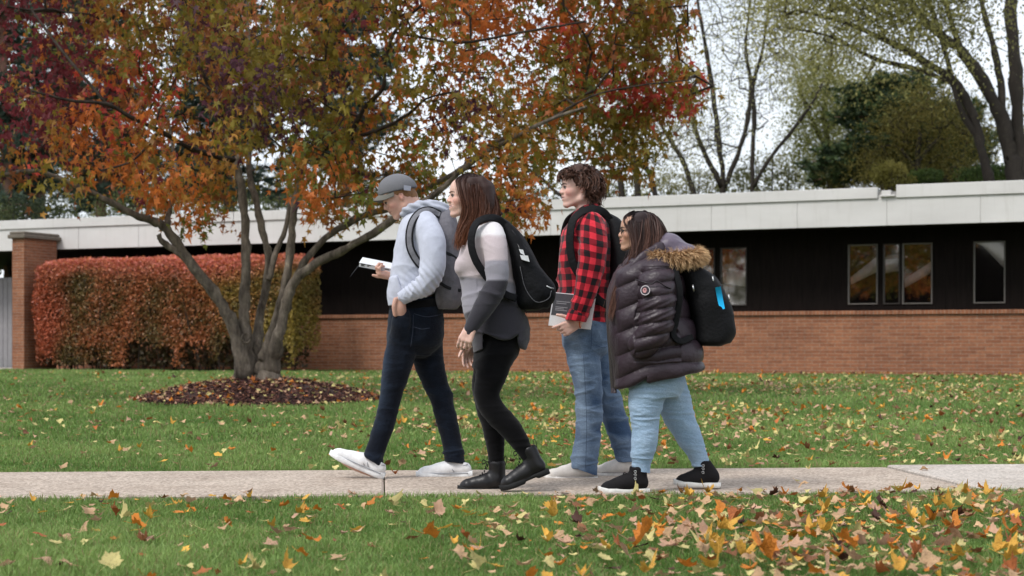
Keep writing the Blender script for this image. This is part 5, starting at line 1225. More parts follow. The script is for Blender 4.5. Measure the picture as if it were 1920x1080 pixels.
# ================================================================ 1: young man with a cap, reading as he walks
def person1():
    p = Pers(770, 900, 9.35, 'young man in grey cap, pale grey hoodie and dark jeans looking down at a book'); rt = p.root; rng = np.random.default_rng(1)
    sk = (.56, .33, .255)
    h = Head(p.P(747, 369), 74 * p.k, rotm(29, 6))
    fl = p.field(612, 322, 892, 905, .42, .0045); h.build(fl, nose=1.0)
    fl.chain(p.pts([(766, 375, 0, 17), (777, 392, 0, 18), (785, 410, 0, 22)]), .95, .02)
    fl.loft(p.rows([(600, 738, 820, .12), (560, 742, 815, .12), (500, 750, 818, .13), (440, 760, 824, .15), (412, 768, 820, .13), (402, 775, 812, .09)]), 2.2, .02)
    fl.chain(p.pts([(800, 420, -.16, 15), (812, 470, -.22, 14), (806, 525, -.24, 12.5), (782, 544, -.23, 11), (757, 553, -.21, 9.0)]), 1, .01)
    fl.chain(p.pts([(757, 553, -.21, 9), (751, 566, -.208, 9.5), (750, 578, -.205, 11.5), (752, 594, -.19, 11)]), .7, .01)
    fl.chain(p.pts([(742, 562, -.222, 4.8), (739, 575, -.226, 4.6), (741, 590, -.216, 4.2)]), 1, .006, sub=2)
    fl.chain(p.pts([(795, 420, .16, 15), (802, 470, .22, 14), (796, 520, .23, 12.5), (765, 528, .15, 11), (738, 521, .012, 8.8)]), 1, .01)
    w_ = p.P(736, 520, .008)
    hand(fl, w_, (-.84, -.42, .30), (-.25, .10, -.96), (0, -1, 0), (62, 58, 60, 66), .16, .185, 12, tdir=(-.98, -.15, -.08))
    for o, L in ((-.09, [(765, 590, 22), (740, 700, 17), (730, 752, 14), (712, 820, 12), (704, 868, 9), (702, 885, 8)]), (.09, [(800, 590, 22), (810, 700, 17), (828, 752, 14), (846, 820, 12), (854, 870, 9), (858, 884, 8)])):
        fl.chain(p.pts([(a, b, o, r) for a, b, r in L]), 1, .01, 2)
    fl.chain(p.pts([(698, 885, -.09, 9), (660, 872, -.09, 8), (640, 862, -.09, 5)]), 1, .01, 2); fl.chain(p.pts([(860, 885, .09, 9), (815, 889, .09, 8), (795, 890, .09, 5)]), 1, .01, 2)
    finish('body', fl, M_skin, rt, None, h.skin(sk, (.42, .20, .17), .10)); h.eyes(rt, brow=(.20, .12, .06), browt=.013)
    # short hair under the cap
    fl = p.field(720, 335, 800, 400, .13, .0035); h.e(fl, (-.06, 0, .115), (.42, .345, .34), .02); h.e(fl, (-.24, 0, -.11), (.225, .255, .27), .06)
    fl.half(h.w(.10, 0, 0), h.R[:, 0], .002); fl.half(h.w(-.02, 0, -.03), norm(h.R @ np.array([.62, 0, -.5])), .002); h.e(fl, (-.05, 0, -.03), (.07, .5, .105), .003, 's')
    finish('hair', fl, M_hair_any, rt, lambda V, N: .002 * SN(3, 120)(V, (1, 1, .4)), col=np.array(lin(128, 92, 62)))
    # cap
    fl = p.field(700, 318, 795, 385, .14, .0035); fl.ell(p.P(746, 358), [37.5 * p.k, .088, 32 * p.k], None, .003); fl.half(p.P(716, 367), norm(p.P(716, 367)*0 + np.array([.235, 0, -.97])), .004)
    grey = np.array(lin(112, 112, 116))
    def cc(V, N):
        n = SN(8, 22)(V)[:, None]; return grey * (1 + .16 * n)
    cap = finish('cap', fl, M_plain, rt, lambda V, N: -.0016 * np.exp(-((V[:, 1] - p.Y) / .0025)**2) + .0015 * SN(14, 35)(V), cc)
    nu, nv = 10, 21; V = []
    fwd = norm([-.80, 0, -.60]); c0 = p.P(722, 358.5)
    for sgn in (0, 1):
        for i in range(nu):
            for j in range(nv):
                v = -1 + 2 * j / (nv - 1); u = i / (nu - 1); ln = .090 * (1 - abs(v)**2.6)**.5; y = v * .082; back = .075 * (1 - math.sqrt(max(0, 1 - v * v * .92)))
                q = c0 + np.array([back + .004, 0, -.012 * v * v - .004]) + fwd * (ln * u) + np.array([0, y, 0]) + np.array([0, 0, -.022 * v * v * u + .008 * math.sin(u * 3.14) * (1 - v * v)]); V.append(q + np.array([-.3, 0, .9]) * (.0035 if sgn == 0 else 0))
    Q = []
    N_ = nu * nv
    for i in range(nu - 1):
        for j in range(nv - 1): a = i * nv + j; Q += [[a, a + 1, a + nv + 1, a + nv], [N_ + a, N_ + a + nv, N_ + a + nv + 1, N_ + a + 1]]
    for j in range(nv - 1): a = (nu - 1) * nv + j; Q.append([a, a + 1, N_ + a + 1, N_ + a])
    for i in range(nu - 1): a = i * nv; Q.append([a, a + nv, N_ + a + nv, N_ + a]); a += nv - 1; Q.append([a + nv, a, N_ + a, N_ + a + nv])
    make_mesh('brim', V, np.array(Q), M_plain, cap, col=np.array(lin(108, 106, 100)))
    mb = MB(); pa = [p.P(757, 347, -.0905), p.P(771, 349, -.076), p.P(770, 358, -.078), p.P(757, 356.5, -.0915)]; mb.add(np.array(pa) + [0, -.003, 0], np.array([[0, 1, 2, 3]])); mb.add(np.array(pa) + [0, -.0005, 0], np.array([[3, 2, 1, 0]]))
    mb.C = [np.tile(lin(150, 152, 164), (4, 1)) for _ in range(2)]; mb.build('patch', M_plain, cap)
    V, f = tube(np.array([p.P(746, 325.5), p.P(746, 328)]), .007, 8); make_mesh('button', V, f, M_plain, cap, col=grey)
    # hoodie
    hc = np.array(lin(186, 190, 204))
    fl = p.field(715, 385, 850, 600, .36, .005)
    fl.loft(p.rows([(586, 735, 800, .150), (570, 730, 812, .168), (545, 729, 822, .180), (510, 733, 826, .185), (470, 739, 830, .19), (440, 745, 832, .19), (418, 752, 830, .18), (405, 760, 826, .145), (396, 766, 820, .10), (388, 771, 812, .07)]), 2.4, .03)
    p.cut(fl, (735, 577), (812, 553), 0, hy=.4)
    fl.chain(p.pts([(795, 418, -.14, 25), (808, 445, -.20, 25.5), (811, 480, -.235, 25), (809, 510, -.25, 23.5), (797, 533, -.25, 21), (778, 545, -.235, 18), (763, 553, -.22, 14.5), (757, 556, -.215, 13)]), .95, .02)
    p.cut(fl, (742, 548), (757, 570), -.22, k=.004, hy=.07) if False else None
    fl.chain(p.pts([(795, 418, .14, 24), (805, 450, .20, 24), (805, 490, .235, 22), (795, 518, .22, 20), (772, 528, .17, 15), (752, 524, .11, 13)]), .95, .02)
    def msk(V, N): return .6 + 1.2 * np.exp(-((V - p.P(795, 535, -.25)) / .10)**2 @ np.ones(3)) + .5 * (V[:, 2] < p.P(0, 520)[2])
    A = SN(91, 1.0)
    def dd(V, N):
        base = folds(17, .0072, (10, 10, 17), .25, msk)(V, N)
        q = (V - p.P(800, 530, -.25)) @ norm([1, 0, .75]); near = np.exp(-(((V - p.P(790, 530, -.26)) / [.13, .12, .09])**2).sum(1)); return base + near * .006 * np.sin(q * 190 + 2 * A(V, (20, 20, 20)))
    ho = finish('hoodie', fl, M_fleece, rt, dd, hc)
    # ribbed cuff and hem band
    fl = p.field(740, 545, 775, 570, .10, .0035, -.22); fl.cone(p.P(764, 553, -.22), p.P(754, 559, -.213), 13.5 * p.k, 12.5 * p.k, 1, .003); fl.half(p.P(751, 561, -.213), norm([-.8, 0, -.5]), .003)
    finish('cuff', fl, M_fleece, ho, lambda V, N: .0012 * np.sin(V[:, 1] * 900), hc * .96)
    # front pouch pocket
    fl = p.field(725, 510, 790, 585, .22, .0045); fl.loft(p.rows([(574, 728.5, 785, .155), (550, 725.5, 786, .168), (525, 729, 786, .172), (518, 733, 782, .165)]), 2.4, .004); fl.half(p.P(750, 520), norm([.75, 0, .40]), .004); fl.half(p.P(745, 510, 0), norm([.93, -.0, .35]), .004)
    p.cut(fl, (735, 575), (812, 551), 0, hy=.4); finish('pouch_pocket', fl, M_fleece, ho, folds(23, .003, (12, 12, 20)), hc * .97)
    # hood bunched behind the neck
    fl = p.field(745, 370, 850, 425, .20, .005)
    for sg in (-1, 1):
        fl.chain(p.pts([(757, 402, sg * .055, 6), (768, 392, sg * .085, 9), (785, 388, sg * .105, 12), (808, 391, sg * .095, 15), (825, 400, sg * .05, 16), (829, 404, 0, 16)]), .9, .02)
        fl.chain(p.pts([(790, 386, sg * .10, 5), (812, 382, sg * .10, 6), (832, 389, sg * .05, 7), (836, 395, 0, 8)]), .9, .012)
    fl.chain(p.pts([(772, 372, 0, 15), (778, 390, 0, 19)]), 1.0, .006, mode='s') if False else None
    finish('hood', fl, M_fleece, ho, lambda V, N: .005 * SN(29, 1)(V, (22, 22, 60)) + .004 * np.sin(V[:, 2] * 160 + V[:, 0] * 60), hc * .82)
    # jeans
    fl = p.field(665, 545, 885, 885, .26, .005)
    fl.loft(p.rows([(672, 745, 800, .06), (658, 732, 818, .12), (642, 725, 829, .160), (625, 725, 833, .172), (600, 727, 833, .170), (575, 731, 829, .160), (556, 735, 822, .150)]), 2.3, .03)
    fl.chain(p.pts([(757, 640, -.085, 31), (746, 680, -.09, 28), (737, 720, -.09, 24), (731, 752, -.09, 21.5), (722, 790, -.09, 19.5), (711, 825, -.09, 19.5), (702, 850, -.09, 20), (692, 880, -.09, 21)]), 1.0, .02)
    fl.chain(p.pts([(797, 640, .085, 33), (805, 680, .09, 29.5), (817, 720, .09, 24.5), (828, 750, .09, 22.5), (838, 790, .09, 21), (847, 830, .09, 20), (851, 850, .09, 20.5), (853, 880, .09, 21)]), 1.0, .02)
    fl.chain(p.pts([(753, 592, -.178, 16), (752, 608, -.172, 19), (752, 632, -.13, 22)]), .9, .02, 2); fl.cone(p.P(750, 566, -.235), p.P(751, 582, -.228), .034, .030, 1, .004, 's')
    p.cut(fl, (680, 849), (717, 876), -.09, hy=.11); p.cut(fl, (830, 866), (874, 870), .09, hy=.11)
    def jm(V, N):
        z = (HY - (V[:, 2] - HC) / p.k); return .5 + 1.0 * np.exp(-((z - 748) / 22)**2) + 1.1 * np.exp(-((z - 848) / 22)**2) + .5 * np.exp(-((z - 665) / 20)**2)
    jo = finish('jeans', fl, M_dk_denim, rt, folds(33, .0075, (9, 9, 26), .3, jm)); v = verts(jo); x = CX + v[:, 0] / p.k; z = HY - (v[:, 2] - HC) / p.k
    set_float(jo, 'Fade', .10 + .16 * LAST['u'] + .75 * np.exp(-((z - 700) / 75)**2) * np.exp(-((x - np.interp(z, [600, 750, 850], [730, 712, 690])) / 14)**2) + .25 * np.exp(-((z - 735) / 50)**2) * (x > 790) * 0)
    mb = MB()
    line_mesh(mb, [p.P(775, 590, -.177), p.P(774, 620, -.182), p.P(770, 650, -.182)], .0013); line_mesh(mb, [p.P(776, 588, -.177), p.P(800, 594, -.178), p.P(826, 590, -.10)], .0015); line_mesh(mb, [p.P(777, 613, -.182), p.P(790, 617, -.18), p.P(806, 615, -.172)], .0012)
    mb.C = [np.tile((.05, .06, .09), (len(c), 1)) for c in mb.C]; mb.build('seams', M_plain, jo, smooth=True)
    V, f = tube(np.array([p.P(757, 586, -.187), p.P(757, 586, -.193)]), .004, 8); make_mesh('rivet', V, f, M_metal, jo)
    fl = p.field(725, 548, 835, 580, .2, .0045); fl.loft(p.rows([(582, 729.5, 831, .164), (566, 732.5, 828, .158), (555, 735, 824, .153)]), 2.3, .002); p.cut(fl, (730, 585), (832, 574), 0, hy=.3, k=.002)
    p.cut(fl, (730, 573), (832, 558), 0, hy=.3, k=.002, below=False); finish('belt', fl, M_plain, jo, None, np.array((.008, .008, .009)))
    shoe(p, (716, 900), 24, 108 * p.k, -.09, rt, 'sneaker'); shoe(p, (884, 897), 0, 104 * p.k, .09, rt, 'sneaker')
    # held book
    b = empty('book', p.P(708, 500, .02)); tag(b, 'thick paperback with white and black cover held low by the cap wearer', 'book'); bp = np.array(b.location)
    ang = math.radians(-11); R = np.array([[math.cos(ang), 0, -math.sin(ang)], [0, 1, 0], [math.sin(ang), 0, math.cos(ang)]]); R = R @ np.array(Matrix.Rotation(math.radians(16), 3, 'X')); M = np.eye(4); M[:3, :3] = R; M[:3, 3] = p.P(707, 499, .058)
    wh, bk = (.66, .67, .70), (.012, .012, .014)
    m = MB(); m.box((-.098, -.068, -.006), (.095, .066, .016), wh, M=M); m.build('pages', M_plain, b)
    m = MB(); m.box((-.10, -.072, .0165), (.10, .070, .0195), wh, bev=.001, M=M); m.box((.0955, -.072, -.0065), (.10, .070, .0165), wh, M=M); m.box((-.10, -.072, -.0105), (.10, .070, -.0065), bk, bev=.001, M=M)
    M2 = M.copy(); M2[:3, :3] = R @ np.array(Matrix.Rotation(math.radians(118), 3, 'Y')); M2[:3, 3] = M[:3, 3] + R @ np.array([-.10, 0, -.009]); m.box((-.002, -.07, -.003), (.082, .068, 0), bk, bev=.001, M=M2 @ np.diag([1, 1, 1, 1.0])) 
    m.build('cover', M_plain, b)
    m = MB()
    for i, (a0, a1, zz) in enumerate(((-.088, -.062, .011), (-.088, -.070, .006), (-.050, -.030, .011), (-.052, -.040, .005), (-.086, -.066, .001), (.055, .08, .007))): m.box((a0, -.0695, zz), (a1, -.0682, zz + .0032), (.03, .03, .035), M=M)
    m.build('lettering', M_plain, b)
    # backpack
    bpk = empty('backpack', p.P(840, 560, 0)); tag(bpk, 'grey backpack worn by the man in the cap', 'backpack', 'backpacks worn by the walkers')
    fl = p.field(795, 395, 885, 595, .22, .005); R_ = np.array(Matrix.Rotation(math.radians(-3), 3, 'Y')); gc = np.array(lin(104, 102, 108))
    fl.loft(p.rows([(580, 820, 858, .12), (560, 815, 868, .15), (520, 814, 868, .155), (470, 818, 862, .15), (430, 820, 856, .14), (405, 822, 850, .11), (396, 826, 842, .07)]), 2.8, .01)
    fl.ell(p.P(862, 535, 0), [16 * p.k, .115, 34 * p.k], None, .008)
    sl_ = SN(44, 7)
    finish('bag', fl, M_nylon, bpk, lambda V, N: .006 * sl_(V) + .003 * SN(45, 1)(V, (25, 25, 40)), lambda V, N: gc * (1 + .10 * sl_(V))[:, None])
    strap('shoulder_strap', p, [(824, 402, -.115), (806, 394, -.145), (789, 397, -.175), (775, 412, -.197), (768, 434, -.205), (768, 458, -.205), (774, 476, -.205), (786, 494, -.20), (803, 510, -.18), (822, 535, -.13)], 11, M_nylon, bpk, lin(118, 118, 124), .011, (-.25, -1, .3), trim=(.012, .012, .014))
    strap('shoulder_strap', p, [(824, 402, .115), (806, 394, .145), (789, 397, .175), (770, 412, .197), (757, 434, .20), (756, 458, .20), (763, 476, .20), (790, 500, .20), (822, 535, .13)], 11, M_nylon, bpk, lin(118, 118, 124), .011, (-.25, 1, .3), trim=(.012, .012, .014))
    strap('haul_loop', p, [(836, 398, -.03), (838, 388, -.02), (838, 388, .02), (836, 398, .03)], 5, M_nylon, bpk, (.03, .03, .03), .004, (1, 0, 1))
    strap('side_strap', p, [(826, 470, -.150), (845, 478, -.152), (862, 490, -.125)], 6, M_nylon, bpk, (.02, .02, .022), .006, (0, -1, 0)); strap('side_strap', p, [(824, 530, -.156), (842, 540, -.158), (864, 545, -.125)], 6, M_nylon, bpk, (.02, .02, .022), .006, (0, -1, 0))

# ================================================================ 2: woman in the colour-block sweater
def person2():
    p = Pers(940, 925, 8.54, 'smiling woman with long brown hair, striped sweater, black leggings and boots'); rt = p.root; rng = np.random.default_rng(2)
    sk = (.66, .42, .345)
    h = Head(p.P(875, 369), 81 * p.k, rotm(-2, 14), True)
    fl = p.field(825, 320, 1045, 930, .42, .0045); h.build(fl, smile=1.0, open_=.8, nose=.98, full=1.03)
    fl.chain(p.pts([(890, 385, 0, 16), (893, 410, 0, 16), (897, 432, 0, 20)]), .95, .02)
    fl.loft(p.rows([(640, 905, 960, .10), (590, 895, 965, .12), (530, 885, 960, .12), (480, 880, 955, .13), (440, 880, 945, .14), (425, 885, 930, .09)]), 2.2, .02)
    fl.chain(p.pts([(925, 440, -.15, 17), (930, 490, -.21, 16), (930, 535, -.225, 12), (907, 580, -.247, 10.5), (885, 612, -.257, 8.5)]), 1, .01)
    hand(fl, p.P(885, 611, -.26), (-.42, -.05, -.90), (-.35, -.93, 0), (-1, 0, -.2), (24, 32, 37, 42), .08, .175, 22, tdir=(-.55, .25, -.8), sc=.98)
    fl.chain(p.pts([(915, 440, .15, 17), (905, 500, .21, 15), (892, 560, .22, 13), (884, 610, .16, 11), (881, 640, .13, 8.5)]), 1, .01)
    hand(fl, p.P(881, 640, .13), (-.12, 0, -1), (-.5, .8, 0), (-1, -.3, 0), (16, 20, 24, 28), .05, .165, 20)
    near = [(935, 640, 20), (925, 700, 18), (917, 745, 15), (945, 790, 13), (972, 826, 11), (988, 855, 9), (1000, 880, 8)]; far = [(925, 640, 20), (915, 700, 18), (912, 745, 15), (922, 800, 13), (929, 850, 10), (931, 890, 8)]
    fl.chain(p.pts([(a, b, -.085, r) for a, b, r in near]), 1, .01, 2); fl.chain(p.pts([(a, b, .085, r) for a, b, r in far]), 1, .01, 2)
    fl.chain(p.pts([(1000, 880, -.085, 9), (970, 900, -.085, 7), (955, 907, -.085, 5)]), 1, .01, 2); fl.chain(p.pts([(932, 905, .085, 9), (890, 914, .085, 7), (872, 917, .085, 5)]), 1, .01, 2)
    finish('body', fl, M_skin, rt, None, h.skin(sk, (.50, .20, .19), .13)); h.eyes(rt, iris=(.08, .06, .04), brow=(.07, .04, .028), browt=.011)
    # teeth glimpse
    V, f = tube(catmull([h.w(.345, .07, -.238), h.w(.392, .0, -.244), h.w(.345, -.07, -.238)], 4), .012 * h.S, 6); make_mesh('teeth', V, f, M_eye, rt, col=np.array((.75, .72, .68)))
    # sweater
    fl = p.field(850, 405, 1010, 680, .36, .005)
    fl.loft(p.rows([(668, 887, 983, .180), (640, 883, 991, .184), (610, 875, 991, .180), (580, 866, 984, .165), (545, 865, 974, .150), (520, 860, 970, .150), (500, 856, 967, .160), (480, 859, 963, .168), (460, 866, 958, .175), (440, 873, 950, .172), (428, 880, 942, .14), (420, 884, 932, .10), (414, 886, 920, .07)]), 2.3, .03)
    p.cut(fl, (888, 664), (944, 640), 0, hy=.2, k=.012) ; p.cut(fl, (936, 637), (1000, 664), 0, hy=.2, k=.012)
    fl.chain(p.pts([(924, 436, -.13, 21), (928, 460, -.185, 23), (931, 495, -.215, 22), (932, 528, -.225, 21.5), (921, 553, -.235, 22), (905, 580, -.245, 20), (892, 600, -.25, 17), (882, 617, -.255, 13.5)]), .95, .02)
    fl.chain(p.pts([(915, 438, .13, 21), (905, 490, .20, 21), (897, 540, .21, 20), (888, 590, .18, 15), (883, 632, .14, 11.5)]), .95, .02)
    fl.chain(p.pts([(866, 497, -.075, 13), (864, 503, -.075, 12)]), 1.1, .04, 2); fl.chain(p.pts([(866, 497, .075, 13), (864, 503, .075, 12)]), 1.1, .04, 2)
    cols = [np.array(lin(212, 208, 210)), np.array(lin(188, 175, 178)), np.array(lin(146, 143, 152)), np.array(lin(54, 52, 58))]; nzz = SN(66, 30)
    def sc_(V, N):
        x = CX + V[:, 0] / p.k; z = HY - (V[:, 2] - HC) / p.k + nzz(V) * 1.0; arm = (V[:, 1] < p.Y - .165) & (z < 632) | (V[:, 1] > p.Y + .175)
        e1 = np.where(arm, 447, 452 + .0 * x); e2 = np.where(arm, 494, 520 + (x - 865) * .12); e3 = np.where(arm, 529, np.interp(x, [862, 905, 960, 1000], [592, 575, 552, 548]))
        def sm(a, b): return np.clip((z - a) / b + .5, 0, 1)[:, None]
        c = cols[0] * (1 - sm(e1, 10)) + cols[1] * sm(e1, 10) if False else np.where(sm(e1, 3) > 0, cols[0] * (1 - sm(e1, 6)) + cols[1] * sm(e1, 6), cols[0])
        c = c * (1 - sm(e2, 4)) + cols[2] * sm(e2, 4); c = c * (1 - sm(e3, 4)) + cols[3] * sm(e3, 4)
        return c
    def dd(V, N):
        z = HY - (V[:, 2] - HC) / p.k; x = CX + V[:, 0] / p.k; m = .45 + .9 * np.exp(-((z - 540) / 26)**2) * (x > 895) + .7 * (z > 575)
        return np.maximum(folds(71, .0075, (9, 9, 18), .3)(V, N) * m, -.0045)
    finish('sweater', fl, M_knit, rt, dd, sc_)
    # leggings
    fl = p.field(875, 610, 1015, 880, .24, .005)
    fl.loft(p.rows([(690, 884, 958, .15), (660, 888, 974, .16), (630, 896, 978, .155), (615, 900, 970, .14)]), 2.2, .03)
    fl.chain(p.pts([(937, 655, -.085, 31), (925, 690, -.085, 30), (915, 725, -.085, 26), (914, 748, -.085, 24), (930, 775, -.085, 23), (954, 800, -.085, 22), (972, 825, -.085, 18.5), (987, 850, -.085, 14.5), (1003, 880, -.085, 12)]), 1, .02)
    fl.chain(p.pts([(925, 655, .085, 31), (917, 690, .085, 30), (910, 728, .085, 25.5), (912, 755, .085, 23), (922, 790, .085, 22.5), (928, 825, .085, 19), (930, 855, .085, 16), (931, 885, .085, 14)]), 1, .02)
    finish('leggings', fl, M_black, rt, folds(81, .0030, (8, 8, 30)), np.array((.0045, .0042, .005)))
    shoe(p, (1030, 888), -22, 94 * p.k, -.085, rt, 'boot'); shoe(p, (951, 924), 0, 93 * p.k, .085, rt, 'boot')
    # hair
    fl = p.field(825, 318, 945, 475, .16, .004)
    h.e(fl, (-.10, 0, .125), (.42, .345, .375), .02); h.e(fl, (-.24, 0, -.05), (.29, .31, .34), .05)
    for sg in (-1, 1):
        fl.chain(p.pts([(885, 345, sg * .06, 12), (893, 375, sg * .070, 13), (890, 405, sg * .078, 12), (880, 435, sg * .095, 10), (869, 455, sg * .105, 5)]), .6, .02)
        fl.chain(p.pts([(900, 345, sg * .05, 14), (908, 375, sg * .055, 14), (905, 410, sg * .07, 12), (895, 436, sg * .09, 7)]), .7, .02)
    fl.chain(p.pts([(912, 355, 0, 16), (916, 385, 0, 17), (914, 412, 0, 14)]), 2.0, .02)
    h.e(fl, (.40, 0, -.12), (.20, .31, .43), .02, 's'); h.c(fl, (.30, 0, -.38), (.2, 0, -.7), .17, .2, .02, 's')
    dkc, au = np.array(lin(52, 34, 31)), np.array(lin(112, 66, 42))
    def hcf(V, N): f = np.clip((HY - (V[:, 2] - HC) / p.k - 385) / 65, 0, 1)[:, None]; return dkc * (1 - f) + au * f
    hn = SN(88, 1)
    finish('hair', fl, M_hair_any, rt, lambda V, N: .0035 * hn(V, (75, 60, 18)), hcf)
    P_ = p.P; G = []
    for sg in (-1, 1):
        G.append([[P_(868, 327, sg * .012), P_(854, 338, sg * .052), P_(860, 360, sg * .085), P_(868, 388, sg * .092), P_(863, 412, sg * .09), P_(857, 440, sg * .10), P_(853, 467, sg * .105)],
         [P_(878, 325, sg * .012), P_(872, 343, sg * .075), P_(876, 372, sg * .10), P_(880, 402, sg * .108), P_(868, 428, sg * .112), P_(860, 452, sg * .12), P_(862, 470, sg * .118)],
         [P_(890, 326, sg * .012), P_(893, 348, sg * .085), P_(896, 378, sg * .105), P_(894, 408, sg * .115), P_(884, 436, sg * .122), P_(874, 466, sg * .12)],
         [P_(902, 330, sg * .010), P_(912, 356, sg * .075), P_(915, 386, sg * .095), P_(908, 412, sg * .11), P_(896, 438, sg * .12), P_(886, 458, sg * .115)],
         [P_(910, 337, 0), P_(925, 362, sg * .045), P_(931, 392, sg * .06), P_(928, 412, sg * .075), P_(918, 428, sg * .09)],
         [P_(912, 342, 0), P_(929, 368, 0), P_(936, 398, 0), P_(932, 418, 0), P_(926, 426, 0)]])
    for g in G: strands('hair_strands', g, 1900, M_strand, rt, rng, .0034, .0050, .008, 1.8, dkc * .95, .5, au, 18, .45, .25, (h.w(-.10, 0, .125), np.array([.435, .362, .39]) * h.S))
    # backpack
    b = empty('backpack', P_(1000, 580, 0)); tag(b, 'black sports backpack with three white stripes worn by the long-haired woman', 'backpack', 'backpacks worn by the walkers')
    fl = p.field(915, 390, 1055, 600, .22, .005)
    fl.loft(p.rows([(582, 975, 1012, .125), (572, 965, 1022, .15), (555, 966, 1033, .16), (530, 962, 1028, .16), (500, 957, 1012, .158), (470, 952, 997, .152), (440, 943, 980, .14), (420, 934, 960, .12), (408, 927, 944, .08)]), 3.0, .01)
    fl.loft(p.rows([(578, 1000, 1028, .10), (560, 1000, 1041, .125), (535, 1000, 1039, .125), (510, 995, 1020, .12), (495, 990, 1006, .10)]), 2.8, .012)
    bl = (.006, .006, .0075)
    finish('bag', fl, M_nylon, b, lambda V, N: .004 * SN(96, 9)(V) + .002 * SN(97, 1)(V, (30, 30, 45)), np.array(bl))
    strap('shoulder_strap', p, [(950, 424, -.11), (932, 410, -.135), (912, 409, -.155), (894, 418, -.178), (885, 438, -.195), (884, 462, -.20), (891, 486, -.20), (903, 506, -.195), (918, 525, -.185), (945, 550, -.175), (968, 560, -.155)], 14, M_nylon, b, bl, .014, (-.3, -1, .3))
    strap('shoulder_strap', p, [(950, 424, .11), (932, 410, .135), (912, 409, .155), (890, 418, .178), (878, 438, .195), (876, 462, .20), (884, 486, .20), (903, 510, .20), (968, 560, .155)], 14, M_nylon, b, bl, .014, (-.3, 1, .3))
    mb = MB()
    for (x0, y0, x1, y1) in ((970, 457, 974, 466), (973, 467, 984, 479), (975, 478, 993, 491)):
        sk_ = 3.0; q = [P_(x0, y0, -.176), P_(x1 - sk_, y0 + 1.5, -.172), P_(x1, y1, -.170), P_(x0 + sk_, y1 - 4.5, -.177)]; q = np.array(q); mb.add(np.vstack([q + [0, -.005, 0], q + [0, .014, 0]]), np.array([[0, 1, 2, 3], [7, 6, 5, 4], [0, 3, 7, 4], [1, 0, 4, 5], [2, 1, 5, 6], [3, 2, 6, 7]]))
    mb.C = [np.tile((.72, .72, .74), (8, 1)) for _ in mb.C]; mb.build('stripe', M_plain, b)
    mb = MB(); line_mesh(mb, [P_(975, 500, -.163), P_(985, 540, -.163), P_(1005, 566, -.160), P_(1028, 560, -.14), P_(1034, 545, -.13)], .0018); mb.C = [np.tile((.12, .12, .13), (len(c), 1)) for c in mb.C]; mb.build('piping', M_plain, b, smooth=True)
    mb = MB(); line_mesh(mb, [P_(960, 432, -.135), P_(985, 465, -.135), P_(1008, 505, -.13), P_(1025, 530, -.118)], .003); mb.C = [np.tile((.03, .03, .034), (len(c), 1)) for c in mb.C]; mb.build('zip', M_plain, b, smooth=True)
    V, f = tube(np.array([P_(1024, 536, -.125), P_(1032, 540, -.118), P_(1038, 541, -.11)]), .004, 6); make_mesh('zip_pull', V, f, M_metal, b)
    strap('haul_loop', p, [(936, 412, -.03), (940, 400, -.022), (940, 400, .022), (936, 412, .03)], 6, M_nylon, b, bl, .004, (1, 0, 1))

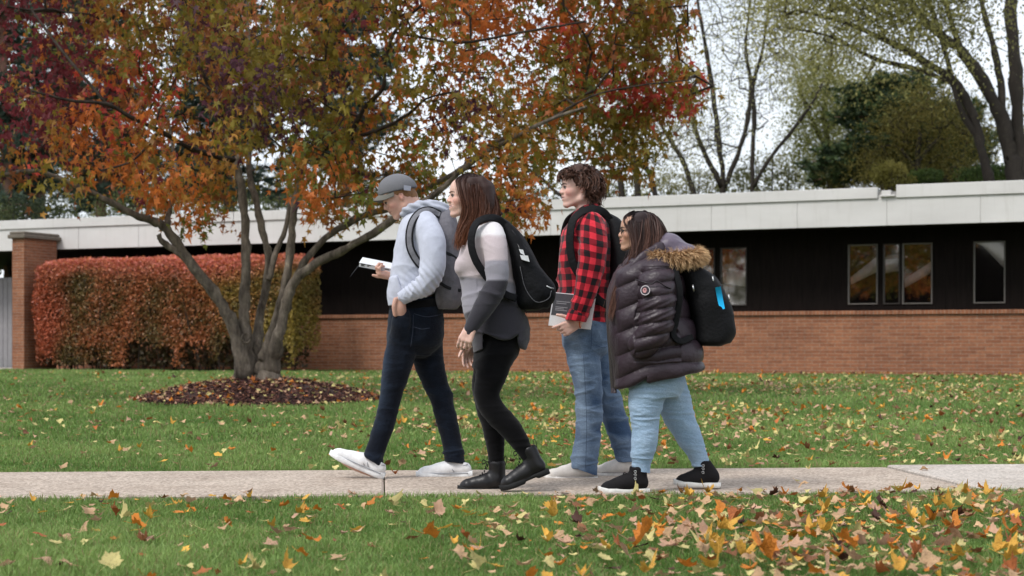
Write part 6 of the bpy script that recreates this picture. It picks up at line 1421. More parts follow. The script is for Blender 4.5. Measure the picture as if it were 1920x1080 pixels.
# ================================================================ 3: young man in the plaid shirt
def person3():
    p = Pers(1100, 900, 9.42, 'curly-haired young man in red and black plaid shirt and flared blue jeans'); rt = p.root; rng = np.random.default_rng(3)
    sk = (.66, .42, .35); P_ = p.P
    h = Head(P_(1084, 353), 76 * p.k, rotm(-1, 10))
    fl = p.field(1015, 300, 1195, 905, .42, .0045); h.build(fl, smile=.2, open_=.3, nose=.98)
    fl.chain(p.pts([(1094, 368, 0, 15.5), (1095, 390, 0, 16), (1100, 412, 0, 20)]), .95, .02)
    fl.loft(p.rows([(620, 1062, 1138, .12), (560, 1062, 1140, .12), (500, 1062, 1142, .13), (440, 1070, 1142, .15), (415, 1078, 1135, .13), (404, 1085, 1120, .08)]), 2.2, .02)
    fl.chain(p.pts([(1112, 425, -.17, 16), (1108, 480, -.21, 15), (1100, 530, -.225, 13), (1090, 575, -.225, 10.5), (1084, 602, -.22, 9)]), 1, .01)
    hand(fl, P_(1085, 604, -.215), (-.86, .02, -.42), (-.1, -.98, -.15), (-.3, 0, .9), (20, 44, 50, 52), .08, .185, 15, tdir=(-.85, -.25, .40))
    fl.chain(p.pts([(1108, 425, .17, 16), (1112, 490, .21, 15), (1108, 540, .22, 13), (1098, 590, .2, 10), (1094, 615, .18, 9)]), 1, .01)
    hand(fl, P_(1094, 615, .18), (-.1, 0, -1), (.0, 1, 0), (-1, 0, 0), (20, 25, 28, 32), .05, .185)
    fl.chain(p.pts([(1095, 640, -.085, 22), (1098, 700, -.085, 17), (1103, 755, -.085, 14), (1098, 820, -.085, 12), (1095, 870, -.085, 9), (1094, 888, -.085, 8)]), 1, .01, 2)
    fl.chain(p.pts([(1110, 640, .085, 22), (1122, 700, .085, 17), (1138, 750, .085, 14), (1158, 810, .085, 12), (1170, 862, .085, 9), (1172, 884, .085, 8)]), 1, .01, 2)
    fl.chain(p.pts([(1096, 888, -.085, 9), (1060, 893, -.085, 7), (1042, 894, -.085, 4)]), 1, .01, 2); fl.chain(p.pts([(1172, 884, .085, 9), (1150, 889, .085, 7), (1142, 890, .085, 4)]), 1, .01, 2)
    finish('body', fl, M_skin, rt, None, h.skin(sk, (.50, .24, .21), .14)); h.eyes(rt, iris=(.07, .08, .07), brow=(.07, .042, .03), browt=.016)
    # curly hair
    fl = p.field(1035, 292, 1140, 395, .15, .004)
    h.e(fl, (-.09, 0, .20), (.44, .40, .385), .02); h.e(fl, (-.25, 0, -.05), (.25, .33, .32), .05); h.e(fl, (.20, 0, .32), (.20, .27, .12), .05)
    h.e(fl, (.42, 0, -.10), (.23, .30, .36), .02, 's'); 
    for v in (-1, 1): h.e(fl, (.06, v * .35, -.13), (.21, .12, .17), .02, 's')
    hc = np.array(lin(62, 40, 32)); hn = SN(31, 26)
    finish('hair', fl, M_hair_any, rt, lambda V, N: .009 * hn(V) + .004 * SN(32, 60)(V), hc)
    N = 1500; d = rng.standard_normal((N * 2, 3)); d /= np.linalg.norm(d, axis=1)[:, None]
    k = ~((d[:, 0] > .55) & (d[:, 2] < .35)) & (d[:, 2] > -.75) & ~((d[:, 0] > -.05) & (d[:, 2] < .0)); d = d[k][:N]; N = len(d)
    base = np.array([-.09, 0, .13]) + d * [.40, .37, .40]; m = 14; s = np.linspace(0, 1, m)[None, :, None]; q = np.round(d * 3.4) / 3.4; ph = (q @ [7.1, 3.3, 5.7])[:, None, None] * 3 + rng.normal(0, .28, (N, 1, 1))
    t1 = np.cross(d, [0, 0, 1.0]); t1 /= np.linalg.norm(t1, axis=1)[:, None] + 1e-6; t2 = np.cross(d, t1); dn = np.array([-.12, 0, -.42])
    P = base[:, None] + d[:, None] * (.14 * np.sin(s * 2.2)) * rng.uniform(.6, 1.3, (N, 1, 1)) + dn * s**1.5 * rng.uniform(.3, .75, (N, 1, 1)) + .055 * s**.5 * (np.sin(s * 6 + ph) * t1[:, None] + np.cos(s * 6 + ph) * t2[:, None])
    P[..., 0] = np.where(P[..., 2] < .10, np.minimum(P[..., 0], .13 + .9 * np.clip(P[..., 2], 0, 1)), np.minimum(P[..., 0], .44))
    d2 = rng.standard_normal((650, 3)); d2 /= np.linalg.norm(d2, axis=1)[:, None]; d2 = d2[(d2[:, 2] > -.35)]; b2_ = np.array([.20, 0, .32]) + d2 * [.20, .27, .13]; n2_ = len(b2_); ph2 = (np.round(d2 * 4) / 4 @ [7.1, 3.3, 5.7])[:, None, None] * 3 + rng.normal(0, .4, (n2_, 1, 1))
    u1 = np.cross(d2, [0, 1.0, .2]); u1 /= np.linalg.norm(u1, axis=1)[:, None] + 1e-6; u2 = np.cross(d2, u1)
    P2 = b2_[:, None] + d2[:, None] * (.09 * np.sin(s * 2.4)) + np.array([.10, 0, -.16]) * s**1.5 * rng.uniform(.2, .8, (n2_, 1, 1)) + .055 * s**.5 * (np.sin(s * 6 + ph2) * u1[:, None] + np.cos(s * 6 + ph2) * u2[:, None])
    P = np.concatenate([P, P2])
    ribbons('hair_curls', h.C + (P * h.S) @ h.R.T, .0085, M_strand, rt, rng, hc * .8, .5, np.array(lin(96, 66, 52)))
    # shirt
    fl = p.field(1030, 385, 1165, 625, .36, .005)
    fl.loft(p.rows([(612, 1054, 1142, .160), (590, 1051, 1143, .168), (560, 1048, 1144, .172), (520, 1045, 1146, .178), (480, 1047, 1148, .188), (450, 1052, 1148, .195), (428, 1058, 1146, .19), (412, 1068, 1142, .16), (402, 1076, 1134, .11), (396, 1082, 1122, .075)]), 2.3, .03)
    p.cut(fl, (1050, 610), (1145, 604), 0, hy=.4)
    fl.chain(p.pts([(1110, 420, -.15, 24), (1113, 448, -.20, 26), (1110, 485, -.222, 26), (1103, 520, -.232, 24), (1096, 552, -.235, 22), (1088, 580, -.232, 20), (1080, 600, -.225, 18)]), .95, .02); p.cut(fl, (1055, 597), (1103, 603), -.23, hy=.075)
    fl.chain(p.pts([(1108, 420, .15, 24), (1113, 470, .21, 25), (1108, 530, .23, 22), (1100, 580, .215, 18), (1096, 605, .20, 15)]), .95, .02)
    arm = np.array([[*P_(a, b, c)] for a, b, c in ((1110, 420, -.15), (1110, 485, -.222), (1096, 552, -.235), (1080, 600, -.225))])
    def plaid(V, N):
        isarm = (V[:, 1] < p.Y - .168) | (V[:, 1] > p.Y + .175); out = np.zeros((len(V), 3)); per = .0755; nz_ = .006 * SN(47, 14)(V)
        cx_ = P_(1097, 0)[0]; a = np.arctan2(V[:, 0] - cx_, -(V[:, 1] - p.Y)) * .155; out[:, 0] = (a + nz_) / per; out[:, 1] = (V[:, 2] + nz_) / per
        ax = np.interp(V[:, 2], arm[::-1, 2], arm[::-1, 0]); ay = np.interp(V[:, 2], arm[::-1, 2], arm[::-1, 1]); aa = np.arctan2(V[:, 0] - ax, -(V[:, 1] - ay)) * .085
        out[isarm, 0] = (aa[isarm] + nz_[isarm]) / per + .2; out[isarm, 1] = (V[isarm, 2] * 1.01 + nz_[isarm] + .02 + (V[isarm, 0] - ax[isarm]) * .25) / per
        return out
    def dd(V, N):
        z = HY - (V[:, 2] - HC) / p.k; m = .7 + .7 * np.exp(-((z - 545) / 30)**2) + .5 * (z > 580); return folds(53, .0080, (12, 12, 17), .3)(V, N) * m
    sh = finish('shirt', fl, M_plaid, rt, dd, attrs={'Plaid': plaid})
    fl = p.field(1060, 375, 1130, 415, .14, .004)
    for sg in (-1, 1): fl.chain(p.pts([(1072, 412, sg * .020, 4), (1080, 402, sg * .055, 5.5), (1096, 392, sg * .070, 7), (1112, 388, sg * .05, 7), (1117, 387, 0, 7)]), .6, .008)
    finish('collar', fl, M_plaid, sh, attrs={'Plaid': lambda V, N: V / .06})
    fl = p.field(1050, 585, 1110, 612, .12, .0035, -.23); fl.cone(P_(1083, 592, -.23), P_(1079, 601, -.226), 19.2 * p.k, 19 * p.k, .95, .003); p.cut(fl, (1055, 599), (1103, 605), -.23, hy=.1, k=.003); finish('cuff', fl, M_plaid, sh, attrs={'Plaid': lambda V, N: plaid(V, N) + [.3, .3, 0]})
    # jeans
    fl = p.field(1040, 590, 1200, 905, .26, .005)
    fl.loft(p.rows([(676, 1076, 1124, .07), (664, 1062, 1135, .13), (650, 1055, 1142, .162), (630, 1053, 1144, .168), (605, 1056, 1142, .158), (598, 1058, 1138, .15)]), 2.3, .03)
    fl.chain(p.pts([(1088, 645, -.085, 32), (1097, 690, -.085, 30), (1103, 730, -.085, 27), (1105, 765, -.085, 25.5), (1103, 800, -.085, 25), (1100, 835, -.085, 25), (1096, 865, -.085, 26), (1094, 905, -.085, 27)]), .85, .02)
    fl.chain(p.pts([(1110, 645, .085, 32), (1120, 690, .085, 29), (1131, 730, .085, 26.5), (1143, 760, .085, 25), (1155, 790, .085, 24), (1165, 820, .085, 23), (1172, 850, .085, 22), (1178, 885, .085, 22)]), .85, .02)
    p.cut(fl, (1064, 874), (1122, 894), -.085, hy=.11); p.cut(fl, (1150, 868), (1196, 864), .085, hy=.11)
    def jm(V, N):
        z = HY - (V[:, 2] - HC) / p.k; return .55 + .9 * np.exp(-((z - 742) / 26)**2) + 1.0 * np.exp(-((z - 868) / 22)**2) + .4 * (z < 670)
    jo = finish('jeans', fl, M_md_denim, rt, folds(57, .0085, (9, 9, 24), .3, jm)); v = verts(jo); x = CX + v[:, 0] / p.k; z = HY - (v[:, 2] - HC) / p.k
    cxn = np.interp(z, [620, 700, 760, 830, 890], [1070, 1084, 1090, 1088, 1084]); set_float(jo, 'Fade', .22 + .50 * np.exp(-((x - cxn) / 13)**2) + .22 * LAST['u'])
    mb = MB(); line_mesh(mb, [P_(1110, 610, -.170), P_(1109, 640, -.178), P_(1108, 655, -.176)], .0014); line_mesh(mb, [P_(1118, 648, -.168), P_(1130, 652, -.15), P_(1138, 650, -.12)], .0014); line_mesh(mb, [P_(1094, 664, -.18), P_(1098, 740, -.175), P_(1100, 800, -.168), P_(1098, 880, -.175)], .0012)
    mb.C = [np.tile((.035, .055, .10), (len(c), 1)) for c in mb.C]; mb.build('seams', M_plain, jo, smooth=True)
    shoe(p, (1119, 900), 0, 97 * p.k, -.085, rt, 'canvas'); shoe(p, (1198, 893), 0, 68 * p.k + .08, .085, rt, 'canvas')
    V, f = tube(np.array([P_(1088 + 1.5 * math.cos(a), 605 + 9.5 * math.sin(a), -.215 + .030 * math.cos(a)) for a in np.linspace(0, 6.28, 20)]), .0035, 6, False); make_mesh('bracelet', V, f, M_leather, rt, col=np.array(lin(190, 92, 48)))
    # book
    b = empty('book', P_(1073, 610, -.17)); tag(b, 'white book with a dark grey cover picture held at the hip of the plaid wearer', 'book'); c0 = P_(1073, 583, -.175)
    xx = norm([1, 0, -.10]); zz = norm([.16, 0, 1]); yy = np.array([0, 1.0, 0]); M = np.eye(4); M[:3, 0] = xx; M[:3, 1] = yy; M[:3, 2] = zz; M[:3, 3] = c0; hw, hh = 39 * p.k, 31 * p.k
    m = MB(); m.box((-hw + .003, -.010, -hh + .003), (hw - .003, .012, hh - .003), (.72, .70, .66), M=M); m.build('pages', M_plain, b)
    m = MB(); m.box((-hw, -.0125, -hh), (hw, -.0105, hh), (.78, .78, .79), bev=.0006, M=M); m.box((-hw, .0125, -hh), (hw, .0145, hh), (.78, .78, .79), bev=.0006, M=M); m.box((-hw - .0015, -.0125, -hh), (-hw + .0005, .0145, hh), (.66, .66, .68), M=M); m.build('cover', M_plain, b)
    m = MB(); m.box((-hw + .004, -.0138, -.035), (.01, -.0127, hh - .004), (.085, .085, .095), M=M); m.build('cover_picture', M_plain, b)
    m = MB()
    for i, (a0, a1, z_) in enumerate(((-.10, -.02, .045), (-.10, -.04, .034), (-.10, -.03, .012), (-.10, -.05, .003), (-.10, -.03, -.006))): m.box((a0, -.0146, z_), (a1, -.0140, z_ + .0045), (.30, .30, .32), M=M)
    m.build('lettering', M_plain, b)
    bk = empty('backpack', P_(1150, 590, 0)); tag(bk, 'plain black backpack on the plaid wearer, mostly hidden by the woman in the parka', 'backpack', 'backpacks worn by the walkers'); bl = (.007, .007, .008)
    fl = p.field(1120, 390, 1210, 610, .22, .006)
    fl.loft(p.rows([(595, 1140, 1185, .13), (575, 1138, 1192, .155), (520, 1140, 1188, .16), (470, 1142, 1180, .155), (430, 1138, 1172, .14), (412, 1132, 1162, .12), (402, 1128, 1146, .08)]), 2.9, .01); finish('bag', fl, M_nylon, bk, lambda V, N: .004 * SN(61, 9)(V), np.array(bl))
    strap('shoulder_strap', p, [(1146, 415, -.11), (1130, 397, -.135), (1110, 392, -.155), (1090, 398, -.175), (1075, 413, -.192), (1069, 438, -.202), (1069, 465, -.205), (1075, 495, -.205), (1090, 520, -.20), (1120, 560, -.18), (1145, 575, -.15)], 15, M_nylon, bk, bl, .013, (-.35, -1, .3))
    strap('shoulder_strap', p, [(1146, 415, .11), (1130, 397, .135), (1110, 392, .155), (1087, 398, .175), (1066, 413, .19), (1058, 438, .20), (1056, 465, .20), (1062, 495, .20), (1090, 530, .20), (1145, 575, .15)], 15, M_nylon, bk, bl, .013, (-.35, 1, .3))
    strap('haul_loop', p, [(1117, 398, -.03), (1122, 389, -.02), (1131, 392, 0), (1133, 402, .01), (1130, 412, .03)], 5, M_nylon, bk, bl, .004, (1, 0, 1))

# ================================================================ 4: woman in the parka
def person4():
    p = Pers(1230, 925, 8.52, 'shorter dark-haired woman in a dark puffer parka with fur hood and light jeans'); rt = p.root; rng = np.random.default_rng(4); P_ = p.P
    sk = (.50, .285, .195)
    h = Head(P_(1193, 435), 74 * p.k, rotm(-3, 4), True)
    fl = p.field(1120, 390, 1355, 932, .40, .0045); h.build(fl, smile=.5, open_=.6, nose=.95, full=1.02)
    fl.chain(p.pts([(1206, 455, 0, 16), (1212, 475, 0, 17), (1218, 495, 0, 20)]), .95, .02)
    fl.loft(p.rows([(720, 1190, 1275, .15), (650, 1180, 1270, .14), (580, 1180, 1265, .13), (520, 1185, 1262, .14), (495, 1195, 1255, .12)]), 2.2, .02)
    fl.chain(p.pts([(1238, 505, -.15, 16), (1240, 550, -.20, 15), (1243, 600, -.22, 13), (1222, 620, -.16, 11), (1212, 636, -.11, 9)]), 1, .01); hand(fl, P_(1212, 636, -.11), (-.8, 0, -.5), (0, -1, 0), (0, 0, 1), (20, 20, 22, 24), .04, .16)
    fl.chain(p.pts([(1232, 505, .15, 16), (1238, 550, .20, 15), (1236, 600, .22, 13), (1222, 620, .16, 11), (1212, 636, .11, 9)]), 1, .01); hand(fl, P_(1212, 636, .11), (-.8, 0, -.5), (0, 1, 0), (0, 0, 1), (20, 20, 22, 24), .04, .16)
    fl.chain(p.pts([(1215, 720, -.085, 24), (1207, 780, -.085, 18), (1206, 830, -.085, 14), (1200, 870, -.085, 11), (1202, 905, -.085, 10)]), 1, .01, 2); fl.chain(p.pts([(1250, 720, .085, 24), (1270, 780, .085, 18), (1292, 830, .085, 14), (1310, 865, .085, 11), (1322, 892, .085, 10)]), 1, .01, 2)
    fl.chain(p.pts([(1202, 908, -.085, 9), (1160, 917, -.085, 7), (1142, 919, -.085, 4)]), 1, .01, 2); fl.chain(p.pts([(1326, 898, .085, 9), (1290, 906, .085, 7), (1278, 909, .085, 4)]), 1, .01, 2)
    finish('body', fl, M_skin, rt, None, h.skin(sk, (.42, .15, .13), .10)); h.eyes(rt, brow=(.02, .014, .012), browt=.012)
    V, f = tube(catmull([h.w(.33, .07, -.238), h.w(.378, .0, -.244), h.w(.33, -.07, -.238)], 4), .011 * h.S, 6); make_mesh('teeth', V, f, M_eye, rt, col=np.array((.75, .72, .68)))
    # glasses
    mb = MB()
    for sg in (-1, 1):
        mb.add(*tube(np.array([h.w(.405 - .04 * abs(math.cos(a)) * .5, sg * (.125 + .085 * math.cos(a)), -.01 + .062 * math.sin(a)) for a in np.linspace(0, 6.2832, 22)]), .0022, 5, False)); mb.add(*tube(np.array([h.w(.37, sg * .215, .01), h.w(.20, sg * .30, .02), h.w(-.03, sg * .335, .015)]), .0020, 5))
    mb.add(*tube(np.array([h.w(.405, -.04, 0), h.w(.415, 0, .008), h.w(.405, .04, 0)]), .002, 5)); mb.C = [np.tile((.02, .015, .013), (len(c), 1)) for c in mb.C]; go = mb.build('glasses', M_leather, rt, smooth=True)
    # hair
    fl = p.field(1120, 388, 1265, 625, .17, .004)
    h.e(fl, (-.10, 0, .110), (.41, .325, .335), .02); h.e(fl, (-.22, 0, -.10), (.29, .27, .33), .05)
    for sg in (-1, 1):
        fl.chain(p.pts([(1202, 412, sg * .05, 14), (1204, 445, sg * .062, 15), (1198, 478, sg * .072, 13), (1184, 505, sg * .09, 11), (1169, 535, sg * .108, 9), (1157, 565, sg * .118, 7), (1148, 595, sg * .12, 2)]), .5, .02)
    fl.chain(p.pts([(1220, 425, 0, 19), (1222, 450, 0, 19), (1220, 474, 0, 14)]), 1.2, .02); h.e(fl, (.41, 0, -.12), (.21, .30, .42), .02, 's'); h.c(fl, (.28, 0, -.42), (.30, 0, -.9), .17, .2, .02, 's')
    dk, tp = np.array(lin(46, 34, 36)), np.array(lin(116, 82, 70))
    finish('hair', fl, M_hair_any, rt, lambda V, N: .0028 * SN(88, 1)(V, (85, 60, 12)), lambda V, N: dk * (1 - np.clip((HY - (V[:, 2] - HC) / p.k - 470) / 110, 0, 1)[:, None]) + tp * np.clip((HY - (V[:, 2] - HC) / p.k - 470) / 110, 0, 1)[:, None])
    for sg in (-1, 1):
        GX = [[P_(1212, 396, sg * .004), P_(1214, 404, sg * .040), P_(1215, 424, sg * .080), P_(1215, 450, sg * .095), P_(1208, 480, sg * .10)], [P_(1206, 395, sg * .004), P_(1209, 404, sg * .045), P_(1211, 424, sg * .082), P_(1212, 450, sg * .096), P_(1204, 480, sg * .10)]]
        G = [[P_(1190, 395, sg * .002), P_(1174, 402, sg * .012), P_(1169, 414, sg * .036), P_(1181, 432, sg * .070), P_(1187, 460, sg * .082), P_(1178, 500, sg * .095), P_(1160, 535, sg * .118), P_(1142, 585, sg * .126)],
         [P_(1188, 397, sg * .006), P_(1176, 412, sg * .045), P_(1186, 436, sg * .078), P_(1190, 465, sg * .088), P_(1182, 495, sg * .098), P_(1158, 530, sg * .122), P_(1146, 565, sg * .13), P_(1140, 604, sg * .13)],
         [P_(1196, 396, sg * .008), P_(1186, 414, sg * .065), P_(1190, 442, sg * .092), P_(1192, 472, sg * .10), P_(1184, 502, sg * .112), P_(1168, 535, sg * .13), P_(1154, 570, sg * .138), P_(1146, 600, sg * .136)],
         [P_(1206, 396, sg * .008), P_(1205, 416, sg * .075), P_(1206, 446, sg * .098), P_(1203, 476, sg * .105), P_(1192, 505, sg * .118), P_(1178, 535, sg * .128), P_(1163, 565, sg * .134), P_(1152, 592, sg * .13)],
         [P_(1218, 399, sg * .008), P_(1224, 420, sg * .072), P_(1226, 446, sg * .090), P_(1218, 470, sg * .10), P_(1206, 490, sg * .105), P_(1194, 510, sg * .11)],
         [P_(1224, 400, sg * .004), P_(1234, 420, sg * .06), P_(1237, 446, sg * .078), P_(1230, 468, sg * .09), P_(1214, 486, sg * .095)], [P_(1230, 405, 0), P_(1240, 424, sg * .045), P_(1243, 446, sg * .06), P_(1236, 466, sg * .07), P_(1222, 482, sg * .08)], [P_(1234, 408, 0), P_(1246, 428, 0), P_(1249, 448, 0), P_(1243, 464, 0)]]
        GX.append([P_(1226, 401, sg * .004), P_(1232, 414, sg * .05), P_(1234, 436, sg * .078), P_(1228, 462, sg * .09), P_(1214, 484, sg * .095)]); strands('hair_strands', GX, 900, M_strand, rt, rng, .0038, .0060, .003, 1.2, dk * .55, .45, tp, 18, .3, .15, (h.w(-.11, 0, .125), np.array([.445, .362, .39]) * h.S))
        strands('hair_strands', G, 2600, M_strand, rt, rng, .0032, .0045, .003, 1.2, dk * .55, .45, tp, 18, .3, .2, (h.w(-.11, 0, .125), np.array([.445, .362, .39]) * h.S))
    # parka
    jc = np.array(lin(54, 43, 50)); fl = p.field(1120, 460, 1335, 745, .36, .005)
    fl.loft(p.rows([(742, 1149, 1300, .205), (715, 1148, 1316, .225), (690, 1146, 1319, .235), (650, 1142, 1313, .232), (610, 1140, 1300, .220), (580, 1138, 1290, .212), (550, 1139, 1283, .205), (525, 1147, 1281, .205), (505, 1158, 1279, .20), (492, 1168, 1274, .17), (482, 1180, 1262, .12), (474, 1190, 1245, .085)]), 2.4, .03)
    p.cut(fl, (1146, 741), (1180, 720), 0, hy=.4); p.cut(fl, (1178, 721), (1322, 689), 0, hy=.4)
    fl.chain(p.pts([(1232, 502, -.15, 27), (1232, 525, -.20, 31), (1231, 555, -.235, 32), (1232, 585, -.25, 31), (1231, 608, -.255, 30), (1222, 628, -.255, 28), (1209, 642, -.245, 24), (1200, 650, -.235, 20)]), .85, .015)
    fl.chain(p.pts([(1228, 502, .15, 27), (1228, 545, .23, 31), (1228, 600, .25, 30), (1215, 630, .245, 27), (1200, 650, .23, 20)]), .85, .015)
    az = lambda V: HY - (V[:, 2] - HC) / p.k
    nq = SN(19, 9)
    def quilt(V, N):
        x = CX + V[:, 0] / p.k; z = az(V); arm_ = (V[:, 1] < p.Y - .205) & (x > 1183) & (x < 1268) & (z > 505) & (z < 678) | (V[:, 1] > p.Y + .22)
        za = z + .15 * (x - 1232) + nq(V) * 2.5; sa = np.abs(np.sin(math.pi * (za - 508) / 24)) ** .45; da = .018 * (sa - .55)
        zt_ = z + .42 * np.minimum(x - 1200, 0) * -1 * -1 * .9 * -1 if False else z + np.where(x < 1205, (x - 1205) * .42, (x - 1205) * .05) + nq(V) * 3
        st = np.abs(np.sin(math.pi * (zt_ - 520) / 41)) ** .42; dt = .022 * (st - .55) * np.clip((x - 1150) / 8, 0, 1)
        wr = .0035 * SN(20, 1)(V, (28, 28, 34)) + .0025 * np.sin((z + .5 * x + 6 * nq(V)) * .55) * arm_ * np.exp(-((z - 590) / 30)**2)
        return np.where(arm_, da, dt) + wr
    jk = finish('parka', fl, M_jacket, rt, quilt, jc)
    # front placket, collar flap, pocket flap, zip
    strap('placket', p, [(1176, 482, -.085), (1160, 510, -.06), (1147, 545, -.035), (1143, 590, -.03), (1145, 640, -.03), (1149, 690, -.03), (1153, 738, -.03)], 15, M_jacket, jk, jc * .75, .022, (-.35, -1, 0)) if False else None
    mb = MB(); pts = catmull([P_(1166, 496, 0), P_(1153, 520, -.01), P_(1143, 550, -.02), (P_(1142, 600, -.02)), P_(1146, 660, -.02), P_(1151, 737, -.02)], 6); V, f = sweep(pts, (-1, -.2, 0), .075, .016); make_mesh('placket', V, f, M_jacket, jk, col=jc * .7)
    # collar / lapel rolled open around the neck
    fl = p.field(1140, 455, 1300, 560, .22, .005)
    for sg in (-1, 1): fl.chain(p.pts([(1158, 548, sg * .120, 4), (1172, 522, sg * .145, 6), (1190, 497, sg * .155, 8), (1212, 478, sg * .140, 10), (1235, 468, sg * .11, 12), (1250, 466, sg * .05, 12), (1252, 466, 0, 12)]), .55, .01)
    finish('collar', fl, M_jacket, jk, lambda V, N: .003 * SN(22, 30)(V), jc * 1.05)
    # hood
    fl = p.field(1205, 425, 1330, 515, .22, .005); fl.ell(P_(1250, 462), [33 * p.k, .115, 27 * p.k], None, .02); fl.ell(P_(1276, 474), [34 * p.k, .130, 20 * p.k], None, .03); fl.chain(p.pts([(1218, 478, -.10, 9), (1245, 484, -.13, 12), (1280, 486, -.12, 13)]), .9, .02); fl.chain(p.pts([(1218, 478, .10, 9), (1245, 484, .13, 12), (1280, 486, .12, 13)]), .9, .02)
    hd = finish('hood', fl, M_jacket, rt, lambda V, N: .004 * SN(24, 18)(V) + .002 * SN(25, 1)(V, (30, 30, 60)), np.array(lin(96, 86, 100)))
    # fur trim running round the hood opening
    path = catmull([P_(1222, 484, -.155), P_(1240, 484, -.175), P_(1262, 483, -.180), P_(1285, 481, -.165), P_(1302, 478, -.12), P_(1307, 477, -.04), P_(1307, 477, .04), P_(1302, 478, .12), P_(1285, 481, .165), P_(1255, 483, .175), P_(1225, 482, .15)], 8)
    V, f = tube(path, 9.5 * p.k, 10); fur = make_mesh('fur_trim', V, f, M_fur, rt, col=np.array(lin(150, 112, 72)))
    N = 6500; t = rng.random(N) * (len(path) - 1.01); i = t.astype(int); c = path[i] + (path[i + 1] - path[i]) * (t - i)[:, None]; T = path[i + 1] - path[i]; T /= np.linalg.norm(T, axis=1)[:, None]
    d = rng.standard_normal((N, 3)); d -= T * (d * T).sum(1)[:, None]; d /= np.linalg.norm(d, axis=1)[:, None]; ctr = P_(1262, 470, 0); out = c - ctr; out[:, 2] = 0; out /= np.linalg.norm(out, axis=1)[:, None]
    st = c + d * 8 * p.k; tu = np.round(t * 3.0) / 3.0; dr = d * .62 + out * .45 + np.array([.15, 0, -.35]) + .45 * np.stack([np.sin(tu * 17), np.cos(tu * 29), .6 * np.sin(tu * 23)], 1) + rng.normal(0, .16, (N, 3)); dr /= np.linalg.norm(dr, axis=1)[:, None]
    L = rng.uniform(.024, .056, N)[:, None, None]; s = np.linspace(0, 1, 5)[None, :, None]; P = st[:, None] + dr[:, None] * L * s + np.array([0, 0, -.012]) * s**2
    V1, Q1, C1 = ribbons('x', P, .0042, None, None, rng, lin(124, 84, 50), .4, np.array(lin(216, 182, 140)), build=False)
    make_mesh('fur_hairs', V1, Q1, M_fur, fur, col=C1)
    mb = MB(); line_mesh(mb, [P_(1191, 524, -.262), P_(1206, 529, -.30), P_(1222, 532, -.318), P_(1232, 527, -.322), P_(1246, 536, -.315), P_(1258, 541, -.29)], .004); mb.C = [np.tile(jc * .45, (len(c), 1)) for c in mb.C]; mb.build('sleeve_flap_edge', M_jacket, jk, smooth=True)
    # round badge on the sleeve
    c = P_(1210.5, 544.5, -.318); n_ = norm([-.38, -1, .05]); a1 = norm(np.cross(n_, [0, 0, 1])); a2 = np.cross(a1, n_); mb = MB()
    def disc(r0, r1, z, col, n=28, sx=1.0, cx=0, cz=0):
        A = np.linspace(0, 2 * math.pi, n, endpoint=False); q = lambda r: np.array([c + n_ * z + a1 * (cx + r * sx * math.cos(a)) + a2 * (cz + r * math.sin(a)) for a in A]); j = np.arange(n); V = np.vstack([q(r0), q(r1)]); mb.add(V, np.stack([j, (j + 1) % n, n + (j + 1) % n, n + j], 1), np.array(col))
    disc(.0005, .0265, .004, (.05, .045, .055)); disc(.0215, .0255, .006, (.56, .52, .54)); disc(.0005, .013, .006, (.58, .30, .30), sx=.85, cx=.003); disc(.012, .0145, .0066, (.10, .08, .10), n=20, sx=.4, cx=-.010); disc(.0005, .004, .0072, (.12, .06, .08), cx=.003, cz=.003)
    mb.build('badge', M_plain, jk)
    # light jeans
    fl = p.field(1165, 690, 1345, 895, .26, .005)
    fl.loft(p.rows([(745, 1180, 1272, .17), (720, 1178, 1285, .18), (700, 1180, 1284, .18)]), 2.3, .03)
    fl.chain(p.pts([(1218, 720, -.088, 37), (1212, 750, -.088, 33.5), (1209, 780, -.088, 29), (1209, 805, -.088, 26), (1208, 830, -.088, 25), (1204, 855, -.088, 22), (1203, 872, -.088, 18.5), (1202, 900, -.088, 18)]), .95, .02)
    fl.chain(p.pts([(1250, 720, .088, 39), (1262, 750, .088, 35), (1272, 778, .088, 31), (1285, 805, .088, 27), (1296, 828, .088, 24), (1306, 848, .088, 20), (1313, 864, .088, 18), (1320, 890, .088, 17)]), .95, .02)
    p.cut(fl, (1182, 882), (1222, 889), -.088, hy=.11); p.cut(fl, (1292, 878), (1334, 873), .088, hy=.11)
    def jm(V, N): z = az(V); return .5 + .9 * np.exp(-((z - 783) / 16)**2) + .9 * np.exp(-((z - 868) / 16)**2) + .3 * (z < 760)
    jo = finish('jeans', fl, M_lt_denim, rt, folds(67, .0080, (8, 8, 30), .3, jm)); v = verts(jo); set_float(jo, 'Fade', .45 + .28 * LAST['u'])
    shoe(p, (1216, 926), 0, 92 * p.k, -.088, rt, 'hightop'); shoe(p, (1349, 915), 2, 86 * p.k, .088, rt, 'hightop', lean=.040)
    # backpack
    b = empty('backpack', P_(1330, 645, 0)); tag(b, 'big black backpack with a bright blue tag worn over the parka', 'backpack', 'backpacks worn by the walkers'); bl = (.006, .006, .007)
    fl = p.field(1265, 480, 1395, 665, .24, .005)
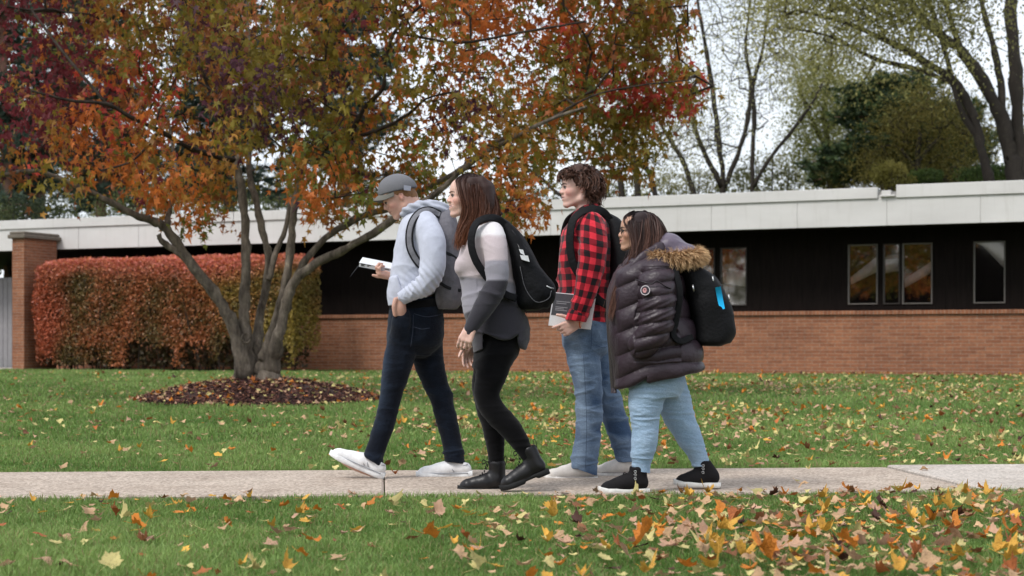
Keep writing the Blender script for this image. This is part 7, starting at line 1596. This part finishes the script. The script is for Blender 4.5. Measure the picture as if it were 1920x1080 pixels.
    fl.loft(p.rows([(649, 1308, 1350, .15), (640, 1298, 1366, .17), (620, 1296, 1372, .175), (580, 1292, 1368, .175), (555, 1287, 1360, .17), (535, 1282, 1349, .16), (518, 1279, 1334, .14), (508, 1276, 1322, .11), (500, 1278, 1308, .08)]), 3.0, .01)
    fl.loft(p.rows([(643, 1340, 1368, .12), (625, 1340, 1378, .14), (600, 1338, 1377, .14), (580, 1335, 1373, .135), (562, 1330, 1365, .12), (552, 1325, 1356, .09)]), 2.8, .012)
    finish('bag', fl, M_nylon, b, lambda V, N: .005 * SN(76, 9)(V) + .003 * SN(77, 1)(V, (30, 30, 45)), np.array(bl))
    V, f = sweep(np.array([P_(1346, 538, -.170), P_(1350, 559, -.170), P_(1354, 580, -.160)]), (.25, -1, 0), 11 * p.k, .006); make_mesh('blue_tag', V, f, M_plain, b, col=np.array((.02, .42, .78)))
    for (x, y, o_) in ((1299, 534, -.172), (1366, 552, -.145), (1336, 518, -.14)): V, f = tube(np.array([P_(x, y, o_), P_(x + 1, y + 7, o_ - .004), P_(x + 2, y + 13, o_)]), .0045, 6); make_mesh('zip_pull', V, f, M_metal, b)
    strap('shoulder_strap', p, [(1296, 512, -.12), (1280, 495, -.16), (1262, 492, -.185), (1268, 515, -.225), (1275, 550, -.235), (1268, 600, -.225), (1262, 625, -.235), (1275, 640, -.235), (1298, 632, -.18)], 12, M_nylon, b, bl, .012, (.3, -1, .2)) 
    strap('shoulder_strap', p, [(1296, 512, .12), (1280, 495, .16), (1255, 490, .185), (1225, 505, .21), (1205, 540, .225), (1215, 600, .23), (1260, 640, .235), (1298, 632, .18)], 12, M_nylon, b, bl, .012, (-.3, 1, .2))
    strap('haul_loop', p, [(1300, 506, -.03), (1304, 494, -.02), (1304, 494, .02), (1300, 506, .03)], 6, M_nylon, b, bl, .004, (1, 0, 1))

M_jacket = colmat('quilted_nylon', .42, .32, .12, 25, .5, 60, sheen=0, bd=.006); M_fur = colmat('faux_fur', .8, .2, .2, 60, transl=.15)
person1(); person2(); person3(); person4()
